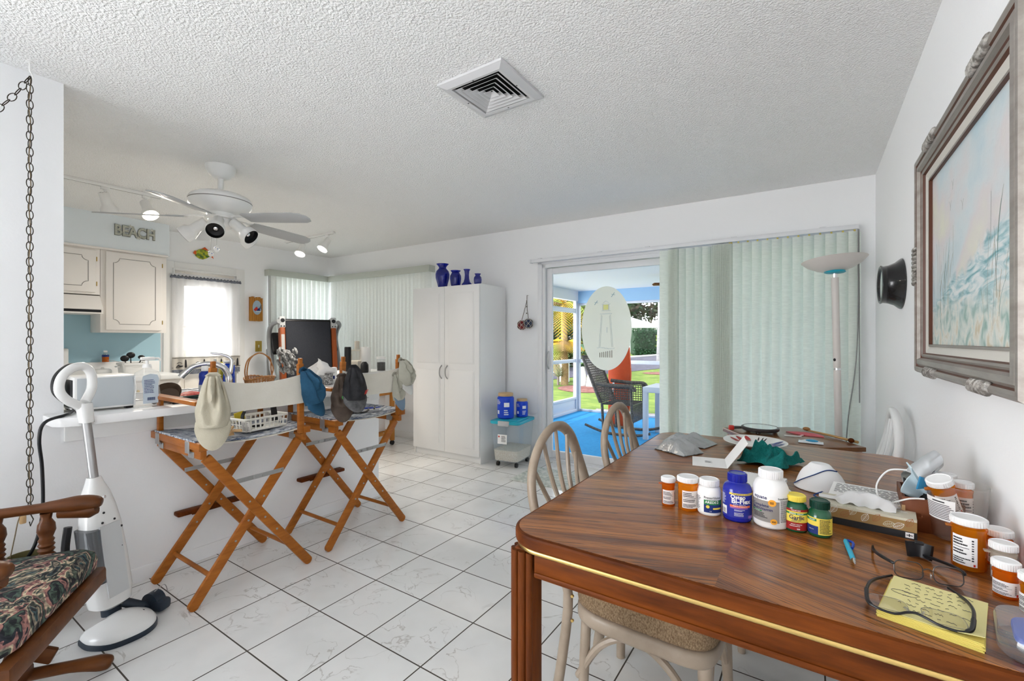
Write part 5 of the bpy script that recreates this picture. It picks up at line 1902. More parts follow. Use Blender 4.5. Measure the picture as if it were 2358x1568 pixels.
for y0, y1 in ((-.40, -.01), (.01, .40)):
    g = G(mat('sink steel dark', (.22, .22, .225), .35, .8))
    g.b2((-.22, y0, .0005), (.17, y1, .002))
    g.cyl((-.03, (y0 + y1) / 2, .002), (-.03, (y0 + y1) / 2, .0035), .045, n=20)
    g.obj('basin', sk)
fc = thing('faucet', 'chrome arched kitchen faucet at the bar sink', 'faucet', (-3.32, 1.30, .912), 0)
g = G(CHROME)
g.tube(spline([(.05, .18, 0), (.05, .18, .09), (.04, .15, .155), (.02, .08, .18), (-.01, 0, .165), (-.025, -.05, .12), (-.03, -.065, .10)], 6), [.022] * 6 + [.02] * 10 + [.017] * 12 + [.02] * 9, 12)
g.cyl((.05, .18, 0), (.05, .18, .02), .032, n=18)
g.obj('spout', fc)
G(CHROME).tube(spline([(.05, .19, .11), (.05, .2, .2), (.03, .16, .235), (.0, .09, .25)], 5), [.014, .014, .013, .012, .012, .012, .011, .011, .01, .01, .009, .009, .008, .008, .007, .006], 10).obj('lever', fc)

# things on the bar
ov = thing('toaster_oven', 'low white appliance with grey back panel at the wall end of the bar', 'appliance', (-2.93, .735, .912), 0)
g = G(WHITEP)
g.b2((-.1, -.115, .008), (.1, .115, .165), .008)
g.use(mat('appliance grey panel', (.52, .56, .59), .45)).b2((.1, -.105, .018), (.102, .105, .157), .001)
g.obj('body', ov)
g = G(BLACK)
g.b2((-.1, -.118, .02), (.08, -.1145, .15), .001)
for x in (-.08, .08):
    for y in (-.09, .09):
        g.b2((x - .015, y - .015, 0), (x + .015, y + .015, .009))
g.obj('foot', ov)
cdp = thing('power_cord', 'black power cord hanging off the end of the bar', 'cord', (0, 0, 0))
G(BLACK).tube(spline([(-2.86, .63, .93), (-2.80, .60, .918), (-2.74, .57, .918), (-2.70, .50, .90), (-2.705, .485, .83), (-2.74, .50, .70), (-2.79, .51, .5), (-2.82, .49, .35), (-2.85, .44, .25)], 6), .0065, 8).obj('cable', cdp)
sb = thing('soap_bottle', 'clear pump bottle of hand soap with grey back label on the bar', 'soap bottle', (-2.80, .885, .912), 4)
CLR = glassy('clear bottle', (.98, .985, .99), .04, .10, (.9, .93, .95), .03)
def ov_ring(w, d, z):
    return [(d * math.cos(2 * PI * i / 28), w * math.sin(2 * PI * i / 28), z) for i in range(28)]
loft(G(CLR), [ov_ring(.052, .028, 0), ov_ring(.058, .031, .006), ov_ring(.057, .031, .06), ov_ring(.052, .029, .1), ov_ring(.058, .031, .15), ov_ring(.05, .027, .175), ov_ring(.02, .016, .19), ov_ring(.017, .016, .2)], True, True).obj('body', sb, 60)
g = G(mat('soap label', (.50, .58, .66), .5))
g.flat([(.0335, y, z) for y, z in [(-.03, .02), (.034, .02), (.036, .06), (.034, .11), (.038, .14), (.03, .162), (.0, .168), (-.03, .158), (-.036, .13), (-.03, .09)]])
g.use(NAVY).print_rows(at(.0342, 0, .105, 90, 0, 90), .05, .07, 9, RNG)
g.text('hand soap', .009, at(.0342, 0, .151, 90, 0, 90), bold=.02) if False else None
for k in range(14):
    g.b2((.0338, -.012 + k * .0024, .035), (.0344, -.012 + k * .0024 + .0012, .05))
g.obj('label', sb)
g = G(WHITEP)
g.cyl((0, 0, .198), (0, 0, .215), .02, .017, 18)
g.cyl((0, 0, .215), (0, 0, .238), .007, n=10)
g.box((0, .002, .243), (.022, .06, .016), .005)
g.tube([(0, .02, .243), (0, .05, .243), (0, .058, .232)], .006, 8)
g.obj('pump', sb)
o = G(mat('brown bowl', (.07, .045, .03), .4)).lathe([(0, .004), (.03, .0), (.06, .015), (.075, .045), (.072, .045), (.055, .018), (0, .01)], n=28).obj('bowl')
o.location = (-2.93, 1.02, .93)
o.rotation_euler = (rad(30), rad(40), 0)
tag(o, 'dark brown bowl tipped up behind the soap bottle', 'bowl')
o = G(BLACK).tube([(-2.82, 1.0, .92), (-2.80, 1.07, .922), (-2.79, 1.13, .92)], [.012, .011, .008], 8).obj('pan_handle')
tag(o, 'black utensil handle lying on the bar by the sink', 'utensil')
mt = thing('meat_tray', 'tray of red packaged food by the sink', 'food tray', (-3.03, 1.165, .912), 10)
G(mat('dark green tray', (.01, .035, .03), .4)).prism(rrect(.12, .17, .03), .018, at(0, 0, 0), .005).obj('tray', mt)
G(mat('red food', (.55, .03, .03), .5, var=(60, (.75, .25, .2)))).surf(lambda u, v: ((u - .5) * .1, (v - .5) * .14, .012 + .025 * (math.sin(PI * u) * math.sin(PI * v)) ** .6 + .004 * nz((u * 9, v * 9, 2))), 16, 16).obj('contents', mt, 70)
def spray(label, loc, bodym, capm, r, h, cap_h, flare=0, band=None):
    t = thing('bottle', label, 'bottle', loc, 0, 'bottles behind the near director chair')
    G(bodym).lathe([(0, 0), (r, 0), (r, h * .45), (r * .92, h * .6), (r, h * .75), (r * .95, h * .9), (r * .55, h), (0, h)], n=24).obj('body', t, 60)
    g = G(capm).lathe([(r * .5, h - .002), (r * .62, h), (r * .62 + flare, h + cap_h * .6), (r * .55 + flare, h + cap_h), (0, h + cap_h)], n=20)
    g.obj('cap', t, 60)
    if band:
        G(band).lathe([(r + .0006, h * .12), (r + .0006, h * .42)], n=24).obj('label', t)
    return t
BLUEP = mat('blue plastic', (.005, .06, .60), .25)
t = spray('blue squeeze bottle with white rim standing behind the near chair back', (-3.46, 1.57, .912), BLUEP, LIDW, .037, .17, .018, .012)
t = spray('dark blue dish soap bottle with white cap left of the khaki cap', (-3.14, 1.285, .912), mat('deep blue liquid', (.01, .03, .28), .15), LIDW, .032, .145, .03, 0, mat('label clear grey', (.5, .55, .62), .4))
t = spray('clear pump bottle with teal label between the post and the blue bottle', (-3.32, 1.42, .912), glassy('clear bottle', '#eeeeee'), LIDW, .028, .15, .06, -.008, mat('teal label', (.02, .35, .45), .4))
t = spray('yellow cleaner bottle tucked left of the blue squeeze bottle', (-3.52, 1.545, .912), mat('lemon plastic', (.75, .62, .05), .3), mat('cap yellow', (.8, .7, .1), .4), .018, .15, .03, 0, mat('orange label', (.7, .2, .03), .4))
wk = thing('wicker_basket', 'brown wicker basket with tall hoop handle on the bar', 'basket', (-3.25, 1.675, .912), 20)
WICK = mat('wicker', (.30, .12, .035), .6, var=(60, (.45, .22, .08), (1, 1, 1), .2))
g = G(WICK)
NB = 30
def bring(a, z, k=1):
    return (.075 * k * math.cos(a), .112 * k * math.sin(a), z)
def rimz(a):
    return .062 + .03 * math.cos(a) ** 2 * 0 + .022 * abs(math.cos(a)) ** 2
for i in range(NB):
    a = 2 * PI * i / NB
    g.tube([bring(a, 0, .8), bring(a, rimz(a) * .5, .92), bring(a, rimz(a), 1)], .0028, 5)
for j in (0, .12, .24, .62, .74, .86, 1):
    g.tube([bring(2 * PI * i / 48 , rimz(2 * PI * i / 48) * j + .002 * (-1) ** i, .8 + .2 * j + .012 * (-1) ** i) for i in range(48)], .0034 if j < 1 else .006, 5, True)
g.add([bring(2 * PI * i / 30, .002, .8) for i in range(30)], [tuple(range(30))])
g.obj('bowl', wk, 60)
g = G(WICK)
for d in (-.006, .006):
    g.tube(spline([(d, -.112, .06), (d * 1.5, -.118, .13), (d, -.09, .205), (-d, 0, .245), (d, .09, .205), (-d * 1.5, .118, .13), (d, .112, .06)], 6), .0045, 6)
g.obj('handle', wk)
tb2 = thing('tissue_box', 'cube tissue box with white tissue behind the blue cap', 'tissue box', (-3.14, 2.07, .912), 10)
g = G(mat('grey patterned card', (.70, .70, .70), .6, var=(60, (.35, .36, .38), (1, .3, 1), .1))).b2((-.055, -.055, 0), (.055, .055, .075), .002)
g.obj('box', tb2)
G(TISSUE).surf(lambda u, v: ((u - .5) * .22 * (.45 + .75 * math.sin(PI * min(1, .15 + v * .75))) + .02 * nz((u * 5, v * 5, 1)), .05 * math.sin(u * 7) * (1 - v * .5) + .02 * nz((u * 4, v * 4, 5)), .07 + .125 * v * (1 - .45 * (2 * u - 1) ** 2)), 18, 12, .001).obj('tissue', tb2, 70)
cn = thing('spray_can', 'white air freshener can beside the tissue box', 'spray can', (-3.055, 2.135, .912))
G(WHITE).lathe([(0, 0), (.025, 0), (.026, .004), (.026, .075), (.022, .085), (0, .085)], n=24).obj('body', cn)
g = G(WHITEP).lathe([(.021, .084), (.023, .086), (.023, .115), (.018, .128), (0, .13)], n=20).box((.012, -.012, .115), (.02, .02, .02), .004)
g.obj('cap', cn)
G(NAVY).patch(.0265, .04, .065, rad(-80), rad(-20)).obj('label', cn)
o = G(mat('grey pebbled vase', (.40, .40, .40), .5, var=(80, (.1, .1, .1), (1, 1, 1), .06))).lathe([(0, 0), (.03, 0), (.032, .04), (.03, .085), (.027, .085), (.026, .01), (0, .01)], n=20).obj('tumbler')
o.location = (-3.03, 2.07, .912)
tag(o, 'grey speckled tumbler between tissue box and spray can', 'tumbler')

# things on the counter by the range
pt = thing('utensil_pot', 'square white pot full of black kitchen utensils', 'pot', (-5.45, 1.60, .912))
g = G(WHITE)
loft(g, [[(p[0], p[1], z) for p in rrect(w_, w_, .02)] for w_, z in ((.16, 0), (.175, .10), (.19, .10), (.19, .118), (.165, .118), (.15, .02))], True, True)
for s in (-1, 1):
    g.box((0, s * .105, .085), (.06, .03, .012), .004)
g.obj('body', pt)
for k, (x, y, h) in enumerate(((-.02, .0, .19), (.03, .04, .17), (.0, -.03, .16), (-.03, .06, .15))):
    g = G(BLACK)
    g.cyl((x * .4, y * .4, .03), (x, y * 1.6, h - .03), .005, n=6)
    g.ball((x, y * 1.7, h), (.012, .035, .03) if k % 2 == 0 else (.008, .028, .02), 12, 8)
    u_ = g.obj('kitchen_utensil')
    u_.location = (-5.45, 1.60, .912)
    tag(u_, 'black utensil standing in the square white pot', 'utensil', 'utensils in the white pot')
for k in range(2):
    o = G(STEEL).bar((0, 0, .11), (.02, -.12 - .03 * k, .145), .03, .003).obj('kitchen_knife')
    o.location = (-5.45, 1.57, .912 + .005 * k)
    tag(o, 'steel utensil blade sticking left out of the white pot', 'utensil', 'steel blades in the white pot')
bo = thing('glass_bottle', 'small bottle of amber syrup against the blue wall', 'bottle', (-5.805, 1.50, 1.032))
G(mat('amber syrup', (.55, .12, .01), .1, trans=.3)).lathe([(0, 0), (.026, 0), (.027, .004), (.027, .05), (0, .05)], n=20).obj('contents', bo)
G(glassy('clear bottle', '#eeeeee')).lathe([(.027, .05), (.027, .065), (.016, .085), (.014, .095)], n=20).obj('neck', bo)
G(WHITEP).cyl((0, 0, .094), (0, 0, .112), .015, n=14).obj('cap', bo)
G(NAVY).lathe([(.0275, .05), (.0275, .07)], n=20).obj('label', bo)
bd_ = thing('butter_dish', 'white lidded butter dish on the counter', 'butter dish', (-5.50, 1.40, .912))
G(WHITE).prism(rrect(.11, .17, .03), .012, at(0, 0, 0), .004).obj('tray', bd_)
G(WHITE).prism(rrect(.08, .13, .03), .055, at(0, 0, .012), .02).ball((0, 0, .072), .013, 10, 8).obj('lid', bd_)

# wall decorations on the left wall
g = G(mat('fish green', (.04, .13, .03), .35, var=(30, (.50, .50, .03), (1, 1, 1), .1)))
FM = at(-5.857, 2.335, 2.29, 90, 0, 90)
fh = thing('fish_plaque', 'small painted green and orange fish hung over the kitchen door', 'wall ornament', (-5.857, 2.375, 2.235))
body = [(-.09, .0), (-.075, .025), (-.04, .05), (.0, .06), (.04, .045), (.075, .012), (.075, -.012), (.04, -.04), (0, -.06), (-.04, -.055), (-.075, -.03)]
FMx = at(0, 0, 0, 90, 0, 90)
g.prism(body, .012, FMx, .003)
g.obj('body', fh)
g = G(mat('fish orange', (.62, .10, .015), .4))
g.prism([(.065, .0), (.11, .035), (.10, 0), (.11, -.035)], .01, FMx, .002)
g.prism([(-.03, .05), (.02, .085), (.06, .05), (.02, .05)], .01, FMx, .002)
g.prism([(-.1, .0), (-.085, .028), (-.07, .03), (-.07, -.02)], .013, FMx, .002)
g.obj('fin', fh)
sg = thing('wooden_plaque', 'yellow plank plaque with painted lobster boat on the left wall', 'wall ornament', (-5.857, 2.965, 1.635))
YW = mat('honey pine', (.52, .24, .04), .5, var=(20, (.36, .14, .02), (1, 1, .15), .25))
g = G(YW)
for k in range(6):
    h1, h2 = .15 + .008 * math.sin(k * 2.2), -.15 + .01 * math.sin(k * 3.1)
    g.b2((0, -.078 + k * .026, h2), (.035, -.078 + k * .026 + .0252, h1), .003)
g.obj('board', sg)
g = G(mat('painted sky', (.36, .47, .56), .6)).prism([(.055 * math.cos(q * PI / 12), .09 * math.sin(q * PI / 12)) for q in range(24)], .002, at(.035, .005, .02, 90, 0, 90))
g.use(RED).prism([(-.045, -.03), (-.01, .01), (.0, .0), (.01, -.015), (-.02, -.045)], .006, at(.036, .005, .02, 90, 0, 90))
g.use(NAVY).prism([(0, -.02), (.03, .0), (.035, -.04), (-.01, -.04)], .005, at(.036, .005, .02, 90, 0, 90))
g.use(PAPER).prism([(-.02, -.046), (.045, -.042), (.045, -.05), (-.02, -.052)], .007, at(.036, .005, .02, 90, 0, 90))
g.use(INKG).prism([(.03, .0), (.05, .045), (.055, -.03)], .006, at(.036, .005, .02, 90, 0, 90))
g.obj('painted_scene', sg)
o = G(mat('brass switch plate', (.62, .44, .10), .35, .6)).b2((-5.859, 2.965, 1.10), (-5.852, 3.045, 1.235), .002).use(mat('switch ivory', (.7, .66, .5), .4)).b2((-5.852, 2.998, 1.15), (-5.845, 3.012, 1.185), .001).obj('light_switch')
tag(o, 'brass light switch plate on the left wall behind the wicker basket', 'light switch')
bs_ = thing('beach_sign', 'grey driftwood sign spelling BEACH on the pale blue soffit', 'sign', (-5.553, 1.66, 2.30))
SIGN = mat('driftwood grey', (.33, .35, .30), .8, var=(40, (.55, .55, .48)))
g = G(SIGN)
g.text('BEACH', .135, at(.006, 0, 0, 90, 0, 90), .012, sx=.76, bold=.03)
g.obj('letters', bs_, 30)
g = G(mat('driftwood dark', (.12, .125, .115), .8))
g.text('BEACH', .135, at(.003, 0, 0, 90, 0, 90), .006, sx=.76, bold=.055)
g.obj('letter_backing', bs_, 30)
g = G(mat('shell white', (.62, .62, .56), .6))
for y, z in ((-.04, .055), (.13, .05), (.02, -.045)):
    for k in range(5):
        a = rad(90 + 72 * k)
        g.tube([(.014, y, z), (.014, y + .02 * math.cos(a), z + .02 * math.sin(a))], [.006, .002], 6)
g.obj('starfish', bs_)

# café curtain on the kitchen door
ct = thing('cafe_curtain', 'sheer white café curtain with lighthouse border on the kitchen door', 'curtain', (-5.855, 2.41, 0), 90)
SHEER = cloth_lit('sheer white', (.84, .84, .84), .55)
def sheerb(nt):
    d = _n(nt, 'ShaderNodeBsdfTranslucent')
    d.inputs[0].default_value = (.84, .84, .85, 1)
    e = _n(nt, 'ShaderNodeBsdfDiffuse')
    e.inputs[0].default_value = (.84, .84, .85, 1)
    t = _n(nt, 'ShaderNodeBsdfTransparent')
    a = _n(nt, 'ShaderNodeMixShader')
    a.inputs[0].default_value = .78
    nt.links.new(d.outputs[0], a.inputs[1])
    nt.links.new(e.outputs[0], a.inputs[2])
    b = _n(nt, 'ShaderNodeMixShader')
    b.inputs[0].default_value = .72
    nt.links.new(t.outputs[0], b.inputs[1])
    b.inputs[0].default_value = .86
    nt.links.new(a.outputs[0], b.inputs[2])
    return b.outputs[0]
SHEER = mixmat('sheer voile', sheerb)
def curt(z0, z1, dy=0):
    return lambda u, v: (-.35 + .70 * u, -.035 - dy - .012 * math.sin(u * 46 + 1.2 * math.sin(u * 9)), z0 + (z1 - z0) * v)
G(SHEER).surf(curt(1.06, 1.93), 90, 3).obj('sheer_panel', ct, 80)
BORD = cloth_lit('cream border cloth', (.66, .63, .58), .3)
g = G(BORD).surf(curt(.92, 1.06), 90, 2, .001)
def on_curt(x, z, d=.003):
    u = (x + .35) / .70
    return (x, -.035 - d - .012 * math.sin(u * 46 + 1.2 * math.sin(u * 9)) - .004, z)
g.use(INK).tube([on_curt(-.35 + .7 * i / 60, 1.05) for i in range(61)], .0022, 5)
for k in range(4):
    x = -.27 + k * .18
    g.tube([on_curt(x + .05, .945), on_curt(x + .05, 1.01), on_curt(x + .05, 1.03)], [.012, .008, .004], 6)
    g.tube([on_curt(x - .04, .95), on_curt(x - .02, .965), on_curt(x, .955), on_curt(x + .02, .96)], [.003, .008, .01, .003], 6)
    g.tube([on_curt(x - .03, .99), on_curt(x - .01, 1.0), on_curt(x + .01, .99)], .003, 5)
    g.tube([on_curt(x - .08, .94), on_curt(x - .02, .942), on_curt(x + .08, .938)], .003, 5)
g.obj('lighthouse_border', ct, 60)
CHECK = mat('navy check cloth', (.03, .04, .07), .9, var=(220, (.30, .32, .36), (1, 1, 1), .05))
G(CHECK).surf(curt(.865, .92), 90, 2, .001).obj('check_hem', ct, 60)
g = G(CHECK)
g.tube([(-.36 + .72 * i / 40, -.036, 1.945 + .003 * (-1) ** i) for i in range(41)], [.017 + .004 * (-1) ** i for i in range(41)], 8)
g.obj('rod_pocket', ct)
G(SHEER).surf(lambda u, v: (-.35 + .70 * u, -.036 - .006 * math.sin(u * 120), 1.955 + .03 * v), 90, 1).obj('ruffle', ct, 80)

# ------------------------------------------------------------ wood cart by the window
ca = thing('kitchen_cart', 'honey wood cart on casters below the corner window', 'cart', (-4.42, 3.40, 0), 0)
HW = mat('cart wood', (.55, .24, .045), .45, var=(14, (.42, .16, .025), (1, 1, .15), .25), coat=.2)
for x in (-.25, .25):
    for y in (-.3, .3):
        G(HW).b2((x - .022, y - .022, .055), (x + .022, y + .022, .85), .003).obj('leg', ca)
        g = G(BLACK).cyl((x - .012, y, .027), (x + .012, y, .027), .027, n=16).cyl((x, y, .035), (x, y, .057), .01, n=8)
        g.obj('caster', ca)
G(mat('cart white top', (.78, .78, .77), .4)).b2((-.3, -.36, .85), (.3, .36, .885), .004).obj('top', ca)
G(HW).b2((.24, -.16, .60), (.262, .30, .84), .004).obj('side_panel', ca)
g = G(HW)
for k in range(5):
    g.b2((-.24, -.29 + k * .125, .155), (.24, -.20 + k * .125, .17), .002)
for y in (-.3, .3):
    g.b2((-.23, y - .01, .13), (.23, y + .01, .17), .002)
g.b2((.24, -.28, .13), (.26, .28, .16), .002)
g.obj('shelf', ca)
G(mat('cart bin white', (.76, .76, .77), .5)).b2((-.21, -.26, .172), (.2, .24, .82), .006).obj('bin', ca)
g = G(INKG)
g.tube(spline([(.27, -.25, .86), (.28, -.25, .7), (.285, -.22, .5), (.28, -.25, .3)], 5), .004, 6)
g.tube(spline([(.28, -.23, .86), (.29, -.2, .72), (.285, -.12, .62)], 5), .004, 6)
g.obj('cord', ca)
fp = thing('food_processor', 'food processor with clear bowl and chute on the cart', 'food processor', (-4.30, 3.27, .887), 20)
CREAMP = mat('appliance cream', (.66, .61, .52), .4)
G(CREAMP).b2((-.085, -.07, 0), (.085, .07, .13), .012).b2((-.1, .02, .0), (-.07, .06, .2), .008).obj('base', fp)
G(glassy('smoky clear plastic', (.93, .92, .9), .05, .2, (.6, .58, .55))).lathe([(.06, .132), (.065, .14), (.07, .245), (.066, .25), (0, .252)], n=28).cyl((.03, 0, .25), (.03, 0, .345), .032, n=18).obj('bowl', fp)
G(CREAMP).cyl((.03, 0, .26), (.03, 0, .35), .022, n=14).lathe([(.071, .24), (.073, .245), (.071, .252)], n=28).obj('pusher', fp)
o = G(BLACK).lathe([(0, 0), (.034, 0), (.036, .004), (.036, .27), (.033, .285), (0, .285)], n=24).obj('vacuum_flask')
o.location = (-4.24, 3.135, .887)
tag(o, 'tall black cylindrical flask on the cart', 'flask')
o = G(PAPER).lathe([(.02, 0), (.06, 0), (.06, .28), (.02, .28)], n=32).use(mat('core brown', (.4, .3, .2), .8)).lathe([(.02, .281), (.021, 0)], n=16).obj('paper_towel_roll')
o.location = (-4.23, 3.36, .887)
tag(o, 'white roll of paper towels standing on the cart', 'paper towels')
jr = thing('glass_jar', 'clear jar with dark contents right of the paper towels', 'jar', (-4.21, 3.57, .887))
G(CLR).lathe([(0, 0), (.05, 0), (.052, .01), (.052, .13), (.048, .14)], n=24).obj('body', jr, 60)
G(BLACKM).lathe([(0, .004), (.045, .004), (.046, .1), (0, .105)], n=20).obj('contents', jr)
G(WHITEP).cyl((0, 0, .14), (0, 0, .165), .055, n=24).obj('lid', jr)
o = G(BLACK).lathe([(0, 0), (.04, 0), (.045, .02), (.042, .09), (.02, .12), (0, .12)], n=18).box((.05, 0, .06), (.02, .015, .06), .005).obj('kettle')
o.location = (-4.13, 3.27, .887)
tag(o, 'small black pot between the flask and the paper towels', 'pot')

# ------------------------------------------------------------ folded treadmill
tm = thing('treadmill', 'folded grey treadmill with black belt deck standing by the corner blinds', 'treadmill', (-5.08, 3.24, 0), 70)
TG = mat('treadmill grey', (.26, .27, .28), .45)
TGL = mat('treadmill light grey', (.48, .49, .50), .4)
BELT = mat('treadmill belt', (.018, .02, .028), .8, var=(120, (.03, .033, .042)))
RAIL = mat('treadmill orange rail', (.27, .062, .014), .4)
lean = at(0, 0, .12, -9, 0, 0)
g = G(BELT).at(lean)
g.b2((-.265, -.06, .05), (.265, .02, 1.37), .02)
g.obj('belt', tm)
g = G(TG).at(lean)
g.use(BLACK).cyl((-.29, -.02, 1.365), (.29, -.02, 1.365), .035, n=18)
g.obj('roller', tm)
for s in (-1, 1):
    g = G(RAIL).at(lean)
    g.b2((s * .268, -.075, .05), (s * .325, .07, 1.31), .01)
    g.obj('side_rail', tm)
    g = G(TGL).at(lean)
    g.b2((s * .263, -.078, 1.28), (s * .33, .075, 1.42), .012)
    g.use(BLACK).cyl((s * .295, -.081, 1.37), (s * .295, -.076, 1.37), .024, n=14).cyl((s * .28, -.081, 1.30), (s * .28, -.076, 1.30), .008, n=8).cyl((s * .312, -.081, 1.30), (s * .312, -.076, 1.30), .008, n=8)
    g.obj('end_cap', tm)
    # uprights and handlebars
    g = G(TG)
    g.tube(spline([(s * .40, .20, .05), (s * .40, .26, .5), (s * .395, .35, .95), (s * .39, .42, 1.12)], 5), .036, 10, flat=1.5)
    g.obj('upright', tm)
    g = G(TG)
    g.tube(spline([(s * .34, .10, 1.47), (s * .39, .22, 1.44), (s * .40, .36, 1.38), (s * .40, .42, 1.29), (s * .40, .40, 1.20), (s * .40, .34, 1.08), (s * .40, .26, .92), (s * .39, .12, .80)], 6), .027, 10)
    g.obj('handlebar', tm)
g = G(RAIL)
g.use(mat('label silver grey', (.45, .45, .45), .5)).at(lean).b2((-.314, -.0765, .85), (-.278, -.0752, 1.2))
g.use(INKG).print_rows(lean @ at(-.296, -.077, 1.025, 90, 0, 0), .028, .33, 22, RNG)
g.obj('warning_label', tm)
g = G(BLACK)
g.at(at(0, .36, 1.22, -35, 0, 0)).b2((-.38, -.05, -.16), (.38, .05, .12), .02)
g.use(TG).b2((-.25, -.04, -.06), (.25, -.03, .08), .01)
g.obj('console', tm)
G(TG).b2((-.36, -.15, .0), (.36, .30, .12), .02).obj('motor_cover', tm)
g = G(TGL).cyl((-.16, -.22, .80), (-.02, -.25, .80), .02, n=10).cyl((.0, -.25, .80), (-.02, -.25, .80), .022, n=10)
tw = G(mat('grey fleece', (.10, .10, .105), .95, var=(45, (.42, .42, .42), (1, 1, 1), .12)))
rg = random.Random(3)
for k in range(70):
    tw.ball((rg.uniform(-.12, .12), rg.uniform(-.06, .06), .1 + rg.uniform(-.14, .12)), (rg.uniform(.03, .065), rg.uniform(.012, .022), rg.uniform(.012, .022)), 10, 7, rot(rg.uniform(0, 90), rg.uniform(0, 90), 0))
o = tw.obj('fleece_blanket', None, 70)
o.location = (-4.96, 2.86, .93)
tag(o, 'grey and white fleece bundle hung on the treadmill handle', 'blanket')
# ------------------------------------------------------------ left foreground: lamp chain, vacuum, glider
CHN = mat('dark brass chain', (.045, .035, .025), .45, .6)
def links(g, pts, L=.042, w=.0115, r=.0018):
    P = [Vector(p) for p in pts]
    d = [0]
    for a, b in zip(P, P[1:]):
        d.append(d[-1] + (b - a).length)
    n = int(d[-1] / (L * .80))
    for k in range(n):
        s = d[-1] * (k + .5) / n
        i = max(j for j in range(len(d)) if d[j] <= s)
        i = min(i, len(P) - 2)
        t = (s - d[i]) / (d[i + 1] - d[i])
        c = P[i].lerp(P[i + 1], t)
        ax = (P[i + 1] - P[i]).normalized()
        sd = ax.cross(Vector((1, .3, 0) if k % 2 else (.3, -1, 0))).normalized()
        g.tube([c + ax * (L / 2 * math.sin(2 * PI * q / 14)) * (.98) + sd * w * math.cos(2 * PI * q / 14) for q in range(14)], r, 5, True)
sw = thing('lamp_chain', 'dark swag chain with cord hanging from a ceiling hook at left', 'lamp chain', (0, 0, 0))
hk = (-2.79, .472)
g = G(WHITEP).tube([(hk[0], hk[1], 2.44), (hk[0], hk[1], 2.40), (hk[0] + .012, hk[1] + .004, 2.385), (hk[0] + .004, hk[1] + .01, 2.372)], .004, 6)
g.cyl((hk[0], hk[1], 2.44), (hk[0], hk[1], 2.435), .012, n=10)
g.obj('hook', sw)
g = G(CHN)
links(g, [(hk[0], hk[1], 2.375), (hk[0], hk[1], .52)])
links(g, [(hk[0], hk[1], 2.375), (-2.78, .43, 2.28), (-2.77, .36, 2.16), (-2.76, .28, 2.08), (-2.75, .18, 2.03)])
g.tube([(hk[0], hk[1], .51), (hk[0] + .005, hk[1] + .01, .48), (hk[0] + .01, hk[1], .455), (hk[0] - .005, hk[1], .47)], .002, 5)
g.obj('chain', sw)
g = G(mat('lamp cord', (.20, .15, .09), .6))
g.tube([(hk[0] + .003 * math.sin(i * 2.1), hk[1] + .003 * math.cos(i * 1.3), 2.37 - i * .046) for i in range(41)], .0022, 5)
g.tube(spline([(hk[0], hk[1], .54), (hk[0], hk[1] - .03, .50), (-2.80, .43, .42), (-2.82, .42, .33)], 5), .0022, 5)
g.obj('cord', sw)
G(PEG).box((-2.795, .452, .487), (.02, .02, .035), .004).obj('tag', sw)
o = G(mat('olive plastic', (.16, .14, .06), .45)).lathe([(0, 0), (.07, 0), (.075, .01), (.06, .10), (.055, .10), (.05, .02), (0, .015)], n=28).use(BLACKM).lathe([(0, .06), (.052, .06)], n=20).obj('waste_bin')
o.location = (-2.80, .46, .23)
o.scale = (1, 1, 1)
tag(o, 'olive plastic bowl glimpsed behind the glider armrest', 'bowl')
o2 = thing('side_table', 'small dark stand behind the glider under the olive bowl', 'table', (-2.79, .42, 0))
G(mat('dark stand wood', (.05, .03, .02), .5)).b2((-.09, -.13, .21), (.09, .13, .23), .004).obj('top', o2)
for x in (-.07, .07):
    for y in (-.11, .11):
        G(mat('dark stand wood', (.05, .03, .02), .5)).b2((x - .012, y - .012, 0), (x + .012, y + .012, .21)).obj('leg', o2)

vc = thing('floor_steamer', 'white upright floor vacuum with loop handle against the half wall', 'vacuum cleaner', (-2.53, .69, 0), 24)
VW = mat('vacuum white', (.76, .76, .75), .25, coat=.3)
VG = mat('vacuum light grey', (.55, .56, .57), .35)
VD = mat('vacuum dark blue', (.02, .03, .045), .4)
# local: x toward the room, leaning back to -x
def axis(z):
    return -.015 - .16 * z
def body_ring(z, wx, wy, cx=None):
    c = axis(z) if cx is None else cx
    return [(c + wx * math.copysign(abs(math.cos(a)) ** .7, math.cos(a)), wy * math.copysign(abs(math.sin(a)) ** .7, math.sin(a)), z) for a in [2 * PI * i / 36 for i in range(36)]]
g = G(VW)
loft(g, [body_ring(z, a, b) for z, a, b in ((.09, .035, .045), (.105, .055, .072), (.16, .062, .08), (.30, .06, .078), (.44, .056, .07), (.52, .05, .058), (.58, .04, .045), (.62, .028, .030), (.645, .022, .023))], True, True)
g.obj('body', vc, 50)
g = G(VG)
g.surf(lambda u, v: (axis(.15 + .3 * v) + .066 - .003 * v, -.03 + .085 * u - .02, .15 + .3 * v), 4, 4, .006)
g.obj('front_panel', vc)
g = G(glassy('vacuum tank', (.45, .46, .48), .05, .3, (.16, .165, .175)))
loft(g, [body_ring(z, .05, .03, axis(z) + .012) for z in (.2, .21, .40, .42)], True, True)
g.at(at(0, -.062, 0)).add([], [])
o_ = g.obj('water_tank', vc)
o_.location = (.0, -.062, .02)
g = G(BLACK)
for y, z in ((.03, .20), (.03, .27), (.03, .34), (-.02, .50), (.02, .46), (-.03, .46), (.045, .42)):
    R = .062 if z < .42 else .056
    g.ball((axis(z) + R * .98, y, z), (.004, .005, .005), 8, 6)
g.use(CHROME).ball((axis(.56) + .04, .0, .56), (.006, .009, .009), 10, 6)
g.obj('screw', vc)
G(STEEL).cyl((axis(.64), 0, .64), (axis(.905), 0, .905), .0165, n=18).obj('pole', vc)
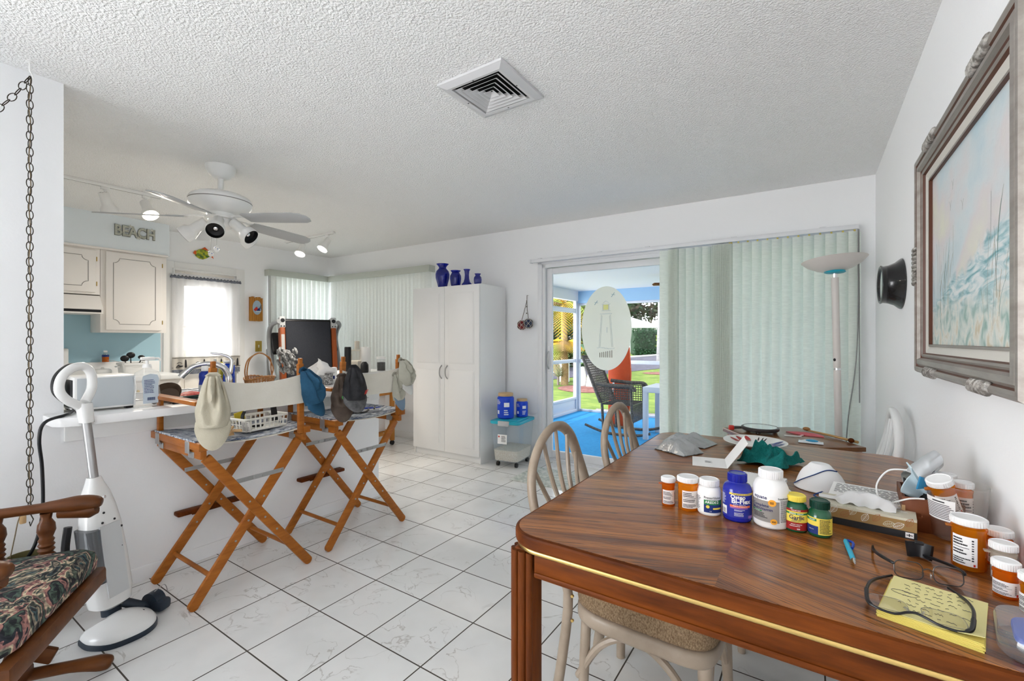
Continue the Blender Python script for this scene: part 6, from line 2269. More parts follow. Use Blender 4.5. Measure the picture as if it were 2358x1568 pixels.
g = G(VW)
c = axis(.90)
loft(g, [body_ring(z, a, b, axis(z)) for z, a, b in ((.885, .024, .024), (.94, .026, .026), (.97, .024, .028))], True, True)
hl = [(axis(.95), .0, .95), (axis(1.0), -.055, .985), (axis(1.05), -.085, 1.03), (axis(1.09), -.075, 1.085), (axis(1.13), -.03, 1.125), (axis(1.135), .02, 1.13), (axis(1.1), .045, 1.095), (axis(1.04), .04, 1.03), (axis(.97), .005, .975)]
g.tube(spline(hl, 6), .0185, 10)
g.obj('handle', vc, 60)
g = G(BLACK).tube(spline([(p[0] - .012, p[1] * 1.03 - .003, p[2] + .004) for p in hl[1:6]], 6), .015, 8)
g.obj('grip', vc)
G(BLACK).tube(spline([(axis(.42) - .05, -.09, .46), (axis(.36) - .06, -.10, .36), (axis(.3) - .06, -.09, .27)], 5), .014, 8).obj('cord_hook', vc)
g = G(VD)
g.cyl((axis(.06), 0, .055), (axis(.11), 0, .115), .035, n=16)
g.tube([(.0, .03, .09), (.05, .075, .05), (.045, .10, .03)], [.02, .02, .016], 10)
g.obj('neck', vc)
hd_ = G(VW)
def foot(k, z):
    pts = [(-.02, -.13), (.05, -.15), (.13, -.13), (.175, -.06), (.18, .0), (.15, .05), (.09, .075), (.02, .07), (-.03, .02)]
    sp_ = spline([(x, y, 0) for x, y in pts + pts[:1]], 5)[:-1]
    cx, cy = .07, -.03
    return [(cx + (p.x - cx) * k, cy + (p.y - cy) * k, z) for p in sp_]
loft(hd_, [foot(1, .02), foot(1, .035), foot(.9, .052), foot(.6, .07), foot(.3, .082)], True, True)
hd_.obj('floor_head', vc, 60)
G(VD).at(at(0, 0, 0)).add(*(lambda gg: (gg.v, gg.f))(loft(G(VD), [foot(1.03, .001), foot(1.04, .012), foot(1.03, .022)], True, True))).obj('brush_pad', vc)
g = G(BLACK)
g.ball((.09, -.06, .068), (.028, .02, .008), 12, 8)
for k in range(2):
    g.box((.1, .0 + k * .025, .068), (.03, .005, .004), .001)
g.obj('pedal', vc)
g = G(VD)
g.box((.06, .13, .032), (.11, .06, .05), .014)
g.cyl((.05, .105, .045), (.05, .15, .045), .042, n=20)
g.obj('ball_wheel', vc)
G(STEEL).tube(spline([(.05, .12, .08), (.07, .16, .105), (.085, .165, .07)], 4), .002, 6).obj('wire_latch', vc)

# glider rocker
gl = thing('glider_chair', 'dark wood glider rocker with tapestry cushion cut off at the left frame edge', 'chair', (-2.46, .31, 0), -33)
# local: +y forward, x across. right arm hidden beyond the frame
def tapestry():
    def b(nt):
        tc = _n(nt, 'ShaderNodeTexCoord')
        n1 = _n(nt, 'ShaderNodeTexNoise')
        n1.inputs['Scale'].default_value = 5.5
        n1.inputs['Detail'].default_value = 2
        n1.inputs['Distortion'].default_value = 2.6
        nt.links.new(tc.outputs['Object'], n1.inputs['Vector'])
        cr = _n(nt, 'ShaderNodeValToRGB')
        cr.color_ramp.interpolation = 'CONSTANT'
        els = [(0, (.01, .012, .018)), (.36, (.045, .075, .06)), (.43, (.012, .014, .02)), (.46, (.25, .12, .11)), (.50, (.40, .33, .24)), (.53, (.07, .09, .07)), (.565, (.012, .013, .018)), (.59, (.20, .17, .13)), (.63, (.03, .06, .07)), (.68, (.012, .012, .016))]
        e = cr.color_ramp.elements
        e[0].position, e[0].color = els[0][0], rgba(els[0][1])
        e[1].position, e[1].color = els[1][0], rgba(els[1][1])
        for q, c in els[2:]:
            x = e.new(q)
            x.color = rgba(c)
        nt.links.new(n1.outputs['Fac'], cr.inputs[0])
        n2 = _n(nt, 'ShaderNodeTexNoise')
        n2.inputs['Scale'].default_value = 38
        n2.inputs['Distortion'].default_value = 1.5
        nt.links.new(tc.outputs['Object'], n2.inputs['Vector'])
        c2 = _n(nt, 'ShaderNodeValToRGB')
        c2.color_ramp.elements[0].position = .4
        c2.color_ramp.elements[1].position = .6
        c2.color_ramp.elements[0].color = (.35, .35, .4, 1)
        c2.color_ramp.elements[1].color = (1.6, 1.55, 1.45, 1)
        nt.links.new(n2.outputs['Fac'], c2.inputs[0])
        mx = _n(nt, 'ShaderNodeMix', data_type='RGBA', blend_type='MULTIPLY')
        mx.inputs['Factor'].default_value = 1
        nt.links.new(cr.outputs[0], mx.inputs['A'])
        nt.links.new(c2.outputs[0], mx.inputs['B'])
        p = _n(nt, 'ShaderNodeBsdfPrincipled')
        nt.links.new(mx.outputs['Result'], p.inputs['Base Color'])
        p.inputs['Roughness'].default_value = .95
        bp = _n(nt, 'ShaderNodeBump')
        bp.inputs['Strength'].default_value = .5
        bp.inputs['Distance'].default_value = .004
        nt.links.new(n2.outputs['Fac'], bp.inputs['Height'])
        nt.links.new(bp.outputs[0], p.inputs['Normal'])
        return p.outputs[0]
    return mixmat('tapestry cloth', b)
TAP = tapestry()
g = G(TAP)
W0, D0 = .285, .27
def cush(k, z):
    return [(p[0] * k, p[1] * k, z) for p in rrect(2 * W0, 2 * D0, .05, 6)]
loft(g, [cush(.93, .375), cush(1.0, .39), cush(1.01, .42), cush(.99, .445), cush(.92, .462), cush(.7, .472), cush(.3, .476)], True, True)
g.at(at(W0 + 0, 0, 0))
g.obj('seat_cushion', gl, 60).location = (W0 + .0, .05, 0)
g = G(DARKOAK)
g.b2((-.01, .29, .315), (.60, .335, .375), .012)
g.obj('front_rail', gl)
for x in (-.005, .575):
    G(DARKOAK).b2((x - .0, -.25, .315), (x + .028, .31, .372), .008).obj('side_rail', gl)
for x, cut in ((.012, 0), (.575, 0)):
    g = G(DARKOAK)
    pts = [(x, -.30, .615), (x, -.1, .62), (x, .12, .628), (x, .25, .632), (x, .325, .628)]
    g.tube(spline(pts, 6), [.022] * 14 + [.026, .028, .031, .034, .036, .036, .035, .033, .03, .026, .018], 14, flat=.8)
    g.tube([(x, .2, .605), (x, .29, .603), (x, .31, .608)], [.02, .03, .022], 12)
    g.obj('armrest', gl, 60)
    for y in (-.12, .03, .165):
        sp2 = [(.013, .37), (.02, .39), (.024, .43), (.022, .455), (.015, .465), (.0205, .475), (.016, .484), (.0205, .493), (.016, .502), (.0195, .511), (.015, .52), (.022, .545), (.02, .57), (.012, .588), (.015, .61)]
        G(DARKOAK).lathe([(r * 1.2, z) for r, z in sp2], (x, y, 0), 16).obj('spindle', gl, 60)
    g = G(DARKOAK)
    g.bar((x + .03, -.22, .30), (x + .03, .20, .09), .022, .055, (0, 0, 1), .006)
    g.obj('swing_arm', gl)
    g = G(DARKOAK)
    g.bar((x + .055, .21, .31), (x + .055, -.05, .07), .022, .05, (0, 0, 1), .006)
    g.use(BRASS).ball((x + .045, .24, .24), .008, 8, 6)
    g.obj('swing_arm', gl)
    g = G(DARKOAK)
    g.tube(spline([(x + .04, -.34, .03), (x + .04, 0, .045), (x + .04, .22, .045), (x + .04, .33, .035), (x + .04, .37, .025)], 5), [.022] * 12 + [.024, .026, .028, .03, .03, .028, .026, .022, .014], 12, flat=.9)
    g.bar((x + .04, .08, .04), (x + .04, .17, .28), .03, .08, (0, 1, 0), .008)
    g.obj('base_runner', gl, 60)
G(DARKOAK).b2((.05, .1, .05), (.58, .15, .09), .008).obj('base_stretcher', gl)
g = G(DARKOAK)
for i in range(9):
    x = .03 + i * .068
    g.bar((x, -.27, .37), (x, -.40, 1.02), .02, .012, (0, 1, 0), .004)
g.bar((-.01, -.41, 1.03), (.61, -.41, 1.03), .03, .09, (0, 0, 1), .012)
g.obj('backrest', gl)

# ------------------------------------------------------------ floor lamp, right wall things
fl = thing('floor_lamp', 'white torchiere floor lamp leaning in the back right corner', 'floor lamp', (.155, 3.64, 0), 0)
LW = mat('lamp white', (.62, .58, .55), .4)
g = G(LW).lathe([(0, 0), (.13, 0), (.135, .012), (.06, .025), (.03, .035), (0, .036)], n=36)
g.obj('base', fl, 60)
g = G(LW)
top = Vector((-.032, -.02, 1.655))
g.cyl((0, 0, .03), top, .021, n=18)
g.obj('pole', fl)
g = G(CHROME)
for z in (.55, 1.06):
    p = top * (z / 1.655)
    g.cyl(p - Vector((0, 0, .006)), p + Vector((0, 0, .006)), .0225, n=16)
g.cyl(top, top + Vector((0, 0, .03)), .014, n=12)
g.obj('collar', fl)
G(BLACK).ball(top * (1.12 / 1.655) + Vector((-.012, -.018, 0)), (.008, .006, .01), 8, 6).obj('dimmer_knob', fl)
G(TEAL).lathe([(0, 1.682), (.05, 1.684), (.06, 1.69), (.055, 1.70), (0, 1.70)], (top.x, top.y, 0), 28).obj('collar_disc', fl)
g = G(LW).at(at(top.x, top.y, 1.69, -3, -4, 0))
g.lathe([(.0, .004), (.05, .006), (.10, .022), (.15, .05), (.182, .082), (.178, .083), (.145, .055), (.09, .028), (0, .012)], n=48)
g.obj('lamp_bowl', fl, 60)

FRW = mat('silvered frame', (.36, .33, .30), .4, .35, var=(30, (.24, .21, .19), (1, .15, 1)))
FRB = mat('frame brown edge', (.10, .035, .02), .4)
FRL = mat('frame linen liner', (.60, .58, .53), .8)
pa = thing('framed_painting', 'large seascape painting in silvered carved frame on the right wall', 'painting', (.378, 1.83, 1.535), 0)
PY0, PY1, PZ0, PZ1 = -.555, .525, -.41, .41      # outer frame, y toward the back wall
def ring_frame(g, steps):
    """steps: (inset, x) profile swept round the rectangle with mitred corners"""
    loops = []
    for ins, x in steps:
        a, b, c, d = PY0 + ins, PY1 - ins, PZ0 + ins, PZ1 - ins
        loops.append([(x, a, c), (x, b, c), (x, b, d), (x, a, d)])
    for A, B in zip(loops, loops[1:]):
        g.add(A + B, [(i, 4 + i, 4 + (i + 1) % 4, (i + 1) % 4) for i in range(4)])
g = G(FRW)
ring_frame(g, [(0, 0), (0, -.036), (.006, -.044), (.014, -.046), (.022, -.042)])
ring_frame(g, [(.026, -.036), (.034, -.042), (.05, -.044), (.056, -.034)])
ring_frame(g, [(.06, -.03), (.066, -.034), (.072, -.03)])
g.use(FRB)
ring_frame(g, [(.022, -.042), (.026, -.036)])
ring_frame(g, [(.056, -.034), (.06, -.03)])
ring_frame(g, [(.072, -.03), (.076, -.022)])
g.obj('frame', pa, 25)
g = G(FRL)
ring_frame(g, [(.076, -.022), (.1, -.014)])
g.obj('liner', pa, 20)
g = G(FRB)
ring_frame(g, [(.1, -.014), (.1, -.018), (.108, -.018), (.108, -.008)])
g.use(FRW)
ring_frame(g, [(.1005, -.0185), (.1075, -.0185)])
g.obj('inner_lip', pa, 20)
CARV = mat('carved frame corner', (.16, .145, .13), .4, .3, var=(60, (.5, .48, .45), (1, 1, 1), .1))
for cy, cz, v in ((0.25, PZ1 - .012, 0), (.25, PZ0 + .012, 0), (PY1 - .012, 0, 1), (-.3, PZ1 - .012, 0), (-.3, PZ0 + .012, 0)):
    g = G(CARV)
    for k in range(9):
        o = (k - 4) * .016
        c = (-.043, cy + (0 if v else o), cz + (o if v else 0))
        g.ball(c, (.012, .02, .008) if v else (.012, .008, .02), 8, 6, rot(25 if not v else -25, 0, 0))
    g.obj('carving', pa)
def painting_mat():
    def b(nt):
        tc = _n(nt, 'ShaderNodeTexCoord')
        sp = _n(nt, 'ShaderNodeSeparateXYZ')
        nt.links.new(tc.outputs['Object'], sp.inputs[0])
        def noisy(sc, st, d=4, dist=0):
            mp = _n(nt, 'ShaderNodeMapping')
            mp.inputs['Scale'].default_value = st
            n = _n(nt, 'ShaderNodeTexNoise')
            n.inputs['Scale'].default_value = sc
            n.inputs['Detail'].default_value = d
            n.inputs['Distortion'].default_value = dist
            nt.links.new(tc.outputs['Object'], mp.inputs[0])
            nt.links.new(mp.outputs[0], n.inputs['Vector'])
            return n.outputs['Fac']
        def M(op, a, bb=None, cl=False):
            n = _n(nt, 'ShaderNodeMath', operation=op, use_clamp=cl)
            for i, q in enumerate((a, bb)):
                if q is None:
                    continue
                if isinstance(q, (int, float)):
                    n.inputs[i].default_value = q
                else:
                    nt.links.new(q, n.inputs[i])
            return n.outputs[0]
        def ramp(f, els):
            cr = _n(nt, 'ShaderNodeValToRGB')
            e = cr.color_ramp.elements
            e[0].position, e[0].color = els[0][0], rgba(els[0][1])
            e[1].position, e[1].color = els[-1][0], rgba(els[-1][1])
            for q, c in els[1:-1]:
                x = e.new(q)
                x.color = rgba(c)
            nt.links.new(f, cr.inputs[0])
            return cr.outputs[0]
        def mix(f, a, bb):
            m = _n(nt, 'ShaderNodeMix', data_type='RGBA')
            nt.links.new(f, m.inputs['Factor']) if not isinstance(f, (int, float)) else None
            for k, q in (('A', a), ('B', bb)):
                if isinstance(q, tuple):
                    m.inputs[k].default_value = rgba(q)
                else:
                    nt.links.new(q, m.inputs[k])
            return m.outputs['Result']
        y, z = sp.outputs[1], sp.outputs[2]
        big = noisy(3, (1, 1, 1.4), 3)
        sky = ramp(big, [(.3, (.46, .60, .66)), (.45, (.60, .66, .68)), (.55, (.66, .62, .62)), (.68, (.70, .69, .58))])
        zz = M('ADD', z, M('MULTIPLY', M('SUBTRACT', noisy(9, (1, 1, 1), 5, 1), .5), .12))
        water = ramp(noisy(14, (1, .6, 2.4), 5, 1.2), [(.32, (.12, .33, .38)), (.45, (.38, .55, .58)), (.56, (.68, .72, .72)), (.7, (.74, .75, .74))])
        # wave rises toward the camera side (smaller y)
        horizon = M('SUBTRACT', M('MULTIPLY', y, -.2), M('ADD', zz, .055))
        wm = M('MULTIPLY', horizon, 30.0, True)
        c = mix(wm, sky, water)
        shore = ramp(noisy(16, (1, 1.2, .8), 6, .8), [(.34, (.26, .40, .36)), (.45, (.50, .58, .54)), (.55, (.68, .68, .62)), (.68, (.55, .47, .33))])
        sm = M('MULTIPLY', M('SUBTRACT', -.14, zz), 14.0, True)
        c = mix(sm, c, shore)
        p = _n(nt, 'ShaderNodeBsdfPrincipled')
        nt.links.new(c, p.inputs['Base Color'])
        p.inputs['Roughness'].default_value = .5
        bp = _n(nt, 'ShaderNodeBump')
        bp.inputs['Strength'].default_value = .35
        bp.inputs['Distance'].default_value = .004
        nt.links.new(noisy(45, (1, 1, 1), 4, .6), bp.inputs['Height'])
        nt.links.new(bp.outputs[0], p.inputs['Normal'])
        return p.outputs[0]
    return mixmat('oil seascape', b)
g = G(painting_mat()).b2((-.008, PY0 + .108, PZ0 + .108), (-.006, PY1 - .108, PZ1 - .108))
rg = random.Random(12)
cols = [mat('stroke olive', (.30, .33, .24), .6), mat('stroke grey', (.40, .42, .40), .6), mat('stroke teal', (.14, .34, .34), .6), mat('stroke ochre', (.42, .33, .19), .6)]
def stroke(y, z0, h, bend, m, w=.0035):
    g.use(m)
    P = [(-.0083, y + bend * t * t, z0 + h * t) for t in (0, .25, .5, .75, 1)]
    for a, c in zip(P, P[1:]):
        g.add([(a[0], a[1] - w / 2, a[2]), (a[0], a[1] + w / 2, a[2]), (c[0], c[1] + w / 2, c[2]), (c[0], c[1] - w / 2, c[2])], [(0, 3, 2, 1)])
for k in range(34):
    y = rg.choice([rg.gauss(.20, .05), rg.gauss(-.26, .06), rg.gauss(.30, .05)])
    y = max(PY0 + .14, min(PY1 - .14, y))
    stroke(y, rg.uniform(-.26, -.05), rg.uniform(.06, .2), rg.uniform(-.06, .03), cols[k % 4], rg.uniform(.001, .0028))
for y, z in ((.16, .13), (.13, .19), (.02, .1)):
    stroke(y, z, .03, -.012, cols[1], .004)
    stroke(y, z + .01, .022, .014, cols[1], .003)
g.obj('canvas', pa, 20)

mr = thing('wall_mirror', 'small black flared round mirror on the right wall near the corner', 'mirror', (.38, 3.02, 1.535), 0)
g = G(mat('black lacquer', (.012, .012, .013), .25, coat=.4)).at(rot(0, -90, 0))
g.lathe([(0, .001), (.155, .001), (.16, .006), (.155, .012), (.135, .03), (.122, .055), (.118, .075), (.124, .085), (.118, .089), (.108, .086), (.106, .08)], n=48, sx=.80, sy=1)
g.obj('frame', mr, 60)
G(mat('mirror silver', (.85, .87, .88), .03, 1)).at(rot(0, -90, 0)).lathe([(0, .081), (.107, .081)], n=48, sx=.80, sy=1).obj('glass', mr)

# glass floats hung by the sliding door
ft = thing('glass_floats', 'two netted glass fishing floats, red and dark blue, hung by the door', 'wall ornament', BWM @ Vector((3.27, -.02, 1.72)), 1.232)
NET = mat('net cord', (.50, .45, .38), .9)
CORD = mat('dark cord', (.09, .07, .05), .9)
for x, z, c in ((-.045, -.315, (.16, .006, .01)), (.035, -.30, (.012, .02, .06))):
    g = G(mat('float glass %.2f' % x, c, .1, coat=.5)).ball((x, -.035, z), .05, 20, 12)
    f_ = g.obj('float', ft, 60)
    g = G(NET)
    for k in range(6):
        for s in (-1, 1):
            P = []
            for j in range(13):
                t = -1.35 + 2.7 * j / 12
                a = k * PI / 3 + s * t * .9
                P.append((x + .0515 * math.cos(t) * math.cos(a), -.035 + .0515 * math.cos(t) * math.sin(a), z + .0515 * math.sin(t)))
            g.tube(P, .0022, 4)
    g.obj('net', f_)
g = G(CORD)
g.tube([(-.045, -.035, -.26), (-.02, -.02, -.15), (.0, -.008, -.06), (.0, -.004, 0)], .003, 6)
g.tube([(.035, -.035, -.25), (.012, -.02, -.15), (.0, -.008, -.06)], .003, 6)
for z in (-.19, -.12, -.06):
    g.ball((.0, -.012, z), .007, 6, 5)
g.use(STEEL).cyl((0, -.008, 0), (0, .018, 0), .003, n=6)
g.obj('cord', ft)

# etched oval hung on the sliding door glass
ovl = thing('etched_oval', 'frosted oval panel etched with a lighthouse hung on the sliding glass', 'window hanging', BWM @ Vector((4.13, .014, 1.36)), 1.232)
FROST = glassy('frosted cream film', (.92, .93, .88), -.1, .80, (.95, .95, .89), .3)
g = G(FROST).prism([(.252 * math.cos(q * PI / 32), .405 * math.sin(q * PI / 32)) for q in range(64)], .004, at(0, 0, 0, 90, 0, 0))
g.obj('panel', ovl)
g = G(mat('etch line', (.62, .66, .66), .6))
YE = mat('etch lamp yellow', (.80, .82, .35), .6)
def eb(x0, z0, x1, z1, w=.004):
    g.bar((x0, -.006, z0), (x1, -.006, z1), .003, w, (1, 0, 0) if abs(z1 - z0) > abs(x1 - x0) else (0, 0, 1), 0)
for s in (-1, 1):
    eb(s * .07, -.18, s * .045, .13)
    eb(s * .058, -.18, s * .036, .12, .002)
    eb(s * .03, .17, s * .03, .235)
eb(-.06, .14, .06, .14, .008)
eb(-.045, .17, .045, .17, .005)
eb(-.045, .235, .045, .235, .005)
eb(-.03, .245, 0, .265)
eb(.03, .245, 0, .265)
eb(.01, -.04, .01, .01, .008)
for k in range(6):
    eb(-.09 + k * .03, -.19 + .006 * math.sin(k), -.065 + k * .03, -.19 + .006 * math.cos(k), .006)
g.use(mat('etch dark rail', (.16, .13, .10), .7))
for k in range(7):
    eb(-.06 + k * .02, -.28, -.06 + k * .02, -.235 + .004 * k, .005)
g.use(mat('etch gull blue', (.32, .44, .52), .6))
for x, z in ((-.10, .25), (.07, .32)):
    eb(x - .015, z - .02, x + .015, z + .02, .005)
    eb(x - .015, z + .005, x + .02, z - .002, .004)
g.use(YE)
for k in range(6):
    eb(-.02 + k * .008, .18, -.02 + k * .008, .228, .007)
g.obj('etching', ovl)

# door mat
o = G(mat('mosaic rug', (.42, .47, .44), .95, var=(26, (.66, .68, .64), (1, 1, 1), .1), bump=(120, .8))).box((0, 0, .005), (.66, .48, .01), .004).obj('door_mat')
o.location = (-1.93, 3.60, 0)
o.rotation_euler = (0, 0, rad(3))
tag(o, 'grey-green speckled mat on the tiles at the sliding door', 'rug')
# ------------------------------------------------------------ porch
CARPET = mat('blue porch carpet', (.022, .22, .48), .95, var=(30, (.03, .28, .56)), bump=(160, .6))
PW = mat('porch white', (.70, .69, .69), .6)
PB = mat('porch pale blue', (.28, .46, .66), .6)
PF = mat('screen frame white', (.52, .55, .61), .4)
g = G(CARPET).b2((-3.62, 4.20, -.14), (1.4, 7.47, -.02))
struct(g, 'porch_floor')
g = G(PW).b2((-3.7, 4.31, 2.11), (1.4, 7.55, 2.2))
struct(g, 'porch_ceiling')
g = G(PB).b2((-3.56, 7.36, 1.90), (1.4, 7.46, 2.11))
struct(g, 'porch_beam')
g = G(PW).b2((-3.56, 4.31, 1.935), (-3.47, 7.36, 2.11))
struct(g, 'porch_beam_side')
g = G(PF)
g.b2((-3.55, 7.36, -.02), (-3.46, 7.45, 1.9), .004)
for x in (-1.45, .55):
    g.b2((x, 7.38, -.02), (x + .06, 7.44, 1.9), .004)
g.b2((-3.46, 7.39, .845), (1.4, 7.43, .905), .003)
g.b2((-3.46, 7.39, 1.86), (1.4, 7.43, 1.9), .003)
g.b2((-3.46, 7.39, -.02), (1.4, 7.43, .02), .003)
struct(g, 'trim_4')
g = G(PF)
for y in (4.25, 5.6, 7.29):
    g.b2((-3.535, y, -.02), (-3.475, y + .06, 1.935), .004)
g.b2((-3.525, 4.3, .85), (-3.485, 7.3, .91), .003)
g.b2((-3.525, 4.3, 1.72), (-3.485, 7.3, 1.80), .003)
g.b2((-3.515, 4.3, .02), (-3.495, 7.3, .22), .002)
g.b2((-3.535, 4.3, .2), (-3.475, 7.3, .24), .003)
g.b2((-3.535, 4.3, -.02), (-3.475, 7.3, .03), .003)
struct(g, 'trim_5')
pfn = thing('porch_fan', 'ceiling fan with dark wood blades on the porch', 'ceiling fan', (-1.14, 6.28, 2.11), 0)
g = G(WHITE).cyl((0, 0, 0), (0, 0, -.05), .06, n=18).cyl((0, 0, -.05), (0, 0, -.06), .015, n=10).lathe([(.03, -.06), (.1, -.07), (.12, -.1), (.1, -.14), (0, -.16)], n=24)
g.obj('motor', pfn)
for k in range(5):
    G(OAK).at(rot(0, 0, 203 + 72 * k)).prism([(.1, -.04), (.3, -.06), (.66, -.065), (.68, 0), (.66, .065), (.3, .06), (.1, .04)], .008, at(0, 0, -.13, 8, 0, 0), .002).obj('blade', pfn)
pt_ = thing('porch_table', 'white square porch table seen past the spindle-back chair', 'table', (-1.42, 6.02, -.02), 0)
g = G(PF)
g.b2((-.38, -.30, .60), (.5, .30, .67), .004)
g.obj('top', pt_)
for x in (-.35, .46):
    for y in (-.27, .27):
        G(PF).b2((x - .03, y - .03, 0), (x + .03, y + .03, .60), .003).obj('leg', pt_)
o = G(mat('purple tray', (.10, .05, .16), .5)).lathe([(0, 0), (.1, 0), (.115, .02), (.1, .012), (0, .01)], n=24).obj('dish')
o.location = (-1.5, 6.0, .652)
tag(o, 'dark purple dish on the white porch table', 'dish')

rk = thing('rocking_chair', 'dark wicker rocking chair on the blue porch carpet', 'chair', (-2.17, 6.02, -.02), 0)
WDK = mat('dark wicker', (.05, .042, .038), .7, var=(50, (.16, .14, .12)))
g = G(WDK)
for s in (-1, 1):
    g = G(WDK).tube(spline([(-.45, s * .24, .10), (-.2, s * .24, .03), (.05, s * .24, .015), (.3, s * .24, .03), (.45, s * .24, .07)], 5), .018, 8)
    g.obj('rocker', rk)
    for x0, x1, zt in ((-.18, -.2, .42), (.22, .2, .66)):
        G(WDK).tube([(x0, s * .24, .02), (x1, s * .25, zt)], .02, 8).obj('leg', rk)
    g = G(WDK).tube(spline([(-.27, s * .26, .68), (0, s * .28, .66), (.2, s * .27, .66), (.26, s * .26, .60)], 5), .026, 8)
    g.obj('armrest', rk)
def lattice(g, f, nu, nv, r):
    for i in range(nu + 1):
        g.tube([f(i / nu, j / 8) for j in range(9)], r, 4)
    for j in range(nv + 1):
        g.tube([f(i / 8, j / nv) for i in range(9)], r, 4)
g = G(WDK)
lattice(g, lambda u, v: (-.22 + .44 * u, -.24 + .48 * v, .40 + .015 * u), 14, 16, .006)
for s in (-1, 1):
    lattice(g, lambda u, v: (-.2 + .4 * u, s * .255, .41 + .22 * v), 12, 7, .005)
lattice(g, lambda u, v: (.215, -.24 + .48 * u, .18 + .22 * v), 16, 6, .005)
g.obj('seat', rk)
g = G(WDK)
lattice(g, lambda u, v: (-.22 - .26 * v, -.25 + .5 * u, .42 + .62 * v), 16, 20, .006)
g.tube([(-.22, -.25, .42), (-.48, -.26, 1.04), (-.48, .26, 1.04), (-.22, .25, .42)], .024, 8)
g.obj('backrest', rk)
bbd = thing('bodyboard', 'bright coral orange foam board standing behind the dark rocking chair', 'bodyboard', (-2.36, 6.40, -.02), 0)
g = G(mat('coral foam', (.62, .09, .022), .6, var=(6, (.5, .06, .015)))).prism([(-.15, 0), (.13, 0), (.16, .3), (.17, .8), (.14, 1.15), (.05, 1.3), (-.05, 1.3), (-.14, 1.15), (-.17, .8), (-.16, .3)], .05, at(0, 0, 0, 90 - 4, 0, 4), .012)
g.obj('board', bbd)
g = G(PAPER)
for z, s in ((.62, .03), (.53, .025)):
    g.prism([(s * .5 * math.cos(q * PI / 8), s * 1.4 * math.sin(q * PI / 8)) for q in range(16)], .004, at(-.08, -.055 + .06 * z, z, 86, 0, 4))
g.obj('printed_mark', bbd)

# ------------------------------------------------------------ garden, road, house: laid out along the street's own axis
YM = rot(0, 0, 33.57)
GZ = -.14
def yd(r, d, z=0):
    return YM @ Vector((r, d, GZ + z))
GRASS = mat('lawn green', (.07, .13, .014), .95, var=(2.5, (.19, .24, .04), (1, 1, 1), .2), bump=(60, 1))
g = G(GRASS)
g.b2((-70, 7.47, GZ - .3), (40, 110, GZ))
struct(g, 'lawn')
g = G(mat('road asphalt', (.055, .052, .065), .9, var=(3, (.10, .09, .12))))
g.add([yd(*p, .012) for p in ((-3, 11.6), (1.52, 15.9), (7.2, 21.8), (20, 35), (40, 56), (30, 58), (13.3, 40), (2.5, 26.6), (-8, 15))], [tuple(range(9))])
g.use(mat('kerb pale', (.6, .58, .55), .9))
g.tube([yd(p[0], p[1], .02) for p in ((2.5, 26.8), (13.3, 40.2), (30, 58))], .12, 6)
struct(g, 'road')
MULCH = mat('red bark mulch', (.13, .04, .03), .95, var=(7, (.24, .11, .09), (1, 1, 1), .15), bump=(30, 1))
def bed(r, d, a, b, seed, m=MULCH):
    pts = [yd(r + a * math.cos(q * PI / 14) * (1 + .15 * nz((q, seed, 0))), d + b * math.sin(q * PI / 14), .01) for q in range(28)]
    c = yd(r, d, .07)
    return G(m).add([*pts, c], [(i, (i + 1) % 28, 28) for i in range(28)])
for k, (r, d, a, b) in enumerate(((2.05, 12.8, .75, 1.0), (6.0, 18.6, .6, .7))):
    o = bed(r, d, a, b, k).obj('mulch_bed', kind='stuff')
    tag(o, ('red bark mulch bed round the white trunk beyond the porch screen', 'red bark mulch patch in the lawn near the road')[k], 'mulch')
o = G(mat('pale bark strip', (.16, .12, .12), .95, var=(20, (.32, .28, .27), (1, 1, 1), .12))).add([Vector(p) for p in ((-3.4, 7.5, GZ + .012), (1.4, 7.5, GZ + .012), (1.4, 8.5, GZ + .012), (-3.6, 8.5, GZ + .012))], [(0, 1, 2, 3)]).obj('mulch_strip', kind='stuff')
tag(o, 'pale bark strip along the outside of the porch', 'mulch')

def leafy(g, c, r, n, size, rg, mats, squash=1):
    """cloud of folded leaves round an ellipsoid"""
    c = Vector(c)
    for k in range(n):
        d = Vector((rg.gauss(0, 1), rg.gauss(0, 1), rg.gauss(0, 1))).normalized()
        f = rg.uniform(.55, 1) * (1 + .22 * nz(d * 2.3))
        p = c + Vector((d.x * r[0] * f, d.y * r[1] * f, d.z * r[2] * f))
        s = size * rg.uniform(.6, 1.3)
        a = Vector((rg.gauss(0, 1), rg.gauss(0, 1), rg.gauss(0, .5))).normalized() * s
        b = a.cross(Vector((rg.gauss(0, 1), rg.gauss(0, 1), rg.gauss(0, 1)))).normalized() * s * .5
        g.use(mats[rg.randrange(len(mats))])
        g.add([p - a, p + b, p + a, p - b], [(0, 1, 2, 3)])
L1 = [mat('leaf dark', (.018, .05, .014), .6), mat('leaf mid', (.04, .09, .02), .6), mat('leaf olive', (.08, .12, .035), .6)]
L2 = [mat('leaf deep', (.010, .035, .014), .5), mat('leaf hedge', (.02, .065, .022), .5)]
L3 = [mat('leaf brown', (.055, .042, .025), .7), mat('leaf dark', (.03, .09, .025), .6), mat('leaf grey green', (.09, .11, .06), .7)]
BARK = mat('grey bark', (.20, .16, .13), .9)
rg = random.Random(21)
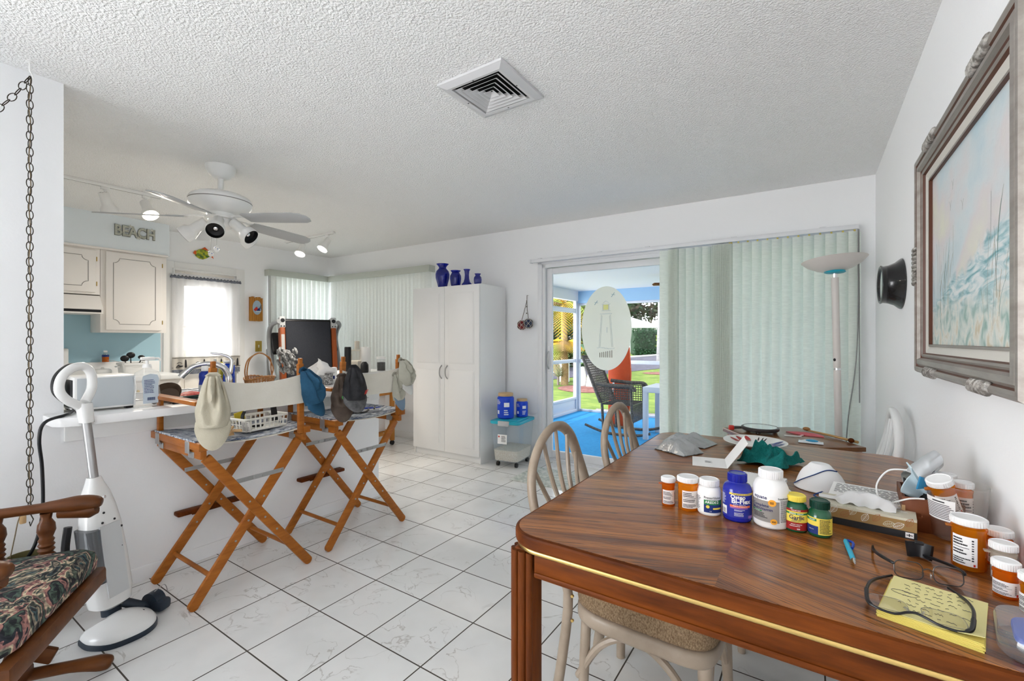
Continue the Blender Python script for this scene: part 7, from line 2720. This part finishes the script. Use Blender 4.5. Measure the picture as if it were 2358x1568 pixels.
def tree(label, r, d, h, rad_, mats, n, size, th=.14):
    t = thing('tree', label, 'tree', yd(r, d), 0, 'trees beyond the road')
    g = G(BARK)
    g.tube([(0, 0, -.05), (.05, .02, h * .4), (.0, .1, h * .8)], [th, th * .8, th * .4], 8)
    for k in range(4):
        a = k * 1.7 + r
        g.tube([(.03, .03, h * .45), (rad_ * .5 * math.cos(a), rad_ * .5 * math.sin(a), h * .75)], [th * .5, th * .2], 6)
    g.obj('trunk', t)
    g = G()
    leafy(g, (0, 0, h * .72), (rad_, rad_, h * .34), n, size, rg, mats)
    g.obj('crown', t, 0)
    return t
for r, d, h, R, m, n, s, lb in ((5.5, 50, 8, 3.6, L1, 1300, .42, 'mid green bushy tree beyond the road, behind the corner post'),
                               (13.5, 60, 9, 4.2, L3, 1500, .42, 'brownish tree rising behind the white-roofed house'),
                               (19, 62, 10, 4.5, L3, 1500, .42, 'dark tree at the right end of the white roof'),
                               (24, 58, 9, 4.2, L1, 1300, .42, 'green tree beside the edge of the blind'),
                               (9.5, 62, 7, 3.6, L1, 1200, .4, 'lower green tree left of the white roof')):
    tree(lb, r, d, h, R, m, n, s)
for lb, r, d, h_, R_ in (('dense green bush behind the tall palm', 3.1, 23, 3.4, 1.7), ('dark bush left of the tall palm', 1.4, 21, 3.0, 1.5), ('broad bush behind the lighthouse oval', 5.6, 30, 3.6, 2.0)):
    b_ = thing('bush', lb, 'bush', yd(r, d), 0, 'bushes along the road')
    G(BARK).tube([(0, 0, -.05), (0, 0, h_ * .5)], .08, 6).obj('stem', b_)
    g = G()
    leafy(g, (0, 0, h_ * .5), (R_, R_, h_ * .52), 900, .2, rg, L3 if r < 3 else L1)
    g.obj('foliage', b_, 0)
hs = thing('house', 'low white house with pale roof across the road', 'house', yd(12.8, 48), 33.57)
g = G(mat('house wall', (.5, .49, .48), .8)).b2((-3.3, 0, 0), (2.5, 7, 2.7))
g.obj('wall', hs)
g = G(mat('house roof', (.5, .5, .53), .6))
g.add([(-3.7, -.6, 2.65), (2.9, -.6, 2.65), (2.9, 7.6, 2.65), (-3.7, 7.6, 2.65), (-2.2, 3.5, 4.4), (-.8, 3.5, 4.4), (-3.7, -.6, 2.8), (2.9, -.6, 2.8), (2.9, 7.6, 2.8), (-3.7, 7.6, 2.8)],
      [(3, 2, 1, 0), (0, 1, 7, 6), (1, 2, 8, 7), (2, 3, 9, 8), (3, 0, 6, 9), (6, 7, 5, 4), (7, 8, 5), (8, 9, 4, 5), (9, 6, 4)])
g.obj('roof', hs, 0)
for x in (-2.2, 1.0):
    w_ = G(PF).b2((x - .65, -.06, .9), (x + .65, 0, 2.1)).obj('window', hs)
    G(mat('far window glass', (.06, .08, .10), .15)).b2((x - .55, -.07, 1.0), (x + .55, -.05, 2.0)).obj('pane', w_)
hg = thing('hedge', 'dark clipped hedge in front of the white house', 'hedge', yd(13.6, 41), 33.57)
g = G(mat('hedge core', (.012, .03, .012), .9)).b2((-2.7, -.8, 0), (3.2, .8, 2.2), .2)
for k in range(1700):
    x, z, y = rg.uniform(-2.85, 3.3), rg.uniform(.0, 2.4), rg.choice((-.85, -.9, -.95, rg.uniform(-.9, .9)))
    if abs(y) < .84 and z < 2.15 and -2.7 < x < 3.1:
        z = rg.uniform(2.15, 2.45)
    s = rg.uniform(.06, .13)
    a = Vector((rg.gauss(0, 1), rg.gauss(0, 1), rg.gauss(0, 1))).normalized() * s
    b = a.cross(Vector((rg.gauss(0, 1), 1, rg.gauss(0, 1)))).normalized() * s * .6
    p = Vector((x, y, z))
    g.use(L2[k % 2])
    g.add([p - a, p + b, p + a, p - b], [(0, 1, 2, 3)])
g.obj('foliage', hg, 0)
sh = thing('shrub', 'yellow-green shrub at the right end of the hedge', 'shrub', yd(12.1, 36.5), 0)
G(BARK).tube([(0, 0, -.02), (0, 0, 1)], .05, 6).obj('stem', sh)
g = G()
leafy(g, (0, 0, 1.25), (.45, .45, 1.25), 420, .12, rg, [mat('leaf lime', (.32, .40, .05), .6), L1[1]])
g.obj('foliage', sh, 0)
tk = thing('tall_palm', 'tall pale palm trunk just left of the blind edge', 'tree', yd(8.65, 26.5), 0)
G(mat('palm bark', (.30, .29, .28), .9, var=(3, (.16, .15, .15), (1, 1, 9)))).tube([(0, 0, -.05), (.05, 0, 3), (0, .05, 7)], [.2, .15, .13], 12).obj('trunk', tk)
g = G()
for k in range(14):
    a = k * 2 * PI / 14
    g.use(L1[k % 3])
    for j in range(9):
        t0, t1 = j / 9, (j + 1.6) / 9
        P = lambda t: Vector((2.2 * t * math.cos(a), 2.2 * t * math.sin(a), 7 + 1.2 * t - 2.2 * t * t))
        p, q = P(t0), P(t1)
        sd = Vector((-math.sin(a), math.cos(a), -.3)) * .3
        for s in (-1, 1):
            g.add([p, q, q + sd * s], [(0, 1, 2)])
g.obj('crown', tk, 0)

def palm(label, r, d, h, L, nfr, cols, droop=1.6):
    pm = thing('palm', label, 'palm', yd(r, d), 0, 'palms left of the porch')
    G(mat('palm trunk brown', (.20, .13, .07), .95, var=(14, (.36, .25, .12)))).tube([(0, 0, -.05), (.03, 0, h * .5), (0, 0, h)], [.13, .11, .1], 10).obj('trunk', pm)
    for k in range(nfr):
        a = k * 2.399
        el = rg.uniform(.1, 1.1)
        g = G(cols[k % len(cols)])
        def P(t):
            return Vector((L * t * math.cos(a) * math.cos(el * .8), L * t * math.sin(a) * math.cos(el * .8), h + L * (t * math.sin(el) - droop * .5 * t * t)))
        g.tube([P(i / 8) for i in range(9)], [.016 * (1 - i / 10) for i in range(9)], 5)
        for j in range(1, 22):
            t = j / 22
            p = P(t)
            tg = (P(min(1, t + .05)) - p).normalized()
            sd = tg.cross(Vector((0, 0, 1))).normalized()
            l = .42 * math.sin(PI * (t * .85 + .12))
            for s in (-1, 1):
                tip = p + sd * s * l + tg * l * .7 - Vector((0, 0, l * .35))
                g.add([p - tg * .022, p + tg * .022, tip], [(0, 1, 2)])
        g.obj('frond', pm, 0)
PG = [mat('frond green', (.07, .14, .016), .5), mat('frond lime', (.17, .22, .025), .5), mat('frond yellow', (.42, .25, .014), .5), mat('frond tan', (.2, .12, .04), .7)]
palm('tall palm with yellowing fronds left of the porch corner', 1.75, 15.3, 2.55, 1.9, 20, PG)
palm('shorter golden palm left of the porch corner', 1.62, 14.0, 1.2, 1.1, 16, [PG[2], PG[2], PG[3], PG[1]], 1.9)
palm('green palm half behind the porch corner post', 2.55, 17.5, 2.7, 1.8, 16, [PG[0], PG[1], PG[0], PG[3]])
bsx = thing('shrub', 'low spiky grey-green grass clump under the golden palm', 'shrub', yd(1.42, 13.9), 0)
G(BARK).tube([(0, 0, -.02), (0, 0, .3)], .04, 6).obj('stem', bsx)
g = G(mat('spiky grass', (.42, .44, .30), .7))
for k in range(160):
    a, e = rg.uniform(0, 2 * PI), rg.uniform(.2, 1.4)
    d = Vector((math.cos(a) * math.cos(e), math.sin(a) * math.cos(e), math.sin(e)))
    w = d.cross(Vector((0, 0, 1))).normalized() * .012
    b0 = Vector((0, 0, .25))
    g.add([b0 - w, b0 + w, b0 + d * rg.uniform(.35, .6)], [(0, 1, 2)])
g.obj('foliage', bsx, 0)
ml = thing('mailbox_post', 'white post on the verge left of the porch corner', 'post', yd(1.735, 15.0), 0)
G(mat('post white', (.80, .80, .80), .6)).b2((-.14, -.1, -.05), (.14, .1, .62), .01).obj('post', ml)
G(mat('post white', (.80, .80, .80), .6)).b2((-.17, -.13, .62), (.17, .13, .68), .01).obj('cap', ml)
g = G(PAPER).tube(spline([(-.14, 0, .40), (-.5, 0, .28), (-.95, .1, .33)], 4), .015, 5)
g.obj('rope', ml)
for r, d, hh, lb in ((2.02, 13.2, .60, 'left white-painted trunk in the red mulch bed'), (2.25, 13.0, .85, 'right white-painted trunk in the red mulch bed')):
    t = thing('palm_stump', lb, 'tree', yd(r, d), 0)
    G(mat('whitewashed bark', (.74, .72, .70), .9, var=(8, (.45, .42, .40)))).tube([(0, 0, -.05), (.05, 0, hh * .5), (0, 0, hh)], [.15, .12, .1], 10).obj('trunk', t)
    g = G()
    leafy(g, (0, 0, hh + .25), (.25, .25, .3), 60, .1, rg, L1)
    g.obj('crown', t, 0)

# ------------------------------------------------------------ daylight, camera, view
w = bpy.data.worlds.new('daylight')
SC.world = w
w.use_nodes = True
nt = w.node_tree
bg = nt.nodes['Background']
tc = _n(nt, 'ShaderNodeTexCoord')
sp = _n(nt, 'ShaderNodeSeparateXYZ')
cr = _n(nt, 'ShaderNodeValToRGB')
mr_ = _n(nt, 'ShaderNodeMapRange')
mr_.inputs['From Min'].default_value = -1
nt.links.new(tc.outputs['Generated'], sp.inputs[0])
nt.links.new(sp.outputs[2], mr_.inputs['Value'])
nt.links.new(mr_.outputs[0], cr.inputs[0])
e = cr.color_ramp.elements
e[0].position, e[0].color = 0, (.82, .81, .80, 1)
e[1].position, e[1].color = 1, (.80, .88, 1.0, 1)
for q, c in ((.49, (.85, .84, .83)), (.51, (.95, .97, 1.0)), (.65, (.86, .93, 1.0))):
    x = e.new(q)
    x.color = rgba(c)
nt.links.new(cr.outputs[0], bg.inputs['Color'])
def wm(op, a, b, cl=False):
    n = _n(nt, 'ShaderNodeMath', operation=op, use_clamp=cl)
    for i, q in enumerate((a, b)):
        if isinstance(q, (int, float)):
            n.inputs[i].default_value = q
        else:
            nt.links.new(q, n.inputs[i])
    return n.outputs[0]
# extra sky strength near the horizon, behind-left of camera, added to light the interior
boost_side = wm('MULTIPLY', wm('SUBTRACT', wm('ADD', wm('MULTIPLY', sp.outputs[1], -.6), wm('MULTIPLY', sp.outputs[0], -.8)), .05), 1.6, True)
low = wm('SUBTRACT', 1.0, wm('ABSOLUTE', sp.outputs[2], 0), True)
nt.links.new(wm('ADD', WORLD, wm('MULTIPLY', wm('MULTIPLY', boost_side, low), SKY_BOOST)), bg.inputs['Strength'])
ld = bpy.data.lights.new('sun', 'SUN')
ld.energy = SUN
ld.color = (1, .95, .86)
ld.angle = rad(1.5)
lo = bpy.data.objects.new('sun', ld)
COL.objects.link(lo)
lo.rotation_euler = (rad(32), 0, rad(-28))

cam = bpy.data.cameras.new('camera')
cam.sensor_width = 36
cam.lens = 36 * 1041.7 / 2358
cam.shift_y = -.0007
cam.clip_start = .05
cam.clip_end = 300
co = bpy.data.objects.new('camera', cam)
COL.objects.link(co)
co.location = (0, 0, 1.25)
co.rotation_euler = (rad(90), 0, rad(33.57))
SC.camera = co
SC.view_settings.view_transform = 'Standard'
SC.view_settings.look = 'None'
SC.view_settings.gamma = 1
SC.view_settings.use_curve_mapping = False
SC.view_settings.exposure = EXPO
SC.cycles.max_bounces = 14
SC.cycles.diffuse_bounces = 10
SC.cycles.glossy_bounces = 4
SC.cycles.transparent_max_bounces = 24
SC.cycles.transmission_bounces = 6
SC.cycles.caustics_reflective = False
SC.cycles.caustics_refractive = False
SC.cycles.sample_clamp_indirect = 6
SC.cycles.use_denoising = True
